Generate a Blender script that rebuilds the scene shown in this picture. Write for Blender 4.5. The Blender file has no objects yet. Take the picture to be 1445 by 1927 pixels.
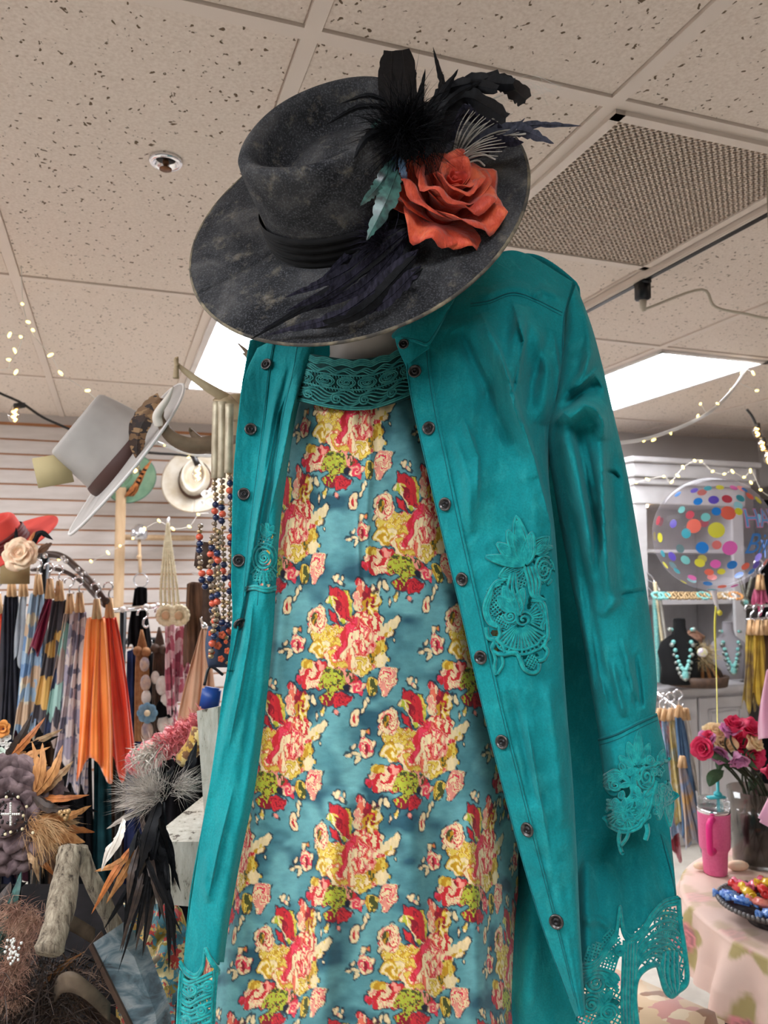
import bpy, bmesh, math, random
import numpy as np
from mathutils import Vector, Matrix, kdtree
from math import sin, cos, pi, radians, sqrt, atan2

random.seed(7); RNG = np.random.default_rng(11)
scene = bpy.context.scene
COL = scene.collection

# ------------------------------------------------------------------ camera, world, exposure
FPX, CX0, CY0, PITCH, CAMZ = 1480.0, 722.5, 963.5, radians(4.0), 1.58
YAW = radians(19.0)                       # the room is turned 19 degrees against the camera's heading
cam_d = bpy.data.cameras.new('camera'); cam = bpy.data.objects.new('camera', cam_d); COL.objects.link(cam)
cam_d.sensor_fit = 'VERTICAL'; cam_d.sensor_height = 24.0; cam_d.lens = 24.0 * FPX / 1927.0
cam_d.clip_start = 0.05; cam_d.clip_end = 50
cam.location = (0, 0, CAMZ); cam.rotation_euler = (pi / 2 + PITCH, 0, 0)
cam_d.dof.use_dof = True; cam_d.dof.focus_distance = 0.95; cam_d.dof.aperture_fstop = 6.5
scene.camera = cam
w = bpy.data.worlds.new('world'); scene.world = w; w.use_nodes = True
w.node_tree.nodes['Background'].inputs[0].default_value = (1.0, 0.965, 0.93, 1)
w.node_tree.nodes['Background'].inputs[1].default_value = 0.19
scene.view_settings.view_transform = 'Standard'; scene.view_settings.look = 'None'
scene.view_settings.gamma = 1.0; scene.view_settings.use_curve_mapping = False
scene.view_settings.exposure = -0.08
PANEL_STRENGTH = 25.0

# ------------------------------------------------------------------ coordinates
def P(px, py, d):
    """point seen at photo position (px,py) standing d metres ahead of the camera"""
    cx = (px - CX0) / FPX; cy = (CY0 - py) / FPX
    y = cos(PITCH) - cy * sin(PITCH); z = sin(PITCH) + cy * cos(PITCH)
    k = d / y
    return Vector((cx * k, d, CAMZ + z * k))
def PN(px, py, d):                        # numpy version
    cx = (px - CX0) / FPX; cy = (CY0 - py) / FPX
    y = cos(PITCH) - cy * sin(PITCH); z = sin(PITCH) + cy * cos(PITCH)
    k = d / y
    return np.stack([cx * k, d + 0 * k, CAMZ + z * k], -1)
def S(px, d): return px * d / FPX         # length of px photo pixels at distance d
def RM(u, v, z=0.0):                      # room axes -> world
    return Vector((u * cos(YAW) - v * sin(YAW), u * sin(YAW) + v * cos(YAW), z))
def UV(p):                                # world -> room axes
    return (p.x * cos(YAW) + p.y * sin(YAW), -p.x * sin(YAW) + p.y * cos(YAW))

# ------------------------------------------------------------------ noise helpers (numpy)
def _h(ix, iy, seed):
    n = (ix.astype(np.int64) * 374761393 + iy.astype(np.int64) * 668265263 + seed * 974711) & 0x7fffffff
    n = ((n ^ (n >> 13)) * 1274126177) & 0x7fffffff
    return ((n ^ (n >> 16)) & 0xffff) / 65535.0
def vn(x, y, seed=0):
    x = np.asarray(x, float); y = np.asarray(y, float)
    ix = np.floor(x); iy = np.floor(y); fx = x - ix; fy = y - iy
    fx = fx * fx * (3 - 2 * fx); fy = fy * fy * (3 - 2 * fy)
    a = _h(ix, iy, seed); b = _h(ix + 1, iy, seed); c = _h(ix, iy + 1, seed); d = _h(ix + 1, iy + 1, seed)
    return (a * (1 - fx) + b * fx) * (1 - fy) + (c * (1 - fx) + d * fx) * fy
def fbm(x, y, seed=0, o=4):
    r = 0; a = .5; t = 0
    for i in range(o):
        r = r + a * vn(x * 2 ** i, y * 2 ** i, seed + i * 17); t += a; a *= .5
    return r / t

# ------------------------------------------------------------------ materials
def lin(c):
    c = [x / 255.0 for x in c]
    return tuple((x / 12.92 if x <= .04045 else ((x + .055) / 1.055) ** 2.4) for x in c)
MATS = {}
class NT:
    def __init__(s, name):
        s.m = bpy.data.materials.new(name); s.m.use_nodes = True; s.t = s.m.node_tree
        s.b = s.t.nodes['Principled BSDF']; s.co = None
    def n(s, ty, **kw):
        nd = s.t.nodes.new(ty)
        for k, v in kw.items():
            if k.startswith('i_'):
                key = k[2:]; key = int(key) if key.isdigit() else key.replace('_', ' ')
                nd.inputs[key].default_value = v
            else: setattr(nd, k, v)
        return nd
    def l(s, a, b): s.t.links.new(a, b)
    def obj(s, scale=(1, 1, 1), rot=(0, 0, 0), gen=False):
        if s.co is None: s.co = s.n('ShaderNodeTexCoord')
        mp = s.n('ShaderNodeMapping'); mp.inputs['Scale'].default_value = scale; mp.inputs['Rotation'].default_value = rot
        s.l(s.co.outputs['Object'], mp.inputs[0]); return mp.outputs[0]
    def noise(s, scale, detail=3, vec=None, rough=.55, dist=0):
        nd = s.n('ShaderNodeTexNoise', i_Scale=scale, i_Detail=detail, i_Roughness=rough, i_Distortion=dist)
        s.l(vec if vec is not None else s.obj(), nd.inputs['Vector']); return nd.outputs['Fac']
    def ramp(s, fac, stops, interp='LINEAR'):
        r = s.n('ShaderNodeValToRGB'); r.color_ramp.interpolation = interp
        el = r.color_ramp.elements
        while len(el) < len(stops): el.new(.5)
        for e, (p, c) in zip(el, stops):
            e.position = p; e.color = (*c, 1) if len(c) == 3 else c
        s.l(fac, r.inputs[0]); return r.outputs[0]
    def mix(s, fac, a, b):
        m = s.n('ShaderNodeMix', data_type='RGBA')
        if isinstance(fac, (int, float)): m.inputs[0].default_value = fac
        else: s.l(fac, m.inputs[0])
        for sock, v in ((m.inputs[6], a), (m.inputs[7], b)):
            if isinstance(v, tuple): sock.default_value = (*v, 1)
            else: s.l(v, sock)
        return m.outputs[2]
    def bump(s, h, strength=.3, dist=.002):
        b = s.n('ShaderNodeBump'); b.inputs['Strength'].default_value = strength; b.inputs['Distance'].default_value = dist
        s.l(h, b.inputs['Height']); s.l(b.outputs[0], s.b.inputs['Normal'])
    def col(s, c):
        if isinstance(c, tuple): s.b.inputs['Base Color'].default_value = (*c, 1)
        else: s.l(c, s.b.inputs['Base Color'])
    def set(s, **kw):
        for k, v in kw.items(): s.b.inputs[k.replace('_', ' ')].default_value = v

def mat(name, c, rough=.6, metal=0, c2=None, scale=20, detail=3, bump=0, bscale=None, stretch=(1, 1, 1), sheen=0, spec=.5, trans=0, emit=None, estr=0, alpha=1, coat=0, ior=1.45, lohi=(.35, .65), bdist=.002):
    if name in MATS: return MATS[name]
    t = NT(name); a = lin(c)
    if c2 is not None:
        f = t.noise(scale, detail, t.obj(stretch)); t.col(t.ramp(f, [(lohi[0], a), (lohi[1], lin(c2))]))
    else: t.col(a)
    t.set(Roughness=rough, Metallic=metal)
    t.b.inputs['Specular IOR Level'].default_value = spec
    if sheen: t.b.inputs['Sheen Weight'].default_value = sheen; t.b.inputs['Sheen Roughness'].default_value = .4
    if trans: t.b.inputs['Transmission Weight'].default_value = trans
    if coat: t.b.inputs['Coat Weight'].default_value = coat; t.b.inputs['Coat Roughness'].default_value = .08
    t.set(IOR=ior)
    if alpha < 1: t.set(Alpha=alpha)
    if emit is not None:
        t.b.inputs['Emission Color'].default_value = (*lin(emit), 1); t.b.inputs['Emission Strength'].default_value = estr
    if bump: t.bump(t.noise(bscale or scale * 4, 4, t.obj(stretch)), bump, bdist)
    MATS[name] = t.m; return t.m

# ------------------------------------------------------------------ object helpers
ORI = {}
def tag(o, label=None, cat=None, group=None, kind=None):
    if label: o['label'] = label
    if cat: o['category'] = cat
    if group: o['group'] = group
    if kind: o['kind'] = kind
    return o
def thing(name, label, cat, loc, group=None, kind=None):
    o = bpy.data.objects.new(name, None); COL.objects.link(o); o.empty_display_size = .05
    o.location = loc; ORI[o.name] = Vector(loc); return tag(o, label, cat, group, kind)
def link(name, me, mat_, parent=None, origin=None):
    o = bpy.data.objects.new(name, me); COL.objects.link(o)
    if mat_ is not None and not me.materials:
        for m_ in (mat_ if isinstance(mat_, (list, tuple)) else [mat_]): me.materials.append(m_)
    if parent is not None:
        o.parent = parent; ORI[o.name] = ORI[parent.name]
    else:
        o.location = origin; ORI[o.name] = Vector(origin)
    return o
def np_mesh(name, V, F, smooth=True):
    """V (n,3) numpy, F (m,4) or (m,3) numpy"""
    me = bpy.data.meshes.new(name); V = np.ascontiguousarray(V, np.float32); F = np.ascontiguousarray(F, np.int32)
    k = F.shape[1]; n = len(F)
    me.vertices.add(len(V)); me.vertices.foreach_set('co', V.ravel())
    me.loops.add(n * k); me.loops.foreach_set('vertex_index', F.ravel())
    me.polygons.add(n); me.polygons.foreach_set('loop_start', np.arange(0, n * k, k, dtype=np.int32))
    try: me.polygons.foreach_set('loop_total', np.full(n, k, np.int32))
    except Exception: pass
    if smooth: me.polygons.foreach_set('use_smooth', np.ones(n, bool))
    me.update(calc_edges=True); me.validate(); return me

class MB:
    """collects shapes into one mesh"""
    def __init__(s): s.v = []; s.f = []; s.mi = []; s.cur = 0
    def add(s, vs, fs):
        b = len(s.v); s.v += [tuple(x) for x in vs]; s.f += [tuple(i + b for i in f) for f in fs]; s.mi += [s.cur] * len(fs); return s
    def box(s, c, size, M=None, bev=0):
        x, y, z = [k / 2 for k in size]; c = Vector(c); M = M or Matrix.Identity(3)
        if bev <= 0:
            vs = [c + M @ Vector((i * x, j * y, k * z)) for i in (-1, 1) for j in (-1, 1) for k in (-1, 1)]
            return s.add(vs, [(0, 1, 3, 2), (4, 6, 7, 5), (0, 4, 5, 1), (2, 3, 7, 6), (0, 2, 6, 4), (1, 5, 7, 3)])
        bm = bmesh.new(); bmesh.ops.create_cube(bm, size=1)
        for v_ in bm.verts: v_.co = Vector((v_.co.x * size[0], v_.co.y * size[1], v_.co.z * size[2]))
        bmesh.ops.bevel(bm, geom=bm.edges[:], offset=bev, segments=2, affect='EDGES')
        bm.verts.index_update()
        s.add([c + M @ v_.co for v_ in bm.verts], [[v_.index for v_ in f.verts] for f in bm.faces]); bm.free(); return s
    def tube(s, pts, r, n=6, cap=True, flat=1.0):
        pts = [Vector(p) for p in pts]; m = len(pts)
        if m < 2: return s
        rr = r if isinstance(r, (list, tuple)) else [r] * m
        up = Vector((0, 0, 1)); vs = []; t0 = (pts[1] - pts[0]).normalized()
        if abs(t0.z) > .9: up = Vector((1, 0, 0))
        nrm = t0.cross(up).normalized()
        for i in range(m):
            t = (pts[min(i + 1, m - 1)] - pts[max(i - 1, 0)])
            t = t.normalized() if t.length > 1e-9 else t0
            nrm = (nrm - t * nrm.dot(t)); nrm = nrm.normalized() if nrm.length > 1e-6 else t.orthogonal().normalized()
            bi = t.cross(nrm)
            for k in range(n):
                a = 2 * pi * k / n; vs.append(pts[i] + (nrm * cos(a) + bi * sin(a) * flat) * rr[i])
        fs = [(i * n + k, i * n + (k + 1) % n, (i + 1) * n + (k + 1) % n, (i + 1) * n + k) for i in range(m - 1) for k in range(n)]
        if cap: fs += [tuple(range(n - 1, -1, -1)), tuple((m - 1) * n + k for k in range(n))]
        return s.add(vs, fs)
    def lathe(s, prof, c=(0, 0, 0), M=None, n=24, ell=(1, 1)):
        c = Vector(c); M = M or Matrix.Identity(3); vs = []
        for r, z in prof:
            for k in range(n):
                a = 2 * pi * k / n; vs.append(c + M @ Vector((r * cos(a) * ell[0], r * sin(a) * ell[1], z)))
        m = len(prof)
        fs = [(i * n + k, i * n + (k + 1) % n, (i + 1) * n + (k + 1) % n, (i + 1) * n + k) for i in range(m - 1) for k in range(n)]
        if prof[0][0] > 1e-6: fs.append(tuple(range(n - 1, -1, -1)))
        if prof[-1][0] > 1e-6: fs.append(tuple((m - 1) * n + k for k in range(n)))
        return s.add(vs, fs)
    def ball(s, c, r, n=8, m=6, M=None, sq=(1, 1, 1)):
        c = Vector(c); M = M or Matrix.Identity(3)
        vs = [c + M @ Vector((0, 0, r * sq[2]))]
        for i in range(1, m):
            t = pi * i / m
            for k in range(n):
                a = 2 * pi * k / n; vs.append(c + M @ Vector((r * sq[0] * sin(t) * cos(a), r * sq[1] * sin(t) * sin(a), r * sq[2] * cos(t))))
        vs.append(c + M @ Vector((0, 0, -r * sq[2]))); L = len(vs) - 1
        fs = [(0, 1 + k, 1 + (k + 1) % n) for k in range(n)]
        for i in range(m - 2):
            b = 1 + i * n; fs += [(b + k, b + n + k, b + n + (k + 1) % n, b + (k + 1) % n) for k in range(n)]
        b = 1 + (m - 2) * n; fs += [(L, b + (k + 1) % n, b + k) for k in range(n)]
        return s.add(vs, fs)
    def sheet(s, G):
        """G: rows of points"""
        nv = len(G); nu = len(G[0])
        return s.add([p for r in G for p in r], [(i * nu + j, i * nu + j + 1, (i + 1) * nu + j + 1, (i + 1) * nu + j) for i in range(nv - 1) for j in range(nu - 1)])
    def build(s, name, m, parent=None, origin=None, smooth=True, solid=0, subsurf=0, auto=None, soff=-1):
        if parent is not None: o0 = ORI[parent.name]
        else:
            if origin is None:
                a = np.array(s.v); origin = Vector(((a[:, 0].min() + a[:, 0].max()) / 2, (a[:, 1].min() + a[:, 1].max()) / 2, a[:, 2].min()))
            o0 = Vector(origin)
        me = bpy.data.meshes.new(name)
        me.from_pydata([(v[0] - o0.x, v[1] - o0.y, v[2] - o0.z) for v in s.v], [], s.f)
        ms = m if isinstance(m, (list, tuple)) else [m]
        for q in ms: me.materials.append(q)
        if len(ms) > 1: me.polygons.foreach_set('material_index', s.mi)
        if smooth: me.polygons.foreach_set('use_smooth', [True] * len(me.polygons))
        me.update(); o = link(name, me, None, parent, o0)
        if auto is not None and smooth:
            me.set_sharp_from_angle(angle=radians(auto))
        if solid:
            md = o.modifiers.new('thickness', 'SOLIDIFY'); md.thickness = solid; md.offset = soff
        if subsurf:
            md = o.modifiers.new('smooth', 'SUBSURF'); md.levels = subsurf; md.render_levels = subsurf
        return o

def cr(p, n):
    """Catmull-Rom resample of control rows p (k,...) to n samples"""
    p = np.asarray(p, float); k = len(p); t = np.linspace(0, k - 1, n); i = np.minimum(t.astype(int), k - 2); f = t - i
    f = f.reshape((-1,) + (1,) * (p.ndim - 1))
    g = lambda j: p[np.clip(j, 0, k - 1)]
    p0, p1, p2, p3 = g(i - 1), g(i), g(i + 1), g(i + 2)
    p0 = np.where((i - 1 < 0).reshape(f.shape), 2 * p1 - p2, p0); p3 = np.where((i + 2 > k - 1).reshape(f.shape), 2 * p2 - p1, p3)
    return .5 * ((2 * p1) + (-p0 + p2) * f + (2 * p0 - 5 * p1 + 4 * p2 - p3) * f * f + (-p0 + 3 * p1 - 3 * p2 + p3) * f ** 3)
def smooth_pts(pts, n): return [Vector(q) for q in cr([tuple(p) for p in pts], n)]
def net(C, nv, nu):
    C = np.asarray(C, float)                       # rows, cols, 3
    a = cr(C, nv); return np.swapaxes(cr(np.swapaxes(a, 0, 1), nu), 0, 1)
def seg_dist(x, y, poly):
    """distance from points to a polyline, and the fraction along it"""
    best = np.full(np.shape(x), 1e9); along = np.zeros(np.shape(x)); n = len(poly) - 1
    for i in range(n):
        ax, ay = poly[i]; bx, by = poly[i + 1]; dx, dy = bx - ax, by - ay
        t = np.clip(((x - ax) * dx + (y - ay) * dy) / (dx * dx + dy * dy), 0, 1)
        d = np.hypot(x - ax - t * dx, y - ay - t * dy); m = d < best
        best = np.where(m, d, best); along = np.where(m, (i + t) / n, along)
    return best, along
def grid_faces(nv, nu, keep=None):
    i, j = np.meshgrid(np.arange(nv - 1), np.arange(nu - 1), indexing='ij')
    a = i * nu + j; F = np.stack([a, a + 1, a + nu + 1, a + nu], -1).reshape(-1, 4)
    return F if keep is None else F[keep.ravel()]
def frame(z, x=None):
    z = Vector(z).normalized(); x = Vector(x) if x is not None else z.orthogonal()
    x = (x - z * x.dot(z)).normalized(); y = z.cross(x)
    return Matrix((x, y, z)).transposed()
# ================================================================== THE ROOM
CEIL = CAMZ + .85; FLOORZ = 0.0
U0, DU, V0, DV = -.289, .5695, 1.173, .655
ZROT = Matrix.Rotation(YAW, 3, 'Z')
def rbox(mb, u0, u1, v0, v1, z0, z1, bev=0):
    return mb.box(RM((u0 + u1) / 2, (v0 + v1) / 2, (z0 + z1) / 2), (u1 - u0, v1 - v0, z1 - z0), ZROT, bev)
# materials
t = NT('mineral_tile')
v1_ = t.n('ShaderNodeTexVoronoi', i_Scale=78.0, feature='F1'); mp = t.obj((1, 1, .2))
ns = t.n('ShaderNodeTexNoise', i_Scale=34.0, i_Detail=2.0); t.l(mp, ns.inputs['Vector'])
mxv = t.n('ShaderNodeMix', data_type='RGBA'); mxv.inputs[0].default_value = .035; t.l(mp, mxv.inputs[6]); t.l(ns.outputs['Color'], mxv.inputs[7])
mp2 = t.n('ShaderNodeMapping'); mp2.inputs['Scale'].default_value = (1.0, .55, 1); mp2.inputs['Rotation'].default_value = (0, 0, .5); t.l(mxv.outputs[2], mp2.inputs[0]); t.l(mp2.outputs[0], v1_.inputs['Vector'])
spot = t.ramp(v1_.outputs['Distance'], [(.0, (1, 1, 1)), (.21, (1, 1, 1)), (.27, (0, 0, 0))])
pick = t.ramp(t.noise(52, 2), [(.5, (0, 0, 0)), (.55, (1, 1, 1))])
mm = t.n('ShaderNodeMath', operation='MULTIPLY'); t.l(spot, mm.inputs[0]); t.l(pick, mm.inputs[1])
base = t.ramp(t.noise(160, 3), [(.3, lin((214, 198, 184))), (.7, lin((230, 217, 205)))])
t.col(t.mix(mm.outputs[0], base, lin((104, 86, 66)))); t.set(Roughness=.95); t.bump(t.noise(260, 3), .25, .002)
M_TILE = t.m
M_GRID = mat('painted_grid_metal', (222, 208, 196), .5)
M_WHITE = mat('white_paint', (226, 220, 216), .55, c2=(214, 207, 203), scale=6)
M_WALL = mat('wall_paint', (206, 199, 195), .8, c2=(198, 190, 186), scale=3)
M_SLAT = mat('slat_board', (214, 205, 200), .6, c2=(204, 194, 188), scale=5, stretch=(1, 1, 6))
M_GROOVE = mat('slat_groove_wood', (186, 128, 88), .8)
M_FLOOR = mat('floor_vinyl', (214, 208, 196), .45, c2=(196, 188, 176), scale=9, bump=.05)
M_CHROME = mat('chrome', (235, 235, 238), .13, 1)
M_BLACKM = mat('black_metal', (26, 25, 26), .4, .6)
M_BLACKP = mat('black_plastic', (20, 22, 26), .35)

fl = MB(); rbox(fl, -3.6, 4.6, -1.6, 5.1, -.06, 0); tag(fl.build('floor', M_FLOOR, smooth=False), 'pale vinyl shop floor', 'floor', kind='structure')
ce = MB(); rbox(ce, -3.6, 4.6, -1.6, 5.1, CEIL + .035, CEIL + .07)
ceiling = ce.build('ceiling', M_GRID, smooth=False); tag(ceiling, 'suspended ceiling of speckled mineral tiles', 'ceiling', kind='structure')
def bar(u0, u1, v0, v1):
    m = MB(); rbox(m, u0, u1, v0, v1, CEIL - .003, CEIL + .02); m.build('grid_bar', M_GRID, ceiling, smooth=False)
LIGHTS = [(1, 2), (4, 2), (-3, 0), (-2, -2), (0, -4), (-3, 4)]   # column, half-row of each 2 x 4 panel
VENT = (2, 0)
hw = .014
for k in range(-5, 9): bar(U0 + k * DU - hw, U0 + k * DU + hw, -1.6, 5.05)
for j in range(-4, 7, 2):
    for k in range(-5, 8): bar(U0 + k * DU + hw, U0 + (k + 1) * DU - hw, V0 + j * DV - hw, V0 + j * DV + hw)
bar(U0 + 2 * DU + hw, U0 + 3 * DU - hw, V0 + DV - hw, V0 + DV + hw)
def tile_mesh(nm, lv):
    bm = bmesh.new(); bmesh.ops.create_cube(bm, size=1)
    for v in bm.verts: v.co = Vector((v.co.x * (DU - .026), v.co.y * (lv - .026), v.co.z * .016))
    bmesh.ops.bevel(bm, geom=[e for e in bm.edges if all(v.co.z < 0 for v in e.verts)], offset=.004, segments=1, affect='EDGES')
    me = bpy.data.meshes.new(nm); bm.to_mesh(me); bm.free(); me.materials.append(M_TILE); return me
TM2, TM1 = tile_mesh('ceiling_tile', 2 * DV), tile_mesh('ceiling_tile_half', DV)
def tile(k, j, me, h):
    o = bpy.data.objects.new('ceiling_tile', me); COL.objects.link(o); o.parent = ceiling
    p = RM(U0 + (k + .5) * DU, V0 + (j + h) * DV, CEIL + .010); o.location = p - ceiling.location; o.rotation_euler.z = YAW
for k in range(-5, 8):
    for j in range(-4, 6, 2):
        if (k, j) in LIGHTS: continue
        if (k, j) == VENT: tile(k, 1, TM1, .5); continue
        tile(k, j, TM2, 1)
M_DIFF = mat('light_diffuser', (255, 255, 255), .5, emit=(244, 248, 255), estr=PANEL_STRENGTH)
lab = {(1, 2): 'lit fluorescent ceiling panel behind the black hat and antlers', (4, 2): 'lit fluorescent ceiling panel right of the teal jacket shoulder'}
for n_, (k, j) in enumerate(LIGHTS):
    c = RM(U0 + (k + .5) * DU, V0 + (j + 1) * DV, CEIL - .004)
    t_ = thing('ceiling_light', lab.get((k, j), 'lit fluorescent panel in the ceiling outside the view'), 'ceiling light', c, 'fluorescent ceiling panels')
    a0, a1, b0, b1 = U0 + k * DU + .016, U0 + (k + 1) * DU - .016, V0 + j * DV + .016, V0 + (j + 2) * DV - .016
    m = MB(); rbox(m, a0 + .025, a1 - .025, b0 + .025, b1 - .025, CEIL - .002, CEIL + .006); m.build('diffuser', M_DIFF, t_, smooth=False)
    m = MB(); fw = .024
    rbox(m, a0, a0 + fw, b0, b1, CEIL - .012, CEIL + .01); rbox(m, a1 - fw, a1, b0, b1, CEIL - .012, CEIL + .01)
    rbox(m, a0, a1, b0, b0 + fw, CEIL - .012, CEIL + .01); rbox(m, a0, a1, b1 - fw, b1, CEIL - .012, CEIL + .01); m.build('frame', M_WHITE, t_, smooth=False)
# return-air vent: egg-crate lattice in a frame
k, j = VENT; a0, a1, b0, b1 = U0 + k * DU + .012, U0 + (k + 1) * DU - .012, V0 + .012, V0 + DV - .012
t_ = thing('ceiling_vent', 'square white egg-crate return vent in the ceiling', 'vent', RM((a0 + a1) / 2, (b0 + b1) / 2, CEIL - .01))
m = MB(); fw = .022
rbox(m, a0, a0 + fw, b0, b1, CEIL - .012, CEIL + .012); rbox(m, a1 - fw, a1, b0, b1, CEIL - .012, CEIL + .012)
rbox(m, a0, a1, b0, b0 + fw, CEIL - .012, CEIL + .012); rbox(m, a0, a1, b1 - fw, b1, CEIL - .012, CEIL + .012); m.build('frame', M_GRID, t_, smooth=False)
m = MB(); c_ = .0152; n = int((a1 - a0 - .04) / c_)
for i in range(n + 1):
    u = a0 + fw + (a1 - a0 - 2 * fw) * i / n; rbox(m, u - .0028, u + .0028, b0 + fw, b1 - fw, CEIL - .008, CEIL + .006)
n2 = int((b1 - b0 - .04) / c_)
for i in range(n2 + 1):
    v = b0 + fw + (b1 - b0 - 2 * fw) * i / n2; rbox(m, a0 + fw, a1 - fw, v - .0028, v + .0028, CEIL - .008, CEIL + .006)
tag(m.build('egg_crate_lattice', mat('vent_plastic', (206, 188, 172), .55), t_, smooth=False), kind='stuff')
m = MB(); rbox(m, a0 + .01, a1 - .01, b0 + .01, b1 - .01, CEIL + .008, CEIL + .018); m.build('duct_backing', mat('duct_dark', (96, 82, 72), .9), t_, smooth=False)
# light track below a grid bar, with a plug adapter and its cord
ut = U0 + 3 * DU + .012
t_ = thing('track_rail', 'long cream lighting track with a black slot under the ceiling', 'track', RM(ut, 1.55, CEIL - .03))
m = MB(); rbox(m, ut - .018, ut + .018, .5, 2.55, CEIL - .026, CEIL - .003, .003); m.build('rail_body', M_GRID, t_, smooth=False)
m = MB(); rbox(m, ut + .0185, ut + .020, .5, 2.55, CEIL - .022, CEIL - .008); rbox(m, ut - .008, ut + .008, .5, 2.55, CEIL - .028, CEIL - .0255); m.build('slot', M_BLACKP, t_, smooth=False)
ap = RM(ut, 1.86, CEIL - .029)
t_ = thing('track_adapter', 'black plug adapter hanging from the lighting track', 'adapter', ap)
m = MB(); m.box(ap + Vector((0, 0, -.026)), (.034, .038, .052), ZROT, .004); m.box(ap + Vector((0, 0, -.002)), (.028, .05, .01), ZROT, .002); m.build('housing', M_BLACKP, t_)
M_CORD = mat('ivory_cord', (196, 186, 168), .5)
c0 = ap + Vector((.0, 0, -.05))
m = MB(); m.tube([c0, c0 + Vector((0, 0, -.02)), c0 + Vector((.002, 0, -.035))], [.011, .010, .006], 8); m.build('plug', M_CORD, t_)
e_ = P(1330, 560, ap.y)
m = MB(); m.tube(smooth_pts([c0 + Vector((.002, 0, -.03)), P(1318, 545, ap.y), P(1345, 577, ap.y), P(1400, 590, ap.y), P(1470, 598, ap.y), P(1600, 560, ap.y)], 30), .0042, 7); m.build('cord', M_CORD, t_)
# sprinkler
sp = P(312, 302, 0); k_ = (CEIL - CAMZ) / ((P(312, 302, 1).z - CAMZ)); sp = P(312, 302, k_)
t_ = thing('sprinkler_head', 'small recessed chrome fire sprinkler in the ceiling tile', 'sprinkler', sp + Vector((0, 0, -.02)))
m = MB(); m.lathe([(.034, .004), (.035, -.004), (.031, -.009), (.024, -.006), (.021, .003)], sp, n=28); m.build('escutcheon', M_CHROME, t_)
m = MB(); m.lathe([(.0205, .002), (.019, .003), (0, .0035)], sp, n=20); m.build('recess_cup', M_BLACKM, t_)
m = MB(); m.lathe([(.006, .004), (.007, -.006), (.004, -.014), (.013, -.018), (.013, -.020), (0, -.0205)], sp, n=14); m.build('deflector', mat('sprinkler_brass', (120, 84, 60), .4, .8), t_)
# walls
VB = 4.75
wb = MB(); rbox(wb, -3.6, 4.2, VB, VB + .08, 0, CEIL + .04)
wall = wb.build('wall_back', M_WALL, smooth=False); tag(wall, 'back wall of pale horizontal slat boards', 'wall', kind='structure')
sm = MB(); sm.box((0, 0, 0), (4.4, .014, .074), None, .003)
sme = bpy.data.meshes.new('slat'); sme.from_pydata(sm.v, [], sm.f); sme.materials.append(M_SLAT)
gm = MB(); rbox(gm, -3.5, .9, VB - .004, VB - .0005, .45, CEIL - .05); gm.build('groove_backing', M_GROOVE, wall, smooth=False)
z = .5
while z < CEIL - .08:
    o = bpy.data.objects.new('slat', sme); COL.objects.link(o); o.parent = wall
    o.location = RM(-1.3, VB - .007, z) - wall.location; o.rotation_euler.z = YAW; z += .083
pm = MB(); rbox(pm, .9, 4.2, VB - .03, VB - .001, 0, CEIL); pm.build('plaster_panel', M_WALL, wall, smooth=False)
wr = MB(); rbox(wr, 4.12, 4.2, 1.2, VB, 0, CEIL + .03); tag(wr.build('wall_right', M_WALL, smooth=False), 'plain light grey side wall', 'wall', kind='structure')
wl = MB(); rbox(wl, -3.6, -3.5, 1.0, VB, 0, CEIL + .03); tag(wl.build('wall_left', M_WALL, smooth=False), 'plain light grey wall beyond the scarf racks', 'wall', kind='structure')
# ================================================================== THE DRESSED FIGURE
# cloth sheets: control nets of (photo x, photo y, distance), resampled finely and folded by ridges that push the cloth out
def crisp(x, y, poly, wd, h, dist, al):
    """overlapping fold: rises softly on the left of the line (as drawn), drops sharply on its right"""
    sg = np.zeros(np.shape(x)); best = np.full(np.shape(x), 1e9)
    for i in range(len(poly) - 1):
        ax, ay = poly[i]; bx, by = poly[i + 1]; dx, dy = bx - ax, by - ay
        t = np.clip(((x - ax) * dx + (y - ay) * dy) / (dx * dx + dy * dy), 0, 1); q = np.hypot(x - ax - t * dx, y - ay - t * dy); m = q < best
        best = np.where(m, q, best); sg = np.where(m, np.sign((x - ax) * dy - (y - ay) * dx), sg)
    s = best * sg; tp = np.clip(np.minimum(al, 1 - al) * 4, 0, 1)
    return 1.5 * h * tp * np.where(s > 0, np.exp(-s / wd), np.exp(s / 3.0) * 1.25 - .25 * np.exp(s / 14.0))
def cloth_grid(C, nv, nu, ridges=(), extra=None):
    G = net(C, nv, nu); x, y, d = G[..., 0], G[..., 1], G[..., 2].copy()
    for rg in ridges:
        poly, wd, h = rg[:3]; dist, al = seg_dist(x, y, poly)
        if len(rg) > 3: d -= rg[3] * crisp(x, y, poly, wd, h, dist, al); continue
        taper = np.clip(np.minimum(al, 1 - al) * 5, 0, 1) ** .7
        d -= 1.9 * h * np.exp(-(dist / wd) ** 2) * taper
    if extra is not None: d = d - extra(x, y)
    return x, y, d
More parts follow.
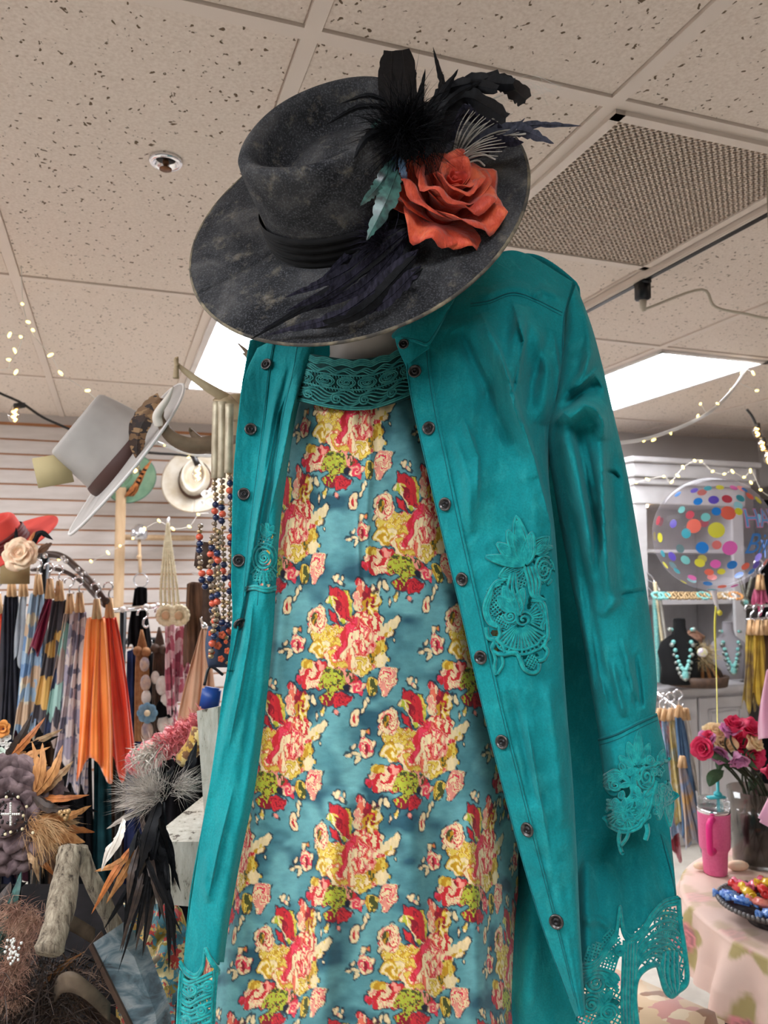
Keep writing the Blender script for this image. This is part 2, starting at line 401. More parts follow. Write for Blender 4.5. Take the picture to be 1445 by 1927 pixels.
class Cloth:
    def __init__(s, x, y, d):
        s.x, s.y, s.d = x, y, d; s.W = PN(x, y, d); n = x.size
        s.kd = kdtree.KDTree(n)
        for i, (a, b) in enumerate(zip(x.ravel(), y.ravel())): s.kd.insert((a, b, 0), i)
        s.kd.balance(); s.df = d.ravel()
    def depth(s, px, py):
        r = s.kd.find_n((px, py, 0), 4); dm = min(s.df[i] for _, i, _ in r)
        ws = 0; t = 0
        for co, i, q in r:
            if s.df[i] > dm + .03: continue
            w_ = 1 / (q + .3); ws += w_; t += w_ * s.df[i]
        return t / ws
    def at(s, px, py, off=0): return P(px, py, s.depth(px, py) - off)
    def normal(s, px, py):
        a, b = s.at(px + 6, py) - s.at(px - 6, py), s.at(px, py + 6) - s.at(px, py - 6)
        n = a.cross(b).normalized(); return n if n.y < 0 else -n
def cloth_obj(name, cl, m, parent, keep=None, solid=.0016, uv=None):
    nv, nu = cl.x.shape; o0 = np.array(ORI[parent.name])
    F = grid_faces(nv, nu, keep)
    V = cl.W.reshape(-1, 3) - o0
    if keep is not None:
        used = np.unique(F); mp_ = np.full(len(V), -1); mp_[used] = np.arange(len(used)); V = V[used]; F = mp_[F]
    o = link(name, np_mesh(name, V, F), m, parent)
    if solid:
        md = o.modifiers.new('thickness', 'SOLIDIFY'); md.thickness = solid; md.offset = 1
    return o
def sub(cl, off, rng, keepy=None):
    """a strip of an existing sheet lifted off it"""
    a, b = rng; return Cloth(cl.x[:, a:b], cl.y[:, a:b], cl.d[:, a:b] - off)

# ---- materials
t = NT('teal_suede')
big = t.noise(9, 4, rough=.6, dist=.6); fine = t.noise(420, 3); mid = t.noise(60, 4, t.obj((1, 1, .45)), dist=1.0)
c = t.ramp(big, [(.3, lin((6, 120, 124))), (.55, lin((9, 134, 138))), (.78, lin((20, 146, 148)))])
c = t.mix(t.ramp(mid, [(.52, (0, 0, 0)), (.75, (.3, .3, .3))]), c, lin((60, 176, 172)))
c = t.mix(t.ramp(fine, [(.35, (.35, .35, .35)), (.6, (0, 0, 0))]), c, lin((2, 96, 102)))
t.col(c); t.set(Roughness=.85); t.b.inputs['Sheen Weight'].default_value = .1; t.b.inputs['Sheen Tint'].default_value = (.5, .95, .95, 1)
t.b.inputs['Specular IOR Level'].default_value = .2
ad = t.n('ShaderNodeMath', operation='ADD'); t.l(fine, ad.inputs[0]); m5 = t.n('ShaderNodeMath', operation='MULTIPLY', i_1=5.0); t.l(mid, m5.inputs[0]); t.l(m5.outputs[0], ad.inputs[1])
t.bump(ad.outputs[0], .35, .0011); M_TEAL = t.m
M_CORDT = mat('teal_crochet_cord', (8, 124, 128), .85, c2=(34, 160, 156), scale=140, bump=.6, bscale=900, sheen=.3, spec=.2, bdist=.001)
M_COLLAR_CORD = mat('collar_crochet_cord', (58, 140, 138), .85, c2=(84, 168, 162), scale=120, bump=.6, bscale=900, spec=.2, bdist=.001)
M_COLLAR_BACK = mat('collar_backing', (22, 62, 62), .95, c2=(34, 80, 78), scale=90)
M_SEAM = mat('teal_thread', (6, 92, 98), .9)
M_GUN = mat('gunmetal', (96, 92, 90), .32, .7, c2=(64, 62, 60), scale=300)
M_GUND = mat('gunmetal_dark', (40, 39, 40), .35, .6)
M_MANN = mat('mannequin_shell', (166, 158, 150), .5, c2=(152, 144, 136), scale=12)

# ---- mannequin: plinth pole, torso, neck and head in one shell
base = P(700, 1000, 1.09); base.z = 0
t_ = thing('mannequin', 'off-white display mannequin wearing the floral dress and black hat', 'mannequin', base)
m = MB(); ring = []
prof = [(1.02, .14, .10, 1.10), (1.20, .17, .115, 1.10), (1.34, .145, .095, 1.10), (1.48, .12, .085, 1.10), (1.58, .125, .085, 1.10), (1.68, .13, .085, 1.10), (1.77, .12, .07, 1.10), (1.815, .09, .055, 1.095), (1.84, .062, .052, 1.075), (1.87, .052, .05, 1.06), (1.905, .052, .052, 1.045), (1.93, .062, .07, 1.03), (1.965, .072, .085, 1.015), (2.0, .07, .085, 1.0), (2.03, .05, .06, .995), (2.045, .01, .012, .99)]
G = []
for z, a, b, yc in prof:
    xc = .0 if z < 1.8 else -.012
    G.append([Vector((base.x * .6 + xc + a * cos(q), yc + b * sin(q), z)) for q in np.linspace(0, 2 * pi, 33)])
m.sheet(G); m.build('body_shell', M_MANN, t_)
m = MB(); m.tube([(base.x, 1.10, .02), (base.x, 1.10, 1.05)], .016, 14); m.build('pole', M_CHROME, t_)
m = MB(); m.lathe([(0, .0), (.18, 0), (.18, .012), (.15, .02), (.02, .026), (0, .027)], (base.x, 1.10, 0), n=36); m.build('base_plate', M_CHROME, t_)

# ---- dress ---------------------------------------------------------------------------------
dress = thing('floral_dress', 'teal dress printed with red, pink and yellow rose bouquets on the mannequin', 'dress', P(690, 1900, 1.05))
rows = []
for yy, xs, dc in [(752, (520, 560, 605, 665, 720, 770, 815, 850), .990), (840, (512, 548, 600, 665, 725, 782, 835, 880), .978),
                   (960, (500, 535, 595, 668, 735, 800, 860, 915), .968), (1120, (485, 520, 585, 668, 745, 820, 890, 950), .960),
                   (1300, (460, 500, 575, 668, 755, 840, 915, 970), .955), (1500, (430, 475, 560, 670, 770, 860, 930, 975), .950),
                   (1720, (395, 445, 545, 672, 785, 875, 935, 975), .946), (1980, (360, 415, 530, 675, 800, 885, 935, 975), .942)]:
    bend = (.10, .05, .016, 0, .004, .022, .062, .13)
    rows.append([(x, yy + (8 if yy == 752 and i == 3 else 0), dc + b) for i, (x, b) in enumerate(zip(xs, bend))])
NVD, NUD = 860, 430
def gathers(x, y):
    tt = np.clip((y - 750) / 1200, 0, 1)
    xc = 668 + (x - 668) / (1 + .55 * tt)                    # folds fan out downwards
    ph = xc / 26.0 + 1.2 * vn(x / 160, y / 500, 3) * 2
    f = (np.sin(ph) * .5 + np.sin(ph * 1.73 + 1) * .35) * (.0016 + .0045 * tt)
    f += .007 * tt * np.sin(xc / 48.0 + .8) + .0035 * (fbm(x / 60, y / 170, 5, 3) - .5) * (1 + tt)
    f += .0016 * np.exp(-((y - 775) / 40) ** 2) * np.sin(xc / 4.2)   # tight gathers under the collar
    return f
RD = [([(672, 960), (676, 1090)], 5, .003), ([(700, 800), (690, 960), (694, 1100)], 7, .003), ([(545, 900), (520, 1200), (470, 1600), (420, 1927)], 22, .012),
      ([(640, 1480), (620, 1700), (600, 1960)], 26, .010), ([(760, 1400), (780, 1700), (800, 1960)], 30, .009), ([(880, 1500), (905, 1960)], 18, .008)]
x, y, d = cloth_grid(rows, NVD, NUD, RD, gathers)
CD = Cloth.__new__(Cloth); CD.x, CD.y, CD.d = x, y, d; CD.W = PN(x, y, d)
# fabric coordinates in photo-pixel units of the print
du_ = np.linalg.norm(np.diff(CD.W, axis=1), axis=2) * FPX / .962
cum = np.concatenate([np.zeros((NVD, 1)), np.cumsum(du_, 1)], 1); jc = np.argmin(np.abs(x - 668), axis=1)
fa = 668 + (cum - cum[np.arange(NVD), jc][:, None]); fb = y
fa = fa * .6 + (668 + (fa - 668)) * .4
fa = fa + 5 * (vn(fa / 40, fb / 60, 40) - .5); fb = fb + 5 * (vn(fa / 50, fb / 40, 41) - .5)

def paint_print(a, b):
    """rose-bouquet print, half-drop repeat; returns linear RGB"""
    TE1, TE2, TE3 = lin((62, 118, 126)), lin((106, 164, 166)), lin((38, 82, 96))
    CREAM, PINK, HOT, RED, CRIM = lin((238, 214, 164)), lin((236, 150, 130)), lin((226, 60, 84)), lin((204, 42, 50)), lin((142, 24, 40))
    MUST, YEL, LIME, OLI, NAVY, SAL = lin((196, 146, 30)), lin((226, 196, 84)), lin((178, 184, 56)), lin((72, 78, 34)), lin((24, 30, 46)), lin((226, 110, 84))
    A = lambda c: np.array(c)
    n1 = fbm(a / 90, b / 70, 1, 3)[..., None]; n2 = fbm(a / 14 + b / 40, b / 5, 2, 3)[..., None]
    col = A(TE1) * (1 - n1) + A(TE2) * n1
    k = np.clip((fbm(a / 55, b / 60, 9, 3)[..., None] - .5) * 4, 0, 1); col = col * (1 - k) + A(TE2) * k
    k = np.clip((fbm(a / 70, b / 45, 8, 3)[..., None] - .52) * 4, 0, 1); col = col * (1 - k) + A(TE3) * k
    col = col * (.86 + .28 * n2)
    PW, PH = 280.0, 408.0
    # element list in quarter-pixel units, bouquet centre at (420,560)
    E = [('e', 380, 620, 190, 190, .15, (YEL, MUST, SAL, CREAM, RED)), ('e', 300, 860, 190, 105, 0, (CRIM, RED, OLI, PINK)), ('e', 555, 560, 165, 250, 0, (CREAM, SAL, RED, PINK, HOT, CREAM)), ('e', 640, 250, 62, 120, .2, (CREAM, YEL, MUST, CRIM)), ('e', 530, 200, 45, 130, .1, (CREAM, PINK, CREAM, SAL)),
         ('e', 220, 520, 125, 110, .3, (YEL, MUST, CREAM, MUST, YEL)), ('e', 190, 630, 110, 80, .2, (MUST, YEL, CREAM)), ('e', 330, 680, 100, 110, .5, (YEL, MUST, SAL, CREAM)),
         ('e', 155, 385, 85, 115, 0, (CREAM, PINK, RED, CREAM)), ('e', 120, 380, 26, 45, 0, (MUST, OLI)),
         ('e', 100, 850, 105, 110, .1, (CREAM, PINK, CREAM, RED)), ('e', 60, 760, 50, 50, 0, (MUST, YEL)), ('e', 190, 780, 60, 50, .4, (CRIM, RED, PINK)),
         ('e', 310, 890, 125, 110, .2, (LIME, LIME, CRIM, LIME, OLI)), ('e', 380, 1050, 85, 62, -.2, (RED, CRIM, RED)), ('e', 260, 1040, 60, 50, 0, (CRIM, LIME, RED)),
         ('e', 505, 940, 70, 62, .3, (HOT, PINK, CREAM)), ('e', 430, 940, 28, 34, 0, (NAVY, NAVY)), ('e', 625, 935, 46, 75, .1, (MUST, YEL, OLI)), ('e', 755, 885, 78, 125, .25, (PINK, CREAM, HOT, CREAM)),
         ('e', 690, 620, 58, 60, 0, (MUST, YEL, OLI)), ('e', 605, 745, 40, 95, .5, (OLI, MUST, OLI)), ('e', 700, 720, 55, 75, .2, (CREAM, CREAM, YEL)), ('e', 540, 770, 90, 70, -.3, (YEL, MUST, CREAM)),
         ('e', 660, 420, 55, 90, .3, (CREAM, RED, SAL)), ('e', 480, 420, 60, 60, .4, (SAL, RED, CREAM)),
         ('p', [(255, 105), (335, 135), (415, 175), (450, 250), (455, 390), (370, 300), (300, 235), (275, 180)], (RED, RED, CRIM)), ('p', [(240, 230), (270, 185), (320, 200), (375, 290), (420, 400), (385, 420), (330, 310)], (YEL, CREAM, LIME)),
         ('p', [(305, 225), (345, 235), (410, 300), (445, 400), (380, 370), (330, 300)], (CRIM, RED)), ('p', [(255, 310), (330, 330), (368, 445), (300, 400)], (CRIM, RED)),
         ('p', [(395, 150), (440, 160), (470, 240), (470, 380), (445, 330), (430, 220)], (LIME, YEL, OLI)), ('p', [(585, 110), (632, 135), (610, 235), (565, 260), (570, 170)], (RED, CRIM)),
         ('p', [(560, 260), (620, 180), (650, 200), (590, 300), (535, 380)], (CRIM, MUST, RED)),
         ('p', [(520, 365), (430, 400), (375, 490), (370, 600), (305, 715), (350, 730), (430, 600), (440, 500), (500, 450)], (HOT, RED, HOT)),
         ('p', [(430, 640), (470, 600), (480, 700), (500, 790), (440, 800)], (RED, SAL, CREAM)), ('p', [(600, 460), (650, 520), (640, 640), (580, 700), (610, 580)], (RED, PINK, CREAM)),
         ('e', 735, 480, 45, 60, .6, (CREAM, CREAM)), ('e', 800, 430, 75, 38, -.7, (CREAM, CREAM, YEL)), ('e', 765, 510, 50, 26, -.3, (MUST, CREAM)),
         ('e', 330, 50, 24, 36, .3, (CREAM, CREAM)), ('e', 370, 90, 32, 22, .2, (CREAM, PINK)), ('e', 300, 40, 14, 24, -.3, (CREAM, CREAM)), ('e', 510, 80, 26, 36, .2, (RED, PINK)), ('e', 400, 45, 16, 20, 0, (CREAM, CREAM)),
         ('e', 478, 1210, 36, 62, .1, (CREAM, CREAM, PINK)), ('e', 476, 1215, 13, 30, .1, (RED, CRIM)), ('e', 560, 1095, 20, 42, .2, (CREAM, CREAM)), ('e', 590, 1050, 14, 28, -.4, (CREAM, CREAM)), ('e', 540, 1150, 13, 24, .5, (CREAM, CREAM)),
         ('e', 228, 1145, 20, 48, .3, (CREAM, YEL)), ('e', 165, 1190, 13, 30, .1, (CREAM, CREAM)), ('e', 130, 1050, 24, 48, -.2, (CREAM, CREAM)), ('e', 75, 1045, 16, 44, .3, (CREAM, CREAM)), ('e', 20, 1065, 12, 22, 0, (CREAM, CREAM)),
         ('e', 330, 1150, 26, 18, 0, (CRIM, PINK)), ('e', -35, 590, 62, 75, .1, (CREAM, PINK, HOT, CREAM)), ('e', -30, 600, 26, 40, .3, (HOT, CRIM)), ('e', -120, 640, 34, 18, .2, (CREAM, CREAM)), ('e', -170, 650, 22, 14, .3, (CREAM, CREAM)),
         ('e', -105, 690, 20, 34, .2, (CREAM, CREAM)), ('e', -60, 480, 26, 34, .2, (CREAM, CREAM)), ('e', -20, 470, 18, 18, 0, (SAL, MUST)), ('e', -140, 585, 14, 22, .6, (CREAM, CREAM)), ('e', -10, 880, 30, 36, .2, (RED, HOT)),
         ('e', 75, 465, 16, 24, .4, (CREAM, CREAM)), ('e', 70, 380, 12, 18, 0, (CREAM, CREAM)), ('e', 815, 560, 10, 16, 0, (CREAM, CREAM)), ('e', 860, 400, 10, 18, .4, (CREAM, CREAM))]
    for par in (0, 1):
        aa = (a - (652 if par == 0 else 792)); bb = (b - (1205 if par == 0 else 1400))
        ci = np.floor(aa / PW + .5); cj = np.floor(bb / PH + .5)
        la = (aa - ci * PW); lb = (bb - cj * PH)
        for wx in (0, -PW, PW):
            for wy in (0, PH):
                ua = (la + wx) * 4.4 + 420; ub = (lb - wy) * 4.4 + 560
                reg = (ua > -220) & (ua < 900) & (ub > -10) & (ub < 1300)
                if not reg.any(): continue
                qa = ua[reg]; qb = ub[reg]; cc = col[reg]
                wxn = (fbm(qa / 60, qb / 60, 21, 3) - .5) * 52; wyn = (fbm(qa / 60, qb / 60, 22, 3) - .5) * 52
                pa = qa + wxn; pb = qb + wyn
                inner = fbm(qa / 34 + 3, qb / 60 + 1, 23, 3); strk = fbm(qa / 22, qb / 90, 24, 3)
                dots = vn(qa / 17, qb / 17, 25)
                fs = []
                for ei, e in enumerate(E):
                    if e[0] == 'e':
                        _, cx, cy, rx, ry, rot, pal = e
                        dx = pa - cx; dy = pb - cy; c_, s_ = cos(rot), sin(rot); ex = dx * c_ + dy * s_; ey = -dx * s_ + dy * c_
                        rr = np.sqrt((ex / rx) ** 2 + (ey / ry) ** 2); th = np.arctan2(ey, ex)
                        lobe = .09 * np.sin(th * 5 + ei) if min(rx, ry) > 40 else 0
                        f = (1 + lobe - rr) * min(rx, ry)
                        pat = (inner * .8 + strk * .4 + .25 * np.sin(rr * 7 + th * 2 + inner * 6) * (min(rx, ry) > 60)) if pal[0] is not LIME else dots * 1.1
                    else:
                        poly = e[1]; pal = e[2]; ins = np.zeros(pa.shape, bool); dm = np.full(pa.shape, 1e9); n_ = len(poly)
                        for i in range(n_):
                            ax, ay = poly[i]; bx, by = poly[(i + 1) % n_]
                            cnd = ((ay > pb) != (by > pb)); xi = ax + (pb - ay) * (bx - ax) / (by - ay + 1e-9); ins ^= cnd & (pa < xi)
                            tt = np.clip(((pa - ax) * (bx - ax) + (pb - ay) * (by - ay)) / ((bx - ax) ** 2 + (by - ay) ** 2), 0, 1)
                            dm = np.minimum(dm, np.hypot(pa - ax - tt * (bx - ax), pb - ay - tt * (by - ay)))
                        f = np.where(ins, dm, -dm); pat = inner * .7 + strk * .5
                    fs.append((f, pat, pal))
                un = np.max([f for f, _, _ in fs], axis=0)
                ol = np.clip((un + 13) / 5, 0, 1) * (fbm(qa / 30, qb / 30, 26, 2) > .40)
                cc = cc * (1 - .85 * ol[:, None]) + A(NAVY) * .85 * ol[:, None]
                for f, pat, pal in fs:
                    k_ = len(pal); idx = np.clip((np.clip((pat - .32) / .55, 0, .999) * k_).astype(int), 0, k_ - 1)
                    pc = np.array(pal)[idx] * (.70 + .40 * strk[:, None])
                    al = np.clip(f / 4 + .5, 0, 1)[:, None]
                    edge = (np.clip(1 - np.abs(f - 3) / 5, 0, 1) * (strk > .52))[:, None] * .55
                    cc = cc * (1 - al) + (pc * (1 - edge) + A(CRIM) * edge * .7) * al
                col[reg] = cc
    weave = .95 + .1 * vn(a / 1.7, b / 1.7, 30)[..., None]
    return np.clip(col * weave, 0, 1)
rgb = paint_print(fa, fb)
t = NT('printed_voile'); at_ = t.n('ShaderNodeAttribute', attribute_name='print'); t.l(at_.outputs['Color'], t.b.inputs['Base Color'])
t.set(Roughness=.75); t.b.inputs['Specular IOR Level'].default_value = .25; t.b.inputs['Sheen Weight'].default_value = .15
t.bump(t.noise(700, 2, t.obj((1, 1, .5))), .25, .0006); M_VOILE = t.m
skirt = cloth_obj('printed_body', CD, M_VOILE, dress, solid=0)
at = skirt.data.color_attributes.new('print', 'FLOAT_COLOR', 'POINT')
at.data.foreach_set('color', np.concatenate([rgb.reshape(-1, 3), np.ones((NVD * NUD, 1))], 1).astype(np.float32).ravel())
# plain back of the dress closes the body behind
xb = [[(q[0][0], q[0][1], q[0][2]), (q[0][0] + 40, q[0][1], 1.19), ((q[0][0] + q[-1][0]) / 2, q[0][1], 1.22), (q[-1][0] - 40, q[0][1], 1.2), (q[-1][0], q[0][1], q[-1][2])] for q in rows]
bx, by, bd = cloth_grid(xb, 60, 60); cb = Cloth(bx, by, bd)
cloth_obj('dress_back', cb, mat('dress_back_voile', (62, 118, 128), .8, c2=(90, 150, 158), scale=14), dress, solid=0)
# crocheted stand collar
rowsC = [[(565, 662, 1.06), (600, 668, 1.025), (660, 676, 1.005), (720, 670, 1.0), (768, 655, 1.01), (800, 640, 1.05)],
         [(555, 700, 1.05), (590, 708, 1.012), (655, 718, .994), (720, 712, .990), (775, 696, 1.0), (815, 680, 1.04)],
         [(540, 752, 1.03), (572, 757, .998), (650, 772, .982), (715, 766, .980), (775, 748, .992), (830, 735, 1.03)]]
x, y, d = cloth_grid(rowsC, 60, 120); CC = Cloth(x, y, d)
collar = cloth_obj('crochet_collar', CC, M_COLLAR_BACK, dress, solid=.001)
def cord(mb, cl, pts, r=.0012, off=.0012, n=5, closed=False, step=3.0):
    if closed: pts = list(pts) + [pts[0]]
    L = [0]
    for a, b in zip(pts, pts[1:]): L.append(L[-1] + math.hypot(b[0] - a[0], b[1] - a[1]))
    k = max(3, int(L[-1] / step)); q = []
    for i in range(k + 1):
        s_ = L[-1] * i / k; j = min(max([jj for jj in range(len(L)) if L[jj] <= s_ + 1e-9]), len(pts) - 2)
        f = (s_ - L[j]) / max(L[j + 1] - L[j], 1e-6); q.append((pts[j][0] + (pts[j + 1][0] - pts[j][0]) * f, pts[j][1] + (pts[j + 1][1] - pts[j][1]) * f))
    k_ = globals().get('CS_', 1.0); mb.tube([cl.at(a, b, off * k_) for a, b in q], r * k_, n, cap=False)
def cxy(u, v):                               # collar coordinates: u 0..1 across, v 0 top..1 bottom
    xx = 555 + u * 240 + (1 - v) * 6; top = 662 + 14 * sin(pi * min(1, u * 1.15)) - max(0, u - .6) * 45; bot = 752 + 20 * sin(pi * min(1, u * 1.05)) - max(0, u - .6) * 40
    return xx, top + (bot - top) * v
mb = MB()
cl_ = lambda f, n=60: [cxy(*f(i / n)) for i in range(n + 1)]
for o_ in (0, .035, .07, .105): cord(mb, CC, cl_(lambda s_, o_=o_: (s_, .06 + o_ - .05 * abs(sin(s_ * pi * 7)))), .0011)
for o_ in (0, .03, .06): cord(mb, CC, cl_(lambda s_, o_=o_: (s_, .22 + o_ + .035 * sin(s_ * 7 * 2 * pi + o_ * 20))), .001)
for v_ in (.33, .60, .95, .985): cord(mb, CC, cl_(lambda s_, v_=v_: (s_, v_)), .0012)
for i in range(6):
    u = .06 + i * .165
    for k_, rr in enumerate((1, .78)): cord(mb, CC, [cxy(u + .068 * rr * cos(q) * (1.0 if abs(cos(q)) < .9 else 1.05), .465 + .105 * rr * sin(q)) for q in np.linspace(0, 2 * pi, 26)], .0011)
    cord(mb, CC, [cxy(u + (.012 + .03 * q / 12) * cos(q), .465 + (.015 + .045 * q / 12) * sin(q)) for q in np.linspace(0, 12, 40)], .0011)
    for q in np.linspace(0, 2 * pi, 10): cord(mb, CC, [cxy(u + .04 * cos(q), .465 + .06 * sin(q)), cxy(u + .055 * cos(q), .465 + .085 * sin(q))], .0008, step=2)
for i in range(44):
    u = i / 43; cord(mb, CC, [cxy(u, .335), cxy(u + .006, .385)], .0008, step=2); cord(mb, CC, [cxy(u, .6), cxy(u - .006, .55)], .0008, step=2); cord(mb, CC, [cxy(u, .60), cxy(u + .01, .645)], .0008, step=2)
for k_ in range(5):
    cord(mb, CC, cl_(lambda s_, k_=k_: (s_, .66 + k_ * .055 + .05 * sin(s_ * 2 * pi * 4.5 + k_ * .55)), 90), .0012)
for i in range(5):
    u = .1 + i * .22; cord(mb, CC, [cxy(u + (.01 + .035 * q / 11) * cos(q), .8 + (.02 + .09 * q / 11) * sin(q)) for q in np.linspace(0, 11, 40)], .0012, .0018)
mb.build('crochet_cords', M_COLLAR_CORD, collar)
# ---- jacket --------------------------------------------------------------------------------
jacket = thing('shirt_jacket', 'open teal suede-look shirt jacket with crochet lace patches and dark snaps', 'jacket', P(760, 1880, 1.05))
def wrinkle(amp, sx=70, sy=120, seed=0):
    def f(x, y):
        return amp * (fbm(x / sx, y / sy, 60 + seed, 4) - .5) * 2 + amp * .35 * (fbm(x / 14 + y / 60, y / 26, 70 + seed, 3) - .5)
    return f
def drape(amp, fx, seed, slant=0.0, y0=700):
    """soft vertical folds plus small creases"""
    w1 = wrinkle(amp * .45, 60, 130, seed)
    return lambda x, y: w1(x, y) + amp * (np.sin((x + slant * (y - y0)) / fx + 3 * vn(x / 200, y / 260, seed)) * .6)
# right-hand front (wearer's left)
RF = [[(768, 650, .982), (815, 590, .985), (880, 520, 1.01), (965, 471, 1.055), (1078, 530, 1.060)],
      [(764, 690, .968), (806, 655, .965), (875, 595, .972), (958, 560, .992), (1064, 592, 1.012)],
      [(776, 765, .958), (817, 750, .952), (893, 720, .953), (972, 690, .964), (1058, 688, 1.002)],
      [(800, 870, .950), (840, 862, .942), (922, 850, .938), (1004, 840, .952), (1040, 802, 1.005)],
      [(830, 1000, .945), (868, 996, .932), (948, 990, .924), (1037, 985, .944), (1030, 965, 1.03)],
      [(866, 1150, .940), (903, 1148, .926), (975, 1148, .917), (1051, 1148, .940), (1040, 1148, 1.04)],
      [(902, 1310, .936), (938, 1308, .922), (998, 1308, .912), (1062, 1308, .934), (1050, 1308, 1.04)],
      [(942, 1470, .934), (978, 1468, .918), (1026, 1468, .910), (1076, 1468, .932), (1064, 1468, 1.04)],
      [(982, 1620, .932), (1016, 1618, .916), (1052, 1618, .910), (1085, 1618, .932), (1074, 1618, 1.04)],
      [(1025, 1760, .930), (1052, 1758, .916), (1072, 1758, .912), (1092, 1758, .932), (1082, 1758, 1.04)],
      [(1084, 1915, .930), (1090, 1912, .918), (1096, 1912, .916), (1102, 1912, .934), (1096, 1912, 1.04)]]
RR = [([(1040, 1060), (1036, 985), (1004, 860), (972, 760), (940, 660), (900, 580)], 30, .020, 1), ([(962, 560), (985, 640), (965, 760), (985, 820)], 14, .012, 1), ([(985, 820), (960, 740), (985, 640), (990, 575)], 16, .010, 1), ([(1040, 800), (1052, 700), (1040, 620)], 14, .010, 1), ([(898, 960), (900, 860), (870, 780)], 18, .008, 1), ([(1035, 1600), (1012, 1480), (990, 1350)], 16, .006, 1), ([(985, 575), (968, 650), (962, 720)], 16, .014), ([(905, 590), (930, 650), (975, 760), (1012, 900)], 20, .012), ([(1000, 600), (1030, 700), (1020, 800)], 16, .012),
      ([(880, 760), (905, 860), (880, 1000)], 22, .007), ([(850, 800), (880, 900), (885, 1010)], 10, .005), ([(975, 860), (1005, 960), (1020, 1080)], 18, .006),
      ([(930, 700), (900, 800), (905, 900)], 14, -.006), ([(1030, 1280), (1048, 1420), (1060, 1560)], 12, .005), ([(960, 1300), (985, 1400), (1010, 1520)], 10, -.005),
      ([(1000, 560), (1020, 545), (1060, 560)], 8, .005), ([(900, 560), (960, 540), (1000, 545)], 10, .004), ([(860, 620), (900, 700), (960, 840)], 12, -.007), ([(1035, 620), (1000, 720), (985, 800)], 12, -.008)]
ripple = lambda x, y: .0011 * np.sin(y / 9.0 + 4 * vn(x / 30, y / 80, 4)) * (vn(x / 60, y / 70, 6))
wr = wrinkle(.0045, 60, 140, 1)
x, y, d = cloth_grid(RF, 560, 180, RR, lambda x, y: wr(x, y) + ripple(x, y)); CR = Cloth(x, y, d)
# cut-work holes in the lace patch
def holes(cl, hs):
    k = np.ones((cl.x.shape[0] - 1, cl.x.shape[1] - 1), bool); xm = cl.x[:-1, :-1]; ym = cl.y[:-1, :-1]
    for hx, hy, rx, ry in hs: k &= ((xm - hx) / rx) ** 2 + ((ym - hy) / ry) ** 2 > 1
    return k
H_R = [(930, 1190, 8, 6), (943, 1218, 9, 7), (934, 1222, 6, 5), (999, 1129, 6, 8), (984, 1166, 8, 8), (1013, 1198, 5, 6), (955, 1148, 6, 7), (936, 1152, 5, 8), (995, 1140, 5, 6), (1020, 1124, 4, 5), (1008, 1232, 6, 3), (994, 1238, 4, 4), (962, 1146, 4, 5), (976, 1228, 7, 3)]
rq = random.Random(2)
for ex, ey, erx, ery, n_ in [(985, 1040, 34, 40, 40), (972, 1090, 28, 26, 26), (930, 1140, 16, 34, 26), (960, 1170, 34, 22, 30), (1012, 1150, 14, 30, 22), (978, 1215, 34, 26, 36), (1020, 1072, 15, 24, 16), (1000, 1245, 12, 14, 10)]:
    for _ in range(n_):
        a_ = rq.random() * 6.28; r_ = rq.random() ** .5; H_R.append((ex + erx * r_ * cos(a_), ey + ery * r_ * sin(a_), rq.uniform(1.8, 3.4), rq.uniform(2.2, 4.2)))
front = cloth_obj('left_front_panel', CR, M_TEAL, jacket, keep=holes(CR, H_R))
PL = Cloth(CR.x[:, :47], CR.y[:, :47], CR.d[:, :47] - .0026)
placket = cloth_obj('button_placket', PL, M_TEAL, jacket, solid=.002)
def stitch(cl, pts, parent, r=.00045, off=.0003, name='stitch_line', n=None):
    m_ = MB(); q = smooth_pts([(a, b, 0) for a, b in pts], n or max(12, int(len(pts) * 12))); m_.tube([cl.at(v.x, v.y, off) for v in q], r, 4, cap=False)
    return m_.build(name, M_SEAM, parent)
def sline(cl, j, parent, i0=0, i1=None, **k):
    i1 = i1 or cl.x.shape[0]; stitch(cl, [(cl.x[i, j], cl.y[i, j]) for i in range(i0, i1 - 1, 14)], parent, **k)
sline(PL, 2, placket); sline(PL, 42, placket); 
stitch(CR, [(885, 572), (920, 566), (962, 551), (1000, 560), (1058, 588)], front, .0009, .0002, 'yoke_seam'); stitch(CR, [(885, 577), (920, 571), (962, 556), (1000, 565), (1057, 594)], front)
stitch(CR, [(1070, 560), (1062, 592), (1058, 640), (1057, 690), (1050, 740)], front, .0011, .0, 'armhole_seam')
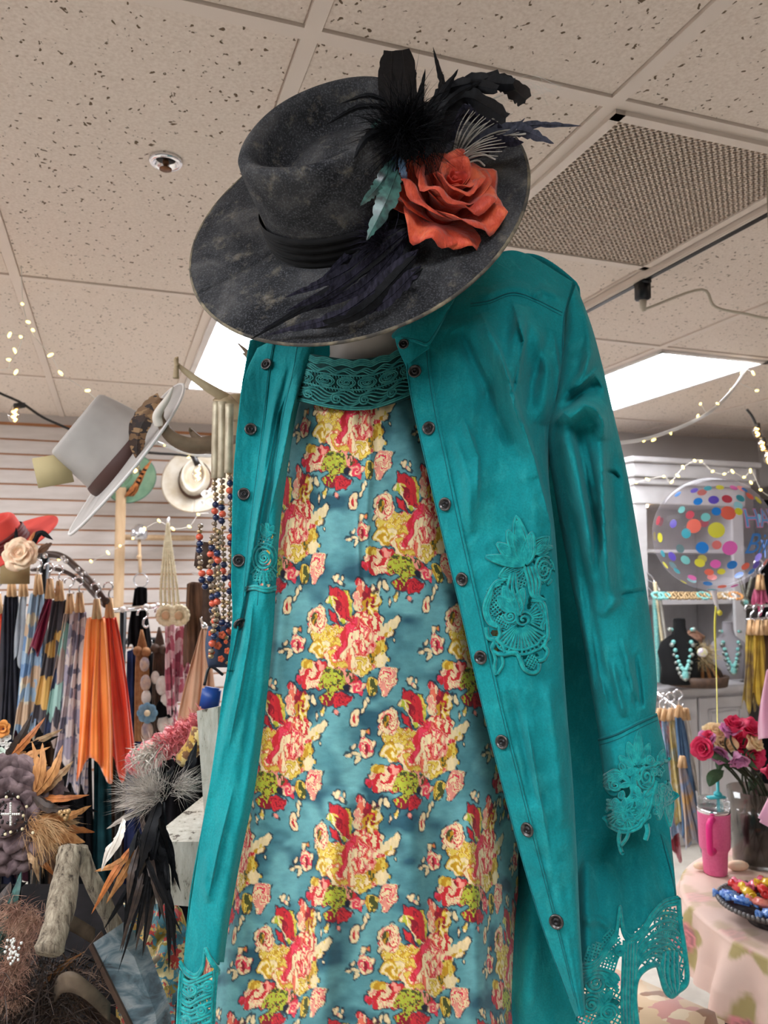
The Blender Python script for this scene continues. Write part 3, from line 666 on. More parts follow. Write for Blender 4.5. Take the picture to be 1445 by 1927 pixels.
# left-hand front (wearer's right), folded open
LF = [[(484, 655, 1.075), (515, 640, 1.06), (545, 640, 1.05), (572, 640, 1.04), (596, 640, 1.045)],
      [(462, 705, 1.045), (505, 700, 1.05), (535, 700, 1.035), (562, 700, 1.022), (580, 700, 1.03)],
      [(449, 780, 1.020), (497, 780, 1.032), (516, 780, 1.018), (545, 780, 1.002), (558, 780, 1.015)],
      [(441, 870, 1.008), (486, 870, 1.020), (502, 870, 1.000), (530, 870, .984), (543, 870, 1.00)],
      [(437, 980, .998), (472, 980, 1.012), (490, 980, .990), (515, 980, .973), (528, 980, .99)],
      [(436, 1090, .992), (461, 1090, 1.005), (474, 1090, .982), (500, 1090, .965), (520, 1090, .982)],
      [(436, 1190, .988), (452, 1190, .998), (464, 1190, .976), (492, 1190, .960), (514, 1190, .978)],
      [(416, 1330, .982), (428, 1330, .985), (446, 1330, .966), (478, 1330, .955), (500, 1330, .975)],
      [(394, 1480, .976), (406, 1480, .974), (428, 1480, .958), (460, 1480, .950), (480, 1480, .970)],
      [(371, 1620, .972), (384, 1620, .966), (408, 1620, .952), (436, 1620, .946), (452, 1620, .966)],
      [(349, 1780, .968), (362, 1780, .960), (384, 1780, .948), (410, 1780, .942), (425, 1780, .962)],
      [(334, 1990, .964), (346, 1990, .956), (366, 1990, .944), (392, 1990, .938), (406, 1990, .958)]]
LR = [([(424, 1300), (444, 1200), (464, 1100), (484, 980), (504, 880), (524, 780), (560, 680)], 16, .014, -1 * -1), ([(500, 1000), (528, 880), (548, 780), (572, 690)], 12, .010, 1), ([(428, 1420), (452, 1300), (470, 1200), (478, 1120)], 12, .007, 1), ([(392, 1690), (410, 1600), (440, 1480)], 12, .006, 1), ([(520, 720), (500, 850), (478, 990), (462, 1100)], 7, .006), ([(560, 700), (535, 850), (505, 1000)], 8, .005), ([(470, 1120), (440, 1300), (400, 1500)], 9, .006), ([(500, 1130), (480, 1300), (440, 1560)], 9, -.004),
      ([(392, 1600), (385, 1660), (392, 1700)], 8, .004), ([(548, 680), (520, 800), (500, 900)], 6, -.006)]
wl_ = wrinkle(.003, 30, 130, 5)
x, y, d = cloth_grid(LF, 420, 110, LR, lambda x, y: wl_(x, y)); CL = Cloth(x, y, d)
xm, ym = CL.x[:-1, :-1], CL.y[:-1, :-1]
hemL = 1822 + 14 * np.sin((xm - 340) / 18.0) - 40 * np.exp(-((xm - 386) / 7) ** 2)
keepL = (ym < hemL) & holes(CL, [(497, 1040, 12, 8), (500, 1056, 14, 7), (497, 1070, 10, 5), (484, 1084, 5, 4), (505, 1086, 6, 4), (503, 1012, 5, 4), (512, 1008, 4, 4), (494, 1018, 5, 4), (490, 1098, 6, 3), (506, 1100, 5, 3)])
leftp = cloth_obj('right_front_panel', CL, M_TEAL, jacket, keep=keepL)
PLL = Cloth(CL.x[:250, :30], CL.y[:250, :30], CL.d[:250, :30] - .0022)
placketL = cloth_obj('button_placket', PLL, M_TEAL, jacket, solid=.002)
sline(PLL, 27, placketL, 0, 230); sline(CL, 70, leftp, 0, 220)
# back of the jacket, wrapping round the wearer's left side
BK = [[(470, 640, 1.12), (600, 600, 1.17), (760, 560, 1.18), (905, 505, 1.12), (1000, 478, 1.09), (1082, 530, 1.07), (1092, 560, 1.10)],
      [(452, 760, 1.10), (560, 760, 1.2), (760, 760, 1.22), (940, 760, 1.22), (1040, 760, 1.22), (1090, 770, 1.20), (1120, 780, 1.20)],
      [(442, 950, 1.06), (540, 950, 1.2), (760, 950, 1.22), (950, 950, 1.24), (1050, 950, 1.25), (1100, 950, 1.24), (1140, 950, 1.22)],
      [(440, 1150, 1.05), (520, 1150, 1.2), (760, 1150, 1.22), (945, 1150, 1.24), (1060, 1150, 1.26), (1120, 1150, 1.23), (1180, 1150, 1.20)],
      [(420, 1350, 1.04), (500, 1350, 1.2), (750, 1350, 1.22), (940, 1350, 1.22), (1070, 1350, 1.20), (1150, 1350, 1.15), (1232, 1350, 1.14)],
      [(385, 1540, 1.03), (480, 1540, 1.2), (740, 1540, 1.21), (935, 1540, 1.16), (1080, 1540, 1.12), (1170, 1540, 1.08), (1258, 1540, 1.10)],
      [(355, 1720, 1.03), (460, 1720, 1.19), (735, 1720, 1.2), (930, 1720, 1.10), (1085, 1720, 1.03), (1185, 1720, 1.01), (1276, 1720, 1.06)],
      [(338, 1990, 1.03), (440, 1990, 1.19), (730, 1990, 1.18), (915, 1990, 1.07), (1090, 1990, 1.02), (1200, 1990, 1.0), (1296, 1990, 1.05)]]
BR = [([(1100, 1560), (1105, 1750), (1110, 1900)], 16, .012), ([(1010, 1560), (1000, 1760), (985, 1960)], 30, .016), ([(1235, 1560), (1262, 1640), (1280, 1720)], 10, .006), ([(1180, 1600), (1190, 1760)], 26, -.010), ([(1095, 1735), (1125, 1730), (1150, 1745)], 8, .006),
      ([(1250, 1580), (1275, 1660)], 5, .005)]
wb_ = wrinkle(.006, 70, 150, 9)
x, y, d = cloth_grid(BK, 300, 260, BR, lambda x, y: wb_(x, y)); CB = Cloth(x, y, d)
xm, ym = CB.x[:-1, :-1], CB.y[:-1, :-1]
def hem_y(q):
    q = np.asarray(q, float)
    return np.interp(q, [0, 1060, 1095, 1120, 1150, 1168, 1185, 1210, 1235, 1262, 1300], [2200, 2200, 1812, 1800, 1762, 1740, 1758, 1738, 1705, 1694, 1684])
back = cloth_obj('back_panel', CB, M_TEAL, jacket, keep=(ym < hem_y(xm)))
stitch(CB, [(1243, 1570), (1262, 1640), (1272, 1690)], back, .0008)
# collar leaf
CO = [[(738, 628, .962), (770, 600, .955), (812, 570, .955), (858, 555, .965)], [(737, 634, .955), (772, 615, .946), (818, 592, .945), (848, 575, .955)],
      [(745, 636, .952), (778, 632, .942), (815, 620, .941), (836, 600, .952)], [(752, 638, .952), (780, 644, .942), (806, 650, .940), (822, 628, .952)]]
x, y, d = cloth_grid(CO, 40, 50); CK = Cloth(x, y, d)
col_ = cloth_obj('collar', CK, M_TEAL, jacket, solid=.003)
stitch(CK, [(755, 634), (785, 640), (803, 645), (818, 626), (845, 582)], col_)
ST = [[(742, 632, .975), (765, 615, .968), (800, 600, .97)], [(748, 655, .970), (768, 645, .962), (804, 630, .96)], [(764, 690, .966), (780, 675, .960), (808, 655, .958)]]
x, y, d = cloth_grid(ST, 30, 30); CS = Cloth(x, y, d); cloth_obj('collar_stand', CS, M_TEAL, jacket, solid=.002)
# sleeve: rings from left edge to right edge
SL = [((1062, 592), (1084, 536), 1.05, .030), ((1056, 650), (1112, 610), 1.035, .045), ((1044, 735), (1134, 690), 1.02, .058), ((1030, 822), (1153, 772), 1.005, .062), ((1044, 930), (1180, 890), 1.0, .058), ((1068, 1060), (1204, 1030), .995, .055),
      ((1096, 1200), (1226, 1180), .99, .052), ((1114, 1310), (1236, 1280), .985, .048), ((1128, 1392), (1233, 1344), .98, .042)]
NS, NR = 300, 120
def ring_tube(S_, NS, NR, ridges, extra):
    A_ = cr([(*a, *b, c, r) for a, b, c, r in S_], NS); th = np.linspace(0, 2 * pi, NR)
    lx, ly, rx, ry, dc, rr = [A_[:, i][:, None] for i in range(6)]
    k = .5 - .5 * np.cos(th)[None, :]                      # 0 left .. 1 right .. 0
    x = lx + (rx - lx) * k; y = ly + (ry - ly) * k; d = dc - rr * np.sin(th)[None, :]
    fr = np.clip(np.sin(th)[None, :] * 2, 0, 1)
    for rg in ridges:
        poly, wd, h = rg[:3]; dist, al = seg_dist(x, y, poly)
        if len(rg) > 3: d = d - rg[3] * crisp(x, y, poly, wd, h, dist, al) * fr; continue
        tp = np.clip(np.minimum(al, 1 - al) * 5, 0, 1) ** .7
        d = d - 1.9 * h * np.exp(-(dist / wd) ** 2) * tp * fr
    return x, y, d - extra(x, y) * fr
SR = [([(1140, 838), (1134, 790), (1120, 768), (1092, 758), (1060, 776), (1040, 800)], 26, .022, 1), ([(1118, 1080), (1106, 980), (1086, 880), (1070, 800)], 16, .016, 1), ([(1146, 1120), (1138, 1000), (1134, 900), (1136, 830)], 18, .014, 1), ([(1128, 1000), (1116, 920), (1102, 860), (1092, 800)], 10, .012, 1), ([(1128, 690), (1104, 712), (1080, 735)], 14, .012, 1), ([(1150, 1350), (1128, 1260), (1112, 1150)], 12, .008, 1), ([(1196, 1335), (1180, 1250), (1170, 1200)], 10, .008, 1), ([(1062, 775), (1095, 740), (1128, 720)], 15, -.016), ([(1052, 800), (1100, 762), (1132, 775), (1140, 830)], 13, .016), ([(1058, 800), (1072, 860), (1098, 960), (1110, 1100)], 12, .012), ([(1085, 790), (1100, 860), (1112, 940), (1130, 1040)], 10, -.014),
      ([(1128, 800), (1132, 900), (1138, 1010), (1150, 1150)], 12, .012), ([(1150, 850), (1165, 1000), (1180, 1150)], 14, -.007), ([(1085, 960), (1110, 1150), (1130, 1300)], 10, -.008), ([(1135, 886), (1155, 890), (1166, 902)], 4, -.007), ([(1160, 1122), (1190, 1116), (1222, 1110)], 4, -.007), ([(1130, 1160), (1150, 1140), (1165, 1122)], 8, .005),
      ([(1100, 560), (1110, 640), (1100, 720)], 10, .008), ([(1120, 650), (1100, 700), (1075, 740)], 9, .008), ([(1165, 1200), (1185, 1290), (1200, 1335)], 4, -.006), ([(1195, 1230), (1204, 1300), (1208, 1335)], 4, -.006), ([(1150, 1240), (1165, 1310), (1175, 1350)], 6, .006), ([(1178, 1230), (1195, 1320)], 6, .005)]
ws_ = wrinkle(.005, 50, 110, 12)
x, y, d = ring_tube(SL, NS, NR, SR, ws_); CSL = Cloth(x, y, d)
sleeve = cloth_obj('left_sleeve', CSL, M_TEAL, jacket)
CSF = Cloth(x[:, :NR // 2], y[:, :NR // 2], d[:, :NR // 2])
CF = [((1125, 1390), (1236, 1342), .978, .044), ((1131, 1430), (1246, 1382), .975, .047), ((1136, 1470), (1255, 1425), .972, .048), ((1142, 1520), (1262, 1480), .970, .048), ((1150, 1570), (1266, 1530), .970, .047)]
x, y, d = ring_tube(CF, 110, 120, [([(1150, 1400), (1160, 1450)], 10, .003)], wrinkle(.002, 30, 40, 15)); CCF = Cloth(x, y, d)
xm, ym = CCF.x[:-1, :-1], CCF.y[:-1, :-1]
cuff = cloth_obj('cuff', CCF, M_TEAL, jacket, keep=(ym < 1466 + 26 * np.sin(xm / 15.0) + (1180 - xm) * .2), solid=.002)
CFF = Cloth(x[:, :60], y[:, :60], d[:, :60])
stitch(CFF, [(1126, 1393), (1160, 1382), (1200, 1362), (1236, 1346)], cuff, .0012, .0008, 'cuff_seam'); stitch(CFF, [(1128, 1402), (1162, 1391), (1202, 1371), (1237, 1355)], cuff)
# the far sleeve, hidden behind the folded front: short tube down the wearer's right side
SL2 = [((470, 690), (520, 660), 1.12, .03), ((455, 800), (520, 800), 1.11, .04), ((448, 1000), (510, 1000), 1.10, .035), ((445, 1180), (500, 1180), 1.09, .03)]
x, y, d = ring_tube(SL2, 60, 40, [], wrinkle(.003)); c2_ = Cloth(x, y, d); cloth_obj('right_sleeve', c2_, M_TEAL, jacket)

# ---- snaps
def snap(cl, px, py, parent, tilt=0, s=1.0):
    c = cl.at(px, py, .0015); n = cl.normal(px, py)
    n = (n + Vector((tilt, 0, 0))).normalized(); M = frame(n)
    o = MB().lathe([(0, 0), (.0078 * s, 0), (.0084 * s, .0012), (.0078 * s, .0026), (.0062 * s, .0028), (.0058 * s, .0014)], c, M, 24).build('snap', M_GUN, parent)
    MB().lathe([(.0058 * s, .0012), (.0040 * s, .0012), (.0034 * s, .0030), (.0022 * s, .0036), (.0018 * s, .0022), (0, .0020)], c, M, 20).build('snap_socket', M_GUND, o)
for px, py in [(781, 699), (807, 806), (838, 949), (870, 1090), (905, 1237), (945, 1396), (993, 1561), (1047, 1734)]: snap(PL, px, py, placket)
snap(CK, 760, 648, col_, .2, .8)
for px, py in [(502, 686), (472, 808), (459, 930), (449, 1055), (450, 1172)]: snap(PLL, px, py, placketL, -.25)

# ---- crochet lace
CS_ = 1.12
def petal_c(mb, cl, cx, cy, ang, L, W, r=.0014, off=.0016, ribs=3, inner=True):
    ca, sa = cos(ang), sin(ang)
    def pt(t_, s_, k=1.0):
        w_ = W * sin(pi * t_ ** .75) ** .8 * k; return cx + ca * L * t_ * (1 if k == 1 else .92) - sa * w_ * s_, cy + sa * L * t_ * (1 if k == 1 else .92) + ca * w_ * s_
    tt = np.linspace(0.01, .995, 14)
    cord(mb, cl, [pt(q, 1) for q in tt] + [pt(q, -1) for q in tt[::-1]], r, off)
    if inner: cord(mb, cl, [pt(q, 1, .62) for q in tt] + [pt(q, -1, .62) for q in tt[::-1]], r * .8, off)
    for k in range(ribs):
        s_ = (k - (ribs - 1) / 2) / max(ribs, 1) * .8; cord(mb, cl, [pt(q, s_) for q in np.linspace(.08, .85, 8)], r * .7, off)
def spiral_c(mb, cl, cx, cy, r0, turns=2.5, r=.0014, off=.0018, sq=1.0):
    cord(mb, cl, [(cx + r0 * q / (turns * 2 * pi) * cos(q), cy + sq * r0 * q / (turns * 2 * pi) * sin(q)) for q in np.linspace(.5, turns * 2 * pi, int(26 * turns))], r, off)
def fan_c(mb, cl, cx, cy, a0, a1, r0, r1, n=9, r=.0012, off=.0016, arcs=2):
    for q in np.linspace(a0, a1, n): cord(mb, cl, [(cx + r0 * cos(q), cy + r0 * sin(q)), (cx + r1 * cos(q), cy + r1 * sin(q))], r, off)
    for k in range(arcs):
        rr = r1 - (r1 - r0) * .18 * k; cord(mb, cl, [(cx + rr * (1 + .05 * cos((q - a0) * n)) * cos(q), cy + rr * sin(q)) for q in np.linspace(a0, a1, 24)], r * 1.2, off)
def mesh_c(mb, cl, cx, cy, rx, ry, st=7, rot=.5, r=.0009, off=.001):
    k = int(max(rx, ry) / st) + 1; c_, s_ = cos(rot), sin(rot); R_ = 1.0
    for fam in (0, 1):
        for i in range(-k, k + 1):
            pts = []
            for q in np.linspace(-max(rx, ry), max(rx, ry), 14):
                a, b = (i * st, q) if fam == 0 else (q, i * st)
                X, Y = a * c_ - b * s_, a * s_ + b * c_
                if (X / rx) ** 2 + (Y / ry) ** 2 < 1: pts.append((cx + X, cy + Y))
            if len(pts) > 2: cord(mb, cl, pts, r, off, n=4)
def wavy(mb, cl, pts, r=.0018, off=.002, amp=0, n=60, fr=10):
    q = smooth_pts([(a, b, 0) for a, b in pts], n); cord(mb, cl, [(v.x + amp * sin(i * fr * .1), v.y + amp * cos(i * fr * .1)) for i, v in enumerate(q)], r, off)
mb = MB()
# patch on the right-hand front
for a, L, W in [(-2.05, 72, 13), (-1.75, 92, 15), (-1.35, 62, 12), (-2.5, 66, 13), (-2.95, 76, 9)]: petal_c(mb, CR, 988, 1062, a, L, W, .0017, .0026, ribs=4)
petal_c(mb, CR, 985, 1066, 2.75, 50, 14, .0012, ribs=3); petal_c(mb, CR, 1000, 1040, -.75, 44, 13, .0012); petal_c(mb, CR, 1008, 1040, -.35, 34, 9, .0011)
spiral_c(mb, CR, 1023, 1072, 20, 3.2, .0014, sq=1.5); mesh_c(mb, CR, 1024, 1072, 19, 27, 6)
for o_ in (0, 7, 14, 21): wavy(mb, CR, [(986 + o_, 1066), (994 + o_, 1095), (1000 + o_ * .6, 1120), (1018 + o_ * .4, 1130)], .0018)
for o_ in (0, 9, 18): wavy(mb, CR, [(962 + o_ * .4, 1078), (955 + o_, 1110), (965 + o_, 1140), (972 + o_ * .3, 1158)], .0017)
mesh_c(mb, CR, 975, 1085, 26, 24, 6, .3); mesh_c(mb, CR, 930, 1130, 18, 34, 6, .9)
for k in (0, 1, 2): wavy(mb, CR, [(952 - k * 5, 1090 + k * 5), (932 - k * 2, 1097 + k * 5), (916 + k * 4, 1125), (911 + k * 4, 1150), (920 + k * 4, 1172), (936, 1180 - k * 3)], .0021 - k * .0003)
petal_c(mb, CR, 966, 1150, -2.4, 40, 11, .0015); petal_c(mb, CR, 966, 1150, -1.95, 50, 11, .0015); petal_c(mb, CR, 968, 1150, -1.2, 46, 10, .0015); spiral_c(mb, CR, 960, 1160, 14, 2.5)
mesh_c(mb, CR, 950, 1170, 26, 14, 5); mesh_c(mb, CR, 1012, 1150, 15, 28, 6, .2); spiral_c(mb, CR, 985, 1166, 18, 2.0, sq=.9)
fan_c(mb, CR, 978, 1170, .5, 2.5, 12, 62, 15, .0013); fan_c(mb, CR, 985, 1165, -.9, .5, 14, 42, 8, .0012)
wavy(mb, CR, [(1000, 1130), (1022, 1135), (1028, 1165), (1030, 1195), (1024, 1215), (1030, 1225), (1024, 1240), (1012, 1245)], .0021)
wavy(mb, CR, [(915, 1180), (918, 1200), (930, 1206), (926, 1222), (944, 1232), (970, 1228), (978, 1240), (986, 1258), (1000, 1266), (1012, 1262), (1014, 1248)], .0023)
wavy(mb, CR, [(938, 1176), (941, 1196), (936, 1204), (946, 1214), (950, 1228)], .0021); wavy(mb, CR, [(926, 1222), (932, 1240), (930, 1256), (934, 1270)], .0019); wavy(mb, CR, [(944, 1234), (946, 1250), (936, 1268)], .0016)
mesh_c(mb, CR, 1000, 1245, 12, 16, 5); mesh_c(mb, CR, 970, 1205, 34, 22, 5, .1)
p_ = mb.build('lace_patch', M_CORDT, front)
# patch on the folded front
mb = MB()
for yy in (985, 992): wavy(mb, CL, [(500, yy), (505, 1000), (518, 1004)], .0013)
for a in (-1.9, -1.4, -.9): petal_c(mb, CL, 500, 1010, a, 26, 6, .001, ribs=1)
for rr in (10, 17, 24): cord(mb, CL, [(497 + rr * .95 * cos(q), 1050 + rr * 1.15 * sin(q)) for q in np.linspace(0, 2 * pi, 24)], .0013, .0014)
spiral_c(mb, CL, 497, 1050, 9, 2); mesh_c(mb, CL, 495, 1086, 22, 12, 6, 0); mesh_c(mb, CL, 500, 1018, 17, 14, 6, .3)
for o_ in (0, 5): wavy(mb, CL, [(462, 1106 + o_), (480, 1103 + o_), (500, 1108 + o_), (519, 1104 + o_)], .0016)
for q in np.linspace(.3, 2.8, 9): cord(mb, CL, [(497 + 12 * cos(q), 1062 + 12 * sin(q)), (497 + 26 * cos(q), 1068 + 32 * sin(q))], .0012, .0014)
mb.build('lace_patch', M_CORDT, leftp)
# hem lace of the folded front
mb = MB(); CLH = CL
for o_ in (0, 6): wavy(mb, CLH, [(338, 1808 + o_), (352, 1828 + o_), (370, 1834 + o_), (382, 1815 + o_), (386, 1785 + o_), (394, 1800 + o_), (412, 1826 + o_)], .0018)
for i in range(7):
    yy = 1838 + i * 18
    for o_ in (0, 6): wavy(mb, CLH, [(340 - i * 1.2, yy + o_), (356, yy + 10 + o_ + 4 * sin(i)), (374, yy + 4 + o_), (400, yy - 8 + o_)], .0016)
    for xx in range(344, 402, 7): cord(mb, CLH, [(xx, yy + 8), (xx + 4 * sin(i * 3 + xx), yy + 22)], .0013, .001)
for cx, cy in [(362, 1862), (380, 1900), (352, 1920), (392, 1855)]: spiral_c(mb, CLH, cx, cy, 11, 2.4, .0019)
mesh_c(mb, CLH, 372, 1870, 34, 30, 8, .5); mesh_c(mb, CLH, 368, 1920, 34, 30, 8, .3)
for xx in (337, 342, 400, 405): wavy(mb, CLH, [(xx + 4, 1825), (xx, 1870), (xx - 3, 1930), (xx - 5, 1980)], .0018)
mb.build('hem_lace', M_CORDT, leftp)
# cuff lace
mb = MB()
for cx, cy, a, L, W in [(1200, 1440, -1.55, 66, 8), (1196, 1440, -1.9, 46, 9), (1206, 1440, -1.2, 44, 8), (1190, 1446, -2.4, 34, 8), (1240, 1440, -1.3, 30, 7), (1232, 1450, -2.0, 30, 7)]: petal_c(mb, CFF, cx, cy, a, L, W, .0011, ribs=3)
for cx, cy, r0, sq in [(1216, 1462, 17, 1.5), (1158, 1478, 12, .9), (1246, 1486, 11, 1.3), (1222, 1430, 9, 1), (1186, 1452, 8, 1), (1206, 1512, 9, 1), (1158, 1510, 9, 1)]: spiral_c(mb, CFF, cx, cy, r0, 2.6, .0016, .0025, sq=sq)
for k in range(3): wavy(mb, CFF, [(1137, 1460 + 7 * k), (1160, 1450 + 5 * k), (1184, 1468 + 3 * k), (1188, 1496 + 2 * k), (1165, 1512 + 3 * k), (1143, 1506 + 7 * k)], .0019)
for k in range(3): wavy(mb, CFF, [(1190 + 3 * k, 1444), (1190 + 3 * k, 1478), (1200 + 5 * k, 1500), (1196 + 10 * k, 1532)], .0018)
fan_c(mb, CFF, 1176, 1524, .4, 2.8, 9, 42, 13, .0015); fan_c(mb, CFF, 1240, 1476, .5, 2.5, 10, 40, 9, .0015); petal_c(mb, CFF, 1238, 1476, 1.55, 66, 9, .002, ribs=2); petal_c(mb, CFF, 1254, 1470, 1.5, 84, 9, .002, ribs=2); petal_c(mb, CFF, 1226, 1480, 2.0, 70, 8, .002, ribs=2)
for yy in (1448, 1500): wavy(mb, CFF, [(1140, yy + 24), (1180, yy + 8), (1220, yy - 6), (1258, yy - 20)], .0019, amp=2.5)
mesh_c(mb, CFF, 1150, 1470, 18, 16, 7, .4, .0009); mesh_c(mb, CFF, 1226, 1446, 26, 18, 7, .7, .0009); mesh_c(mb, CFF, 1200, 1520, 22, 20, 7, .2, .0009); mesh_c(mb, CFF, 1176, 1545, 24, 18, 6, .8, .0009)
rl = random.Random(6)
for i in range(34):
    cx, cy = rl.uniform(1146, 1256), rl.uniform(1450, 1545)
    if cy > 1560 - (cx - 1146) * .35: continue
    if i % 3: petal_c(mb, CFF, cx, cy, rl.random() * 6.28, rl.uniform(12, 22), rl.uniform(3.5, 6), .0011, .003, ribs=2, inner=False)
    else: spiral_c(mb, CFF, cx, cy, rl.uniform(5, 9), 2.2, .0011, .003)
for a in np.linspace(0, 2 * pi, 9): petal_c(mb, CFF, 1176, 1524, a, 22, 5, .0014, .003, ribs=1, inner=False)
wavy(mb, CFF, [(1168, 1560), (1164, 1578), (1168, 1600), (1172, 1606)], .0024); wavy(mb, CFF, [(1184, 1555), (1180, 1575), (1170, 1590)], .002); wavy(mb, CFF, [(1212, 1545), (1222, 1520), (1228, 1495), (1234, 1470)], .0024); wavy(mb, CFF, [(1216, 1550), (1218, 1565), (1214, 1580)], .0026)
mb.build('cuff_lace', M_CORDT, cuff)
# hem lace of the back panel
mb = MB()
for o_ in (0, 6, 12): wavy(mb, CB, [(1092, 1818 + o_), (1120, 1808 + o_), (1148, 1770 + o_), (1160, 1750 + o_), (1166, 1705 + o_), (1172, 1742 + o_), (1186, 1762 + o_), (1208, 1748 + o_), (1228, 1718 + o_), (1250, 1696 + o_), (1276, 1688 + o_)], .0019)
for k in range(5): wavy(mb, CB, [(1200 - k * 2, 1770 + k * 14), (1216, 1742 + k * 14), (1240, 1722 + k * 15), (1264, 1718 + k * 15), (1284, 1728 + k * 18)], .0018)
for k in range(5): wavy(mb, CB, [(1196, 1815 + k * 4), (1205, 1780 + k * 8), (1228, 1762 + k * 9), (1256, 1768 + k * 10), (1276, 1790 + k * 13)], .0017)
for k in range(4): wavy(mb, CB, [(1248 + k * 8, 1790), (1246 + k * 9, 1825), (1250 + k * 8, 1850), (1262 + k * 3, 1872)], .003)
wavy(mb, CB, [(1276, 1690), (1280, 1740), (1288, 1790), (1292, 1845), (1276, 1864), (1262, 1874), (1252, 1862), (1244, 1835), (1236, 1815), (1214, 1822), (1198, 1842), (1194, 1880), (1200, 1940)], .0032, n=90)
mesh_c(mb, CB, 1262, 1790, 28, 82, 8, .3, .0011); mesh_c(mb, CB, 1226, 1785, 34, 36, 8, .6, .0011); mesh_c(mb, CB, 1265, 1845, 22, 26, 6, .6, .0012); mesh_c(mb, CB, 1256, 1735, 26, 34, 8, .2, .0011)
for k in range(5): wavy(mb, CB, [(1174 + k * 5.5, 1770), (1172 + k * 5.5, 1820), (1170 + k * 6, 1880), (1172 + k * 6.2, 1950)], .0019)
for k in range(20): cord(mb, CB, [(1172, 1780 + k * 8), (1196, 1776 + k * 8)], .0012, .001)
for k in range(3): wavy(mb, CB, [(1096, 1838 + k * 7), (1120, 1824 + k * 7), (1146, 1828 + k * 8), (1162, 1850 + k * 8)], .002)
mesh_c(mb, CB, 1130, 1808, 36, 36, 6, .3, .001); mesh_c(mb, CB, 1150, 1782, 20, 34, 6, .8, .001)
for cx, cy, r0 in [(1120, 1850, 22), (1112, 1890, 20), (1145, 1905, 18), (1150, 1845, 14), (1130, 1930, 16), (1166, 1790, 10)]: spiral_c(mb, CB, cx, cy, r0, 3, .002); 
mesh_c(mb, CB, 1118, 1868, 32, 30, 7, .2, .001); mesh_c(mb, CB, 1112, 1920, 30, 30, 7, .4, .001); mesh_c(mb, CB, 1150, 1900, 26, 60, 8, .5, .001)
for a in np.linspace(0, 2 * pi, 7): petal_c(mb, CB, 1138, 1886, a, 26, 6, .0016, ribs=1)
mb.build('hem_lace', M_CORDT, back)
# ================================================================== HATS, FEATHERS, ROSES
def hat(name, label, c, A, F, R, ca, cb, ch, m_felt, m_band=None, m_edge=None, group=None, brim_wave=.006, dent=.03, thick=.0035, rim=(1.0, .78), teardrop=.25, curl=.0, bandh=.036, n=96, pleats=4, side_curl=0, er=.0022):
    c = Vector(c); A = Vector(A).normalized(); F = Vector(F); F = (F - A * F.dot(A)).normalized(); S_ = A.cross(F)
    root = thing(name, label, 'hat', c, group)
    th = np.linspace(0, 2 * pi, n + 1)
    def pt(q, r, z): return c + F * (r[0] * cos(q)) + S_ * (r[1] * sin(q)) + A * z
    def bz(q, k): return brim_wave * cos(2 * q) * k + curl * k ** 3 + side_curl * k * k * sin(q) ** 2
    G = []
    for k in np.linspace(0, 1, 14):
        G.append([pt(q, (ca + (R - ca) * k, cb + (R - cb) * k), bz(q, k) + .004 * (1 - k) ** 4) for q in th])
    MB().sheet(G).build('brim', m_felt, root, solid=thick, soff=0)
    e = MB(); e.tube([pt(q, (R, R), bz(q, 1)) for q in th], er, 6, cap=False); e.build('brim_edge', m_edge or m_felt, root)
    G = []
    def pinch(q): return 1 - teardrop * max(0, cos(q)) ** 2
    ra, rb = ca * rim[0], cb * rim[1]
    prof = [(0, .002, 1), (0, .02, 1), (.3, .05 / .122, 0), (.62, .085 / .122, 0), (.9, .108 / .122, 0)]
    for f, z, ab in prof:
        zz = z if ab else z * ch
        G.append([pt(q, (ca + (ra - ca) * f, (cb + (rb - cb) * f) * (1 - (1 - pinch(q)) * f)), zz) for q in th])
    for f, z in [(.985, .955), (.95, .99), (.90, 1.0), (.85, .985), (.80, .94), (.75, .94 - dent / ch * .45), (.70, .94 - dent / ch * .8), (.64, .94 - dent / ch * .98), (.56, .94 - dent / ch), (.46, .94 - dent / ch * .93), (.34, .94 - dent / ch * .8), (.2, .94 - dent / ch * .72), (.08, .94 - dent / ch * .70), (0.004, .94 - dent / ch * .70)]:
        G.append([pt(q, (ra * f, rb * f * pinch(q)), ch * (z + .03 * cos(q) * (f > .7))) for q in th])
    MB().sheet(G).build('crown', m_felt, root)
    if m_band is not None:
        G = []
        for i in range(pleats * 5 + 1):
            u = i / (pleats * 5); z = .003 + bandh * u; o_ = .0035 + .0030 * abs(sin(u * pi * pleats)); f = .3 * min(1, z / (.05 / .122 * ch))
            G.append([pt(q, (ca + (ra - ca) * f + o_, (cb + (rb - cb) * f) * (1 - (1 - pinch(q)) * f) + o_), z + .004 * sin(q * 2 + 1) * u) for q in th])
        MB().sheet(G).build('hat_band', m_band, root)
    def on(px, py, h):                                 # where the line of sight meets the brim plane raised by h
        o = Vector((0, 0, CAMZ)); dr = (P(px, py, 1) - o); k = (c + A * h - o).dot(A) / dr.dot(A); return o + dr * k
    return root, on, pt
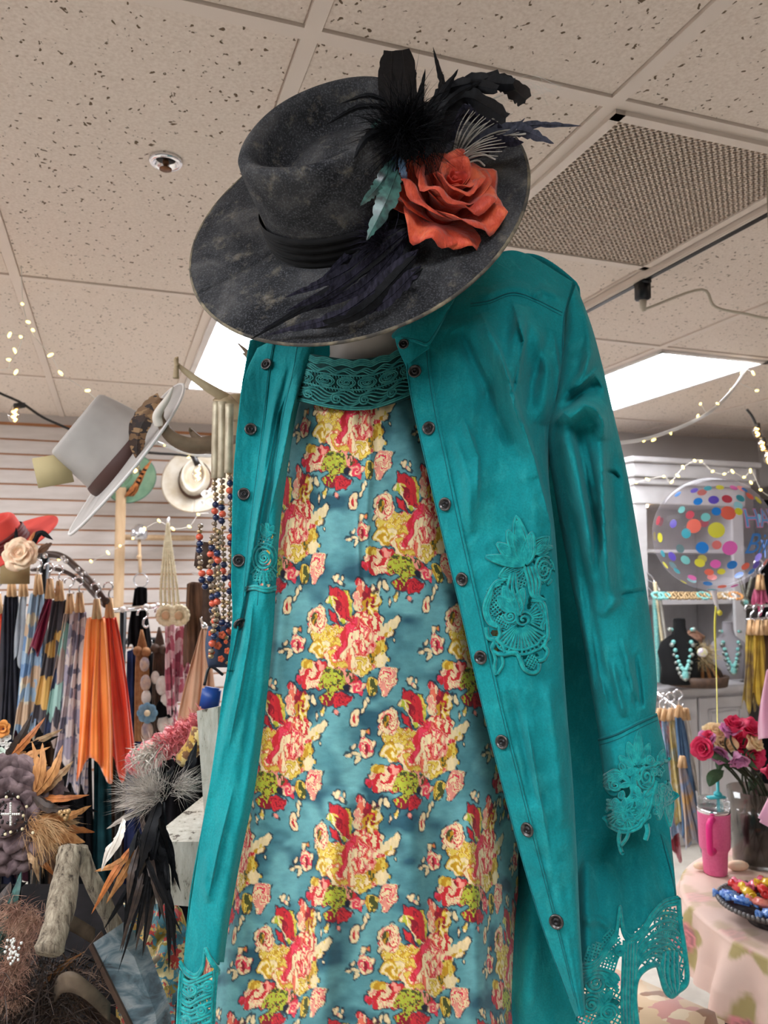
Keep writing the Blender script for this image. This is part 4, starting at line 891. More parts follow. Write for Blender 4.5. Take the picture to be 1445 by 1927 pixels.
def feather(name, pts, w, nrm, m, parent=None, jag=.3, label=None, cat=None, group=None, n=26, taper=.62, shaft=.0009, seed=None, tipw=.0, cup=.18, split=0, m_shaft=None):
    rnd = random.Random(seed if seed is not None else len(bpy.data.objects))
    q = smooth_pts(pts, n); nrm = Vector(nrm); mb = MB(); L = []; R_ = []
    for i, p in enumerate(q):
        t = i / (n - 1); tg = (q[min(i + 1, n - 1)] - q[max(i - 1, 0)]).normalized(); sd = tg.cross(nrm)
        sd = sd.normalized() if sd.length > 1e-6 else tg.orthogonal(); up = sd.cross(tg)
        pr = (max(0.0, sin(pi * min(1, t ** taper))) ** .75) if tipw == 0 else min(1, t * 5) ** .8 * (1 - (max(0, t - .8) / .2) ** 2 * (1 - tipw) * .9)
        pr = max(pr, .03)
        for s_, lst in ((1, L), (-1, R_)):
            k = w * pr * (1 - jag * rnd.random() ** 2 - (split if rnd.random() < .12 else 0)); lst.append(p + sd * s_ * k + tg * k * .5 - up * cup * k)
    mb.sheet([[a, a * .45 + b * .55 + Vector((0, 0, 0)), b] for a, b in zip(L, q)]); mb.sheet([[b, a * .45 + b * .55, a] for a, b in zip(R_, q)])
    mb.cur = 1 if m_shaft else 0
    mb.tube(q, [shaft * (1.2 - i / (n - 1)) for i in range(n)], 4)
    o = mb.build(name, [m, m_shaft] if m_shaft else m, parent, smooth=True)
    if parent is None: tag(o, label, cat, group)
    return o
def tuft(name, c, dirs, n, L, m, parent, spread=.6, r=.0004, seed=1, droop=.3, label=None, cat=None, group=None, scat=.3):
    rnd = random.Random(seed); mb = MB(); c = Vector(c)
    for i in range(n):
        d = Vector(rnd.choice(dirs)).normalized() + Vector((rnd.gauss(0, spread), rnd.gauss(0, spread), rnd.gauss(0, spread))); d.normalize(); l = L * (.5 + .6 * rnd.random())
        c_ = c + Vector((rnd.gauss(0, 1), rnd.gauss(0, .7), rnd.gauss(0, 1))) * L * scat; a = c_ + d * l * .05; b = c_ + d * l * .55; e = c_ + d * l + Vector((rnd.gauss(0, .1), rnd.gauss(0, .1), -droop)) * l * .4
        s_ = d.cross(Vector((rnd.gauss(0, 1), rnd.gauss(0, 1), rnd.gauss(0, 1)))).normalized() * r
        mb.add([a - s_, a + s_, b - s_, b + s_, e], [(0, 1, 3, 2), (2, 3, 4)])
    o = mb.build(name, m, parent)
    if parent is None: tag(o, label, cat, group)
    return o
def petal_sheet(c, M, phi, rb, L, W, a0, a1, curl=.0, ruffle=.1, nu=9, nv=8, seed=0, tipcut=.25, lift=0):
    """one petal; a0/a1 opening angles (0 = upright, pi/2 = flat) at base and rim"""
    rnd = random.Random(seed); ph = rnd.random() * 6; G = []
    for j in range(nv + 1):
        row = []
        for i in range(nu + 1):
            s_ = -1 + 2 * i / nu; tm = 1 - tipcut * abs(s_) ** 2.4; t = j / nv * tm
            r, z, k = rb, lift, 10
            for q in range(k):
                tt = (q + .5) / k * t; a = a0 + (a1 - a0) * tt ** 1.3 + curl * max(0, tt - .75) * 4
                r += sin(a) * L * t / k; z += cos(a) * L * t / k
            wd = W * (.35 + .65 * sin(pi * min(.62, t * .72 + .08)))
            an = phi + s_ * wd / max(r, W * .55)
            ru = ruffle * L * t * t * (sin(s_ * 5 + ph) * .5 + sin(s_ * 9 + ph * 2) * .3)
            row.append(Vector(c) + M @ Vector((r * cos(an), r * sin(an), z + ru)))
        G.append(row)
    return G
def rose(name, c, N, R, m, parent, x=None, rings=((3, .12, .10, .0), (4, .30, .22, .25), (5, .5, .5, .75), (6, .65, .85, 1.3)), hgt=.9, ruffle=.10, seed=0, m_in=None, pname='petal', nu=9, nv=8, solid=.0006):
    M = frame(N, x); core = parent
    k = 0
    for ri, (n_, rb, op, ro) in enumerate(rings):
        for i in range(n_):
            rnd = random.Random(seed * 100 + k)
            phi = 2 * pi * i / n_ + ri * .7 + rnd.gauss(0, .12); L = R * hgt * (.8 + .1 * ri) * (1 + rnd.gauss(0, .07))
            G = petal_sheet(c, M, phi, R * rb * .35, L * (.8 if ri == 0 else 1), R * (.34 + .13 * ri), op * .45, op * 1.5 + rnd.gauss(0, .1), ro * .55, ruffle * (.5 + .3 * ri), nu, nv, seed * 77 + k, lift=-.12 * R * ri)
            MB().sheet(G).build(pname, (m_in or m) if ri < 2 else m, core, solid=solid, soff=0); k += 1
t = NT('black_felt'); n1 = t.noise(14, 5, rough=.65, dist=.5); n2 = t.noise(500, 2); n3 = t.noise(40, 5, rough=.7)
c = t.ramp(n1, [(.32, lin((26, 26, 28))), (.52, lin((52, 52, 53))), (.72, lin((84, 82, 80)))])
c = t.mix(t.ramp(n3, [(.56, (0, 0, 0)), (.76, (.6, .6, .6))]), c, lin((128, 120, 104)))
c = t.mix(t.ramp(n2, [(.5, (0, 0, 0)), (.7, (.28, .28, .28))]), c, lin((120, 122, 128)))
t.col(c); t.set(Roughness=.9); t.b.inputs['Specular IOR Level'].default_value = .12; t.bump(n2, .35, .0012); M_FELT = t.m
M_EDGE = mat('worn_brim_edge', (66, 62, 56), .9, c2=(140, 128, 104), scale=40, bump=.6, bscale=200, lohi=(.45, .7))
M_RIB = mat('black_satin_ribbon', (9, 9, 10), .6, c2=(20, 20, 21), scale=60, stretch=(1, 1, 4), sheen=.1, spec=.15)
M_FBLK = mat('feather_black', (6, 6, 7), .5, c2=(18, 19, 22), scale=220, spec=.12)
M_FPUR = mat('feather_purple_black', (18, 17, 24), .7, c2=(44, 42, 54), scale=260, stretch=(1, 1, .3), bump=.5, bscale=500, spec=.1)
M_FSLA = mat('feather_slate', (44, 46, 58), .7, c2=(74, 76, 90), scale=180)
M_FGRN = mat('feather_green_sheen', (18, 36, 36), .35, c2=(60, 104, 96), scale=90, spec=.7)
M_FBLU = mat('feather_blue_sheen', (60, 84, 110), .4, c2=(120, 150, 180), scale=80)
M_WHISK = mat('pale_quill', (176, 170, 160), .6)
HC = P(662.6, 400.7, .92); HA = Vector((-.276, -.842, .463)); HF = Vector((-.87, 0, -.49))
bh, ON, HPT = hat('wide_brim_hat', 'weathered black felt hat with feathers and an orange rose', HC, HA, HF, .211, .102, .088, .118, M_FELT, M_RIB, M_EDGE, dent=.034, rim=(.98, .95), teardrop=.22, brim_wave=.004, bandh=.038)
fv = lambda px, py, h: ON(px, py, h)
view = lambda p: (Vector((0, 0, CAMZ)) - p).normalized()
def hf(pts, w, m, jag=.3, hs=(.03, .045, .05), tilt=(0, 0, 0), **k):
    q = [fv(a, b, h) for (a, b), h in zip(pts, hs)] if len(hs) == len(pts) else [fv(a, b, hs[0] + (hs[-1] - hs[0]) * i / (len(pts) - 1)) for i, (a, b) in enumerate(pts)]
    nv_ = (view(q[len(q) // 2]) + Vector(tilt)).normalized()
    return feather('feather', q, S(w, .85), nv_, m, bh, jag, **k)
for pts, w, tw in [([(772, 300), (738, 200), (737, 96)], 25, .6), ([(782, 300), (768, 200), (757, 94)], 23, .6), ([(760, 300), (745, 220), (722, 140)], 16, .0)]: hf(pts, w, M_FBLK, .2, (.09, .115, .12), tipw=tw)
for pts, w in [([(800, 295), (832, 180), (815, 89)], 9), ([(805, 295), (822, 200), (862, 130)], 13), ([(800, 300), (840, 195), (918, 146)], 9), ([(795, 290), (790, 200), (800, 130)], 9)]: hf(pts, w, M_FBLK, .45, (.09, .11, .12))
for pts, w in [([(800, 290), (865, 165), (965, 158)], 16), ([(880, 170), (930, 150), (968, 170), (990, 188)], 17), ([(805, 280), (868, 185), (952, 222)], 17), ([(790, 290), (830, 180), (885, 155)], 15), ([(800, 285), (850, 190), (870, 160), (935, 168)], 12)]: hf(pts, w, M_FBLK, .4, (.09, .12), tipw=.5)
for pts, w in [([(735, 200), (672, 203), (612, 236)], 6), ([(730, 190), (690, 180), (640, 195)], 5), ([(735, 240), (690, 260), (665, 300)], 9)]: hf(pts, w, M_FBLK, .4, (.115, .125, .118))
for pts, w, m_ in [([(742, 300), (716, 345), (678, 387)], 14, M_FGRN), ([(748, 320), (726, 380), (690, 452)], 20, M_FGRN), ([(738, 290), (705, 320), (668, 340)], 11, M_FGRN), ([(755, 290), (758, 320), (766, 346)], 8, M_FBLU), ([(745, 290), (735, 325), (733, 352)], 7, M_FBLU), ([(735, 225), (712, 235), (690, 245)], 10, M_FGRN)]: hf(pts, w, m_, .35, (.09, .085, .07))
for pts, w, m_ in [([(850, 300), (960, 245), (1042, 270)], 18, M_FSLA), ([(870, 285), (985, 238), (1094, 237)], 9, M_FSLA), ([(880, 290), (945, 262), (988, 222)], 9, M_FSLA), ([(830, 290), (850, 220), (905, 185)], 26, M_FSLA), ([(835, 280), (870, 215), (945, 240)], 22, M_FPUR), ([(860, 300), (930, 270), (985, 268)], 16, M_FPUR)]: hf(pts, w, m_, .4, (.04, .05, .055))
PF = [([(772, 425), (640, 535), (468, 641)], 13), ([(770, 432), (630, 545), (490, 622)], 13), ([(786, 470), (650, 585), (498, 632)], 15), ([(784, 480), (670, 590), (540, 622)], 14), ([(752, 430), (650, 510), (536, 560)], 15), ([(756, 436), (650, 530), (540, 585)], 14), ([(765, 420), (705, 440), (648, 512)], 15), ([(760, 415), (690, 450), (600, 530)], 14), ([(792, 500), (710, 575), (600, 606)], 14), ([(795, 505), (720, 560), (640, 600)], 13), ([(770, 440), (680, 540), (560, 590)], 14), ([(780, 430), (740, 490), (690, 550)], 15), ([(785, 440), (760, 500), (720, 560)], 14), ([(765, 440), (690, 500), (590, 575)], 12)]
for i_, (pts, w) in enumerate(PF): hf(pts, w, M_FPUR if i_ % 3 else M_FBLK, .22, (.034 - .001 * i_, .026 - .001 * i_, .012), split=.35, taper=.5, cup=.05 + .02 * (i_ % 4), tilt=(.2 * sin(i_ * 2), 0, .2 * cos(i_ * 3)))
tuft('feather_fluff', fv(765, 255, .10), [(-.4, -.5, .3), (.3, -.5, .5), (-.6, -.3, -.2), (.1, -.6, -.5), (.5, -.3, .2)], 1200, .06, M_FBLK, bh, .55, .0004, 3, scat=.14)
tuft('feather_fluff', fv(725, 455, .03), [(-.4, -.5, -.3), (-.8, -.2, .2)], 260, .045, M_FPUR, bh, .5, .0003, 5, scat=.12)
mb = MB(); rnd = random.Random(4)
for i in range(16):
    ex, ey = [(900 + 8 * i, 182 + i * 4) if i < 9 else (985 - (i - 9) * 8, 240 + (i - 9) * 9)][0]
    mb.tube(smooth_pts([fv(848, 318, .03), fv((848 + ex) / 2 + rnd.gauss(0, 6) - 10, (318 + ey) / 2 - 12, .055), fv(ex, ey, .05)], 10), [.0011 - .00008 * q for q in range(10)], 5)
for pts in [[(855, 315), (900, 290), (932, 300)], [(855, 320), (895, 302), (912, 312)], [(850, 300), (930, 250), (1010, 245)], [(850, 305), (920, 262), (990, 252)]]: mb.tube(smooth_pts([fv(a, b, .05) for a, b in pts], 12), .0010, 5)
mb.build('pale_quills', M_WHISK, bh)
mb = MB()
for i in range(14):
    a = rnd.random(); mb.tube(smooth_pts([fv(900 + 40 * a, 200 - 20 * a, .06), fv(970 + 40 * a + rnd.gauss(0, 12), 165 + rnd.gauss(0, 12), .07), fv(1010 + 50 * rnd.random(), 160 + 40 * rnd.random(), .07)], 10), .00022, 3)
mb.build('wispy_fibres', mat('wispy_fibre', (214, 206, 194), .7), bh)
mb = MB()
for i in range(9):
    mb.tube(smooth_pts([fv(800 + 3 * i, 330 - i, .07), fv(806 + 5 * i, 290 - 4 * i, .08), fv(812 + 9 * i, 250 - 6 * i, .085)], 8), .0005, 4)
mb.build('dark_quills', M_FBLK, bh)
# orange silk rose on the brim
t = NT('orange_silk'); n1 = t.noise(38, 4, rough=.6, dist=.4); n2 = t.noise(150, 4, t.obj((1, 1, .5)))
c = t.ramp(n1, [(.28, lin((168, 46, 22))), (.5, lin((206, 72, 38))), (.72, lin((232, 112, 66)))])
t.col(t.mix(t.ramp(n2, [(.55, (0, 0, 0)), (.8, (.5, .5, .5))]), c, lin((150, 34, 26)))); t.set(Roughness=.6); t.b.inputs['Sheen Weight'].default_value = .25
t.b.inputs['Subsurface Weight'].default_value = 0; t.bump(n2, .8, .004); M_ORS = t.m
M_ORI = mat('orange_silk_centre', (150, 34, 22), .6, c2=(206, 66, 48), scale=60, bump=.3)
RN = (HA + Vector((.55, 0, -.05))).normalized(); rc = fv(828, 402, .012)
rs = MB().lathe([(0, -.004), (.016, -.004), (.02, .01), (.008, .014), (0, .014)], rc, frame(RN), 14).build('silk_rose', M_ORI, bh); rs['label'] = 'burnt orange silk rose pinned to the brim'
def big_rose():
    M = frame(RN, (0.3, 0, 1)); R = .064; k = 0
    spec = [(2, .04, .34, .62, .0, .10, .0, 1), (3, .07, .52, .70, .02, .22, .15, 1), (3, .10, .72, .80, .06, .36, .7, 1), (3, .14, .95, .90, .14, .55, 1.1, 1), (4, .18, 1.0, .98, .34, .85, 1.3, 1), (4, .2, 1.05, 1.02, .62, 1.15, 1.2, 1), (5, .2, .9, 1.02, .95, 1.5, .8, 1)]
    for ri, (n_, rb, W, L, a0, a1, cu, hh) in enumerate(spec):
        for i in range(n_):
            r_ = random.Random(k * 13 + 5); phi = 2 * pi * i / n_ + ri * 1.1 + r_.gauss(0, .15)
            G = petal_sheet(rc, M, phi, R * rb, R * L * (1.05 + r_.gauss(0, .06)), R * W * .72, a0, a1 + r_.gauss(0, .10), cu, .05 + .03 * ri, 16, 12, k * 7 + 2, tipcut=.22 + .1 * r_.random(), lift=R * (.12 - .03 * ri))
            MB().sheet(G).build('petal', M_ORI if ri < 2 else M_ORS, rs, solid=.0006, soff=0); k += 1
    for a, L, W in ((1.2, 1.45, .5), (1.75, 1.1, .3), (-.2, 1.25, .4)):
        G = petal_sheet(rc, M, a, R * .2, R * L, R * W, 1.2, 1.5, .2, .08, 10, 10, k, tipcut=.75, lift=-.01); MB().sheet(G).build('petal', M_ORS, rs, solid=.0006, soff=0); k += 1
big_rose()
# ================================================================== LEFT SIDE OF THE SHOP
def pattern(name, cols, scale=30, kind='voronoi', rough=.7, sheen=.2, stretch=(1, 1, 1), dist=.6):
    if name in MATS: return MATS[name]
    t = NT(name); st = [(i / len(cols), lin(c)) for i, c in enumerate(cols)]
    vec = t.obj(stretch, (.3, .5, .7))
    if kind == 'voronoi':
        nz = t.n('ShaderNodeTexNoise', i_Scale=scale * .8, i_Detail=2.0); t.l(vec, nz.inputs['Vector'])
        mx = t.n('ShaderNodeMix', data_type='RGBA'); mx.inputs[0].default_value = .06 * dist; t.l(vec, mx.inputs[6]); t.l(nz.outputs['Color'], mx.inputs[7])
        v = t.n('ShaderNodeTexVoronoi', i_Scale=scale); t.l(mx.outputs[2], v.inputs['Vector'])
        sp = t.n('ShaderNodeSeparateColor'); t.l(v.outputs['Color'], sp.inputs[0]); f = sp.outputs[0]
    elif kind == 'wave':
        v = t.n('ShaderNodeTexWave', i_Scale=scale, i_Distortion=dist * 6, i_Detail=2.0); t.l(vec, v.inputs['Vector']); f = v.outputs['Fac']
    else: f = t.noise(scale, 3, vec, dist=dist)
    t.col(t.ramp(f, st, 'CONSTANT' if kind != 'soft' else 'LINEAR')); t.set(Roughness=rough); t.b.inputs['Sheen Weight'].default_value = sheen
    t.bump(t.noise(300, 2), .15, .001); MATS[name] = t.m; return t.m
M_WOODC = mat('clip_wood', (196, 150, 104), .7, c2=(222, 184, 140), scale=60, stretch=(1, 1, .3))
M_TANW = mat('pale_timber', (190, 158, 122), .75, c2=(208, 178, 142), scale=30, stretch=(1, 1, .2), bump=.2)
M_BRN = mat('brown_leather', (62, 44, 34), .6, c2=(88, 66, 52), scale=30, bump=.2)
M_DKB = mat('dark_cloth', (12, 11, 12), .9, c2=(24, 22, 24), scale=20, spec=.08)
M_CREAM = mat('cream_bead', (226, 212, 178), .5, c2=(206, 188, 150), scale=60)
M_SILV = mat('silver_metal', (196, 196, 200), .25, .9)
def hang_cloth(tx, ty, thw, bx, by, bhw, d, m, name='cloth', parent=None, folds=3, amp=.012, points=2, ptlen=24, seed=0, nu=28, nv=26, bulge=.0, dtop=None):
    rnd = random.Random(seed); ph = rnd.random() * 6; G = []
    for j in range(nv + 1):
        t = j / nv; e = t ** .8; row = []
        for i in range(nu + 1):
            s_ = -1 + 2 * i / nu
            cx = tx + (bx - tx) * t; hw = thw + (bhw - thw) * e + bulge * sin(pi * t) * 10
            yb = by - ptlen * (.5 - .5 * cos(2 * pi * points * (s_ * .5 + .5) + ph * .3)) - ptlen * .25 * abs(s_)
            y = ty + (yb - ty) * t + (1 - t) * 4 * s_ * s_
            f = amp * (.35 + .65 * t) * (sin(folds * pi * s_ + ph) + .5 * sin(folds * 2.3 * s_ * pi + ph * 2 + t * 2))
            row.append(P(cx + s_ * hw + 2 * sin(t * 5 + s_ * 4 + ph), y, (dtop or d) * (1 - t) + d * t - f + .03 * s_ * s_ * t))
        G.append(row)
    return MB().sheet(G).build(name, m, parent, solid=.0012)
def s_hook(c, r, parent, m=None):
    mb = MB(); pts = [c + Vector((r * .7 * cos(q) - r * .2, 0, r * .7 * sin(q) + r * .8)) for q in np.linspace(-.6, 3.4, 9)][::-1] + [c + Vector((0, 0, r * .1)), c + Vector((-.1 * r, 0, -r * .6)), c + Vector((.3 * r, 0, -r)), c + Vector((.6 * r, 0, -r * .7))]
    mb.tube(smooth_pts(pts, 24), r * .14, 6); return mb.build('hook', m or M_CHROME, parent)
def clip(px, py, d, parent, h=38, w=7):
    mb = MB()
    for s_ in (-1, 1):
        a, b = P(px + s_ * 1.0, py - h, d - .004), P(px + s_ * w * .75, py, d - .004); ax = (b - a); M = frame(ax.normalized(), (0, 1, 0))
        mb.box((a + b) / 2, (S(9, d), S(w, d), ax.length), M, .0015)
    return mb.build('clip', M_WOODC, parent)
def scarf(label, tx, ty, thw, bx, by, bhw, d, m, group='scarves clipped to the dark rack', ch=38, hook=True, **k):
    t_ = thing('scarf', label, 'scarf', P(bx, by, d), group)
    hang_cloth(tx, ty, thw, bx, by, bhw, d, m, 'cloth', t_, **k)
    clip(tx, ty + 5, d - .01, t_, ch)
    if hook: s_hook(P(tx, ty - ch - 6, d - .005), S(12, d), t_)
    return t_
# --- scarf rack
t_ = thing('scarf_rack', 'dark curved metal rack holding clipped scarves by the slat wall', 'rack', Vector((P(90, 1100, 2.45).x, 2.45, 0)))
mb = MB(); arc = [P(40, 1048, 2.55), P(85, 1043, 2.5), P(118, 1048, 2.45), P(150, 1074, 2.38), P(178, 1104, 2.3), P(200, 1132, 2.25)]
mb.tube(smooth_pts(arc, 30), .011, 8); mb.build('upper_rail', mat('rail_bronze', (74, 58, 52), .35, .7), t_)
mb = MB(); mb.tube(smooth_pts([P(60, 1072, 2.6), P(110, 1072, 2.55), P(150, 1092, 2.5), P(180, 1122, 2.42), P(198, 1140, 2.35)], 26), .007, 8); mb.build('lower_rail', MATS['rail_bronze'], t_)
mb = MB(); mb.tube([P(85, 1043, 2.5), Vector((P(85, 1043, 2.5).x, 2.5, .03))], .014, 10); mb.build('post', M_BLACKM, t_)
mb = MB(); mb.lathe([(0, 0), (.17, 0), (.17, .015), (.02, .03), (0, .03)], (P(85, 1043, 2.5).x, 2.5, 0), n=28); mb.build('base', M_BLACKM, t_)
for a, b in [(85, 1046), (118, 1050), (124, 1056), (146, 1072), (157, 1080), (175, 1094)]:
    mb = MB(); mb.box(P(a, b, 2.34), (S(9, 2.3), .012, S(9, 2.3)), Matrix.Rotation(.6, 3, 'Y'), .003); mb.build('rail_stop', M_CHROME, t_)
M_S = {k: v for k, v in dict(
    black=mat('scarf_black', (20, 20, 28), .8, c2=(34, 34, 46), scale=20), grey=mat('scarf_grey', (138, 144, 152), .7, c2=(162, 168, 174), scale=10),
    blue=pattern('scarf_blue_cream', [(96, 130, 168), (206, 196, 170), (140, 164, 186), (190, 160, 130)], 26), wine=mat('scarf_wine_satin', (110, 22, 52), .3, c2=(140, 30, 66), scale=12, spec=.8),
    char=pattern('scarf_charcoal_gold', [(52, 46, 52), (58, 52, 60), (60, 52, 58), (206, 160, 84)], 20), navy=pattern('scarf_navy_tan', [(40, 48, 76), (196, 172, 148), (54, 66, 100), (168, 146, 136), (60, 54, 62), (150, 186, 176)], 32, stretch=(1, 1, .5)),
    lilac=pattern('scarf_lilac_paisley', [(172, 154, 156), (96, 92, 108), (194, 178, 172), (140, 130, 144)], 34), orange=mat('scarf_orange', (240, 120, 44), .55, c2=(250, 146, 70), scale=8, sheen=.4),
    red=mat('scarf_red_orange', (226, 60, 34), .55, c2=(238, 96, 60), scale=6, sheen=.4), stripe=pattern('scarf_lilac_stripe', [(150, 140, 148), (88, 94, 120), (184, 166, 162)], 9, 'wave', dist=.4)).items()}
for i, a in enumerate([('red-orange scarf at the left picture edge', -4, 1150, 9, -6, 1400, 13, 2.5, 'red', dict()), ('black gathered scarf left of the grey one', 22, 1118, 14, 18, 1395, 24, 2.45, 'black', dict(folds=5)), ('plain pale grey scarf with rounded end', 44, 1118, 7, 36, 1262, 10, 2.42, 'grey', dict(folds=1, points=1)),
        ('blue and cream printed scarf', 72, 1114, 13, 44, 1400, 22, 2.40, 'blue', dict()), ('shiny burgundy satin scarf slanting left', 94, 1122, 6, 62, 1242, 11, 2.36, 'wine', dict(points=1, folds=2)), ('charcoal scarf with golden leaf print', 112, 1126, 13, 82, 1380, 22, 2.38, 'char', dict()),
        ('navy and tan arrow-patterned scarf', 132, 1150, 13, 106, 1410, 24, 2.34, 'navy', dict()), ('lilac-grey paisley scarf beside the orange scarf', 150, 1148, 13, 128, 1445, 28, 2.32, 'lilac', dict()),
        ('bright orange silk scarf with pointed corners', 182, 1160, 17, 178, 1488, 36, 2.22, 'orange', dict(points=1, ptlen=60, folds=3, amp=.018)), ('red-orange silk scarf right of the bright orange one', 206, 1158, 12, 232, 1475, 30, 2.30, 'red', dict(points=2, ptlen=46, amp=.018)), ('navy and blue striped scarf behind the orange scarf', 160, 1300, 10, 146, 1500, 20, 2.45, 'stripe', dict(hook=False))]):
    scarf(a[0], *a[1:8], M_S[a[8]], seed=i, **a[9])
mb = MB(); mb.box(P(28, 1080, 2.3), (S(56, 2.3), .004, S(38, 2.3)), None, .001); tag(mb.build('price_card', mat('kraft_card', (150, 128, 88), .8)), 'blank kraft card hanging on the dark scarf rack', 'card')
# --- chrome rail with hanging accessories
t_ = thing('chrome_rail', 'short chrome arm rail with white end beads', 'rail', P(258, 1150, 2.75))
mb = MB(); mb.tube([P(200, 1150, 2.75), P(318, 1140, 2.75)], .009, 10); mb.build('arm', M_CHROME, t_)
mb = MB(); mb.tube([P(232, 1148, 2.77), Vector((P(232, 1148, 2.77).x, 2.77, .02))], .012, 8); mb.tube([P(232, 1148, 2.77) + Vector((-.2, 0, -1.38 - .03)), P(232, 1148, 2.77) + Vector((.2, 0, -1.41))], .014, 8); mb.build('stand', M_BLACKM, t_)
for a, b in [(231, 1147), (275, 1142), (297, 1140)]:
    mb = MB(); mb.ball(P(a, b, 2.72), S(6, 2.7)); mb.build('end_bead', M_WHITE, t_)
M_KNOT = mat('tan_cord', (168, 118, 76), .8, c2=(140, 92, 56), scale=60)
def tassel(label, px, py, yb, d, cords, beads, seed):
    t_ = thing('tassel_necklace', label, 'necklace', P(px, yb, d), 'tassel necklaces on the chrome rail'); rnd = random.Random(seed)
    mb = MB()
    for i in range(7): mb.tube(smooth_pts([P(px, py, d), P(px - 10 + i * 3.5, py + 60, d - .01), P(px - 12 + i * 4, yb, d + rnd.gauss(0, .01))], 8), .004, 5)
    mb.build('cords', cords, t_); s_hook(P(px + 4, py - 18, d - .01), S(14, d), t_)
    mb = MB(); mb.ball(P(px - 8, py + 40, d - .02), S(9, d)); mb.ball(P(px + 8, py + 42, d - .02), S(9, d)); mb.build('knots', cords, t_)
    for (bx, by, r, m_) in beads:
        mb = MB(); mb.ball(P(bx, by, d - .03), S(r, d), 10, 8, None, (1, .8, 1.5)); mb.build('bead', m_, t_)
    return t_
M_LAV = mat('lavender_bead', (140, 128, 138), .5, c2=(196, 170, 150), scale=40); M_SHELL = mat('white_shell', (232, 228, 220), .35, c2=(206, 198, 190), scale=50)
M_FLB = mat('blue_felt_flower', (92, 130, 154), .8, c2=(120, 156, 176), scale=60)
tt = tassel('tan knotted tassel necklace with a pale blue flower', 267, 1185, 1395, 2.6, M_KNOT, [(272, 1250, 9, M_LAV), (274, 1285, 10, M_LAV), (275, 1312, 9, M_SHELL), (277, 1375, 11, M_LAV), (278, 1400, 10, M_LAV)], 1)
for i in range(8):
    a = i * pi / 4; mb = MB(); mb.ball(P(277 + 12 * cos(a), 1342 + 12 * sin(a), 2.54), S(8, 2.54), 8, 6, None, (1, .5, 1)); mb.build('flower_petal', M_FLB, tt)
mb = MB(); mb.ball(P(277, 1342, 2.53), S(6, 2.53)); mb.build('flower_centre', M_CREAM, tt)
tassel('dark brown tassel necklace with large white shells', 300, 1180, 1400, 2.62, M_BRN, [(305, 1290, 12, M_SHELL), (312, 1318, 10, M_SHELL), (292, 1275, 8, M_SHELL), (307, 1362, 11, M_SHELL), (325, 1355, 8, M_SHELL), (305, 1335, 12, M_DKB), (322, 1338, 10, M_DKB)], 2)
for lb, a in [('pink bandana with white swirls, folded narrow', (318, 1165, 8, 322, 1370, 13, 2.58)), ('rose paisley bandana with white dots', (342, 1178, 13, 340, 1345, 15, 2.60))]:
    t_ = thing('bandana', lb, 'bandana', P(a[3], a[4], a[6]), 'pink bandanas'); hang_cloth(*a, pattern('bandana_pink', [(150, 62, 84), (206, 150, 160), (176, 84, 104), (224, 190, 194)], 40), 'cloth', t_, folds=2, points=1, seed=a[0])
t_ = thing('peach_scarf', 'plain peach scarf spreading below the bead strands', 'scarf', P(375, 1360, 2.2)); hang_cloth(384, 1180, 7, 372, 1375, 40, 2.2, mat('peach_cloth', (216, 164, 132), .7, c2=(226, 180, 150), scale=9), 'cloth', t_, folds=3, points=1, ptlen=10)
t_ = thing('fur_stole', 'dark brown fur stole hanging behind the bead strands', 'stole', P(375, 1260, 2.5)); hang_cloth(366, 1095, 16, 372, 1275, 26, 2.5, mat('brown_fur', (70, 48, 36), .9, c2=(110, 80, 60), scale=50, stretch=(1, 1, .2), bump=.6), 'pelt', t_, folds=2)
t_ = thing('lace_top', 'small black lace garment hanging above the chrome rail', 'garment', P(266, 1150, 2.9)); hang_cloth(264, 1104, 12, 262, 1240, 22, 2.9, M_DKB, 'cloth', t_, folds=4)
t_ = thing('leather_bag', 'dark brown leather pouch hanging right of the cream beads', 'bag', P(395, 1200, 2.3)); hang_cloth(392, 1090, 12, 402, 1205, 18, 2.3, M_BRN, 'pouch', t_, folds=1, amp=.006)
t_ = thing('display_rack', 'pair of slim chrome arms reaching out from the slat wall', 'rack', P(388, 1176, 2.2))
for px, py, d in ((384, 1178, 2.2), (392, 1088, 2.3)):
    a_ = P(px, py, d - .01); b_ = Vector((a_.x - .55, 4.35, a_.z + .0)); mb = MB(); mb.tube([a_, b_], .006, 8); mb.ball(a_, .009); mb.build('arm', M_CHROME, t_)
# --- cream bead necklaces on a hook
t_ = thing('bead_necklaces', 'cream bead necklace with two flower medallions', 'necklace', P(320, 1170, 2.55))
for i in range(5):
    mb = MB(); xo = -16 + 8 * i; pts = smooth_pts([P(316, 984, 2.5), P(316 + xo * .45, 1040, 2.48), P(318 + xo * .95, 1110, 2.47), P(320 + xo, 1150, 2.47)], 74)
    mb.tube(pts, [.0062 if k % 2 else .0034 for k in range(74)], 6); mb.build('strand', M_CREAM, t_)
for cx in (313, 337):
    mb = MB(); M = frame((0, -1, 0)); cc = P(cx, 1158, 2.42)
    for k in range(14): a = k * 2 * pi / 14; mb.ball(cc + Vector((S(15, 2.42) * cos(a), 0, S(15, 2.42) * sin(a))), S(6, 2.42), 7, 5, None, (1, .6, 1))
    mb.lathe([(0, .004), (S(13, 2.42), 0), (S(13, 2.42), -.006), (0, -.006)], cc, M, 16); mb.build('flower_medallion', M_CREAM, t_)
    mb = MB(); mb.ball(cc + Vector((0, -.006, 0)), S(8, 2.42), 10, 6, None, (1, .4, 1)); mb.build('medallion_disc', mat('tan_disc', (196, 158, 120), .5), t_)
mb = MB(); mb.tube([P(316, 986, 2.5), P(316, 978, 2.52), P(318, 974, 4.3)], .005, 6); mb.build('hook', M_WHITE, t_)
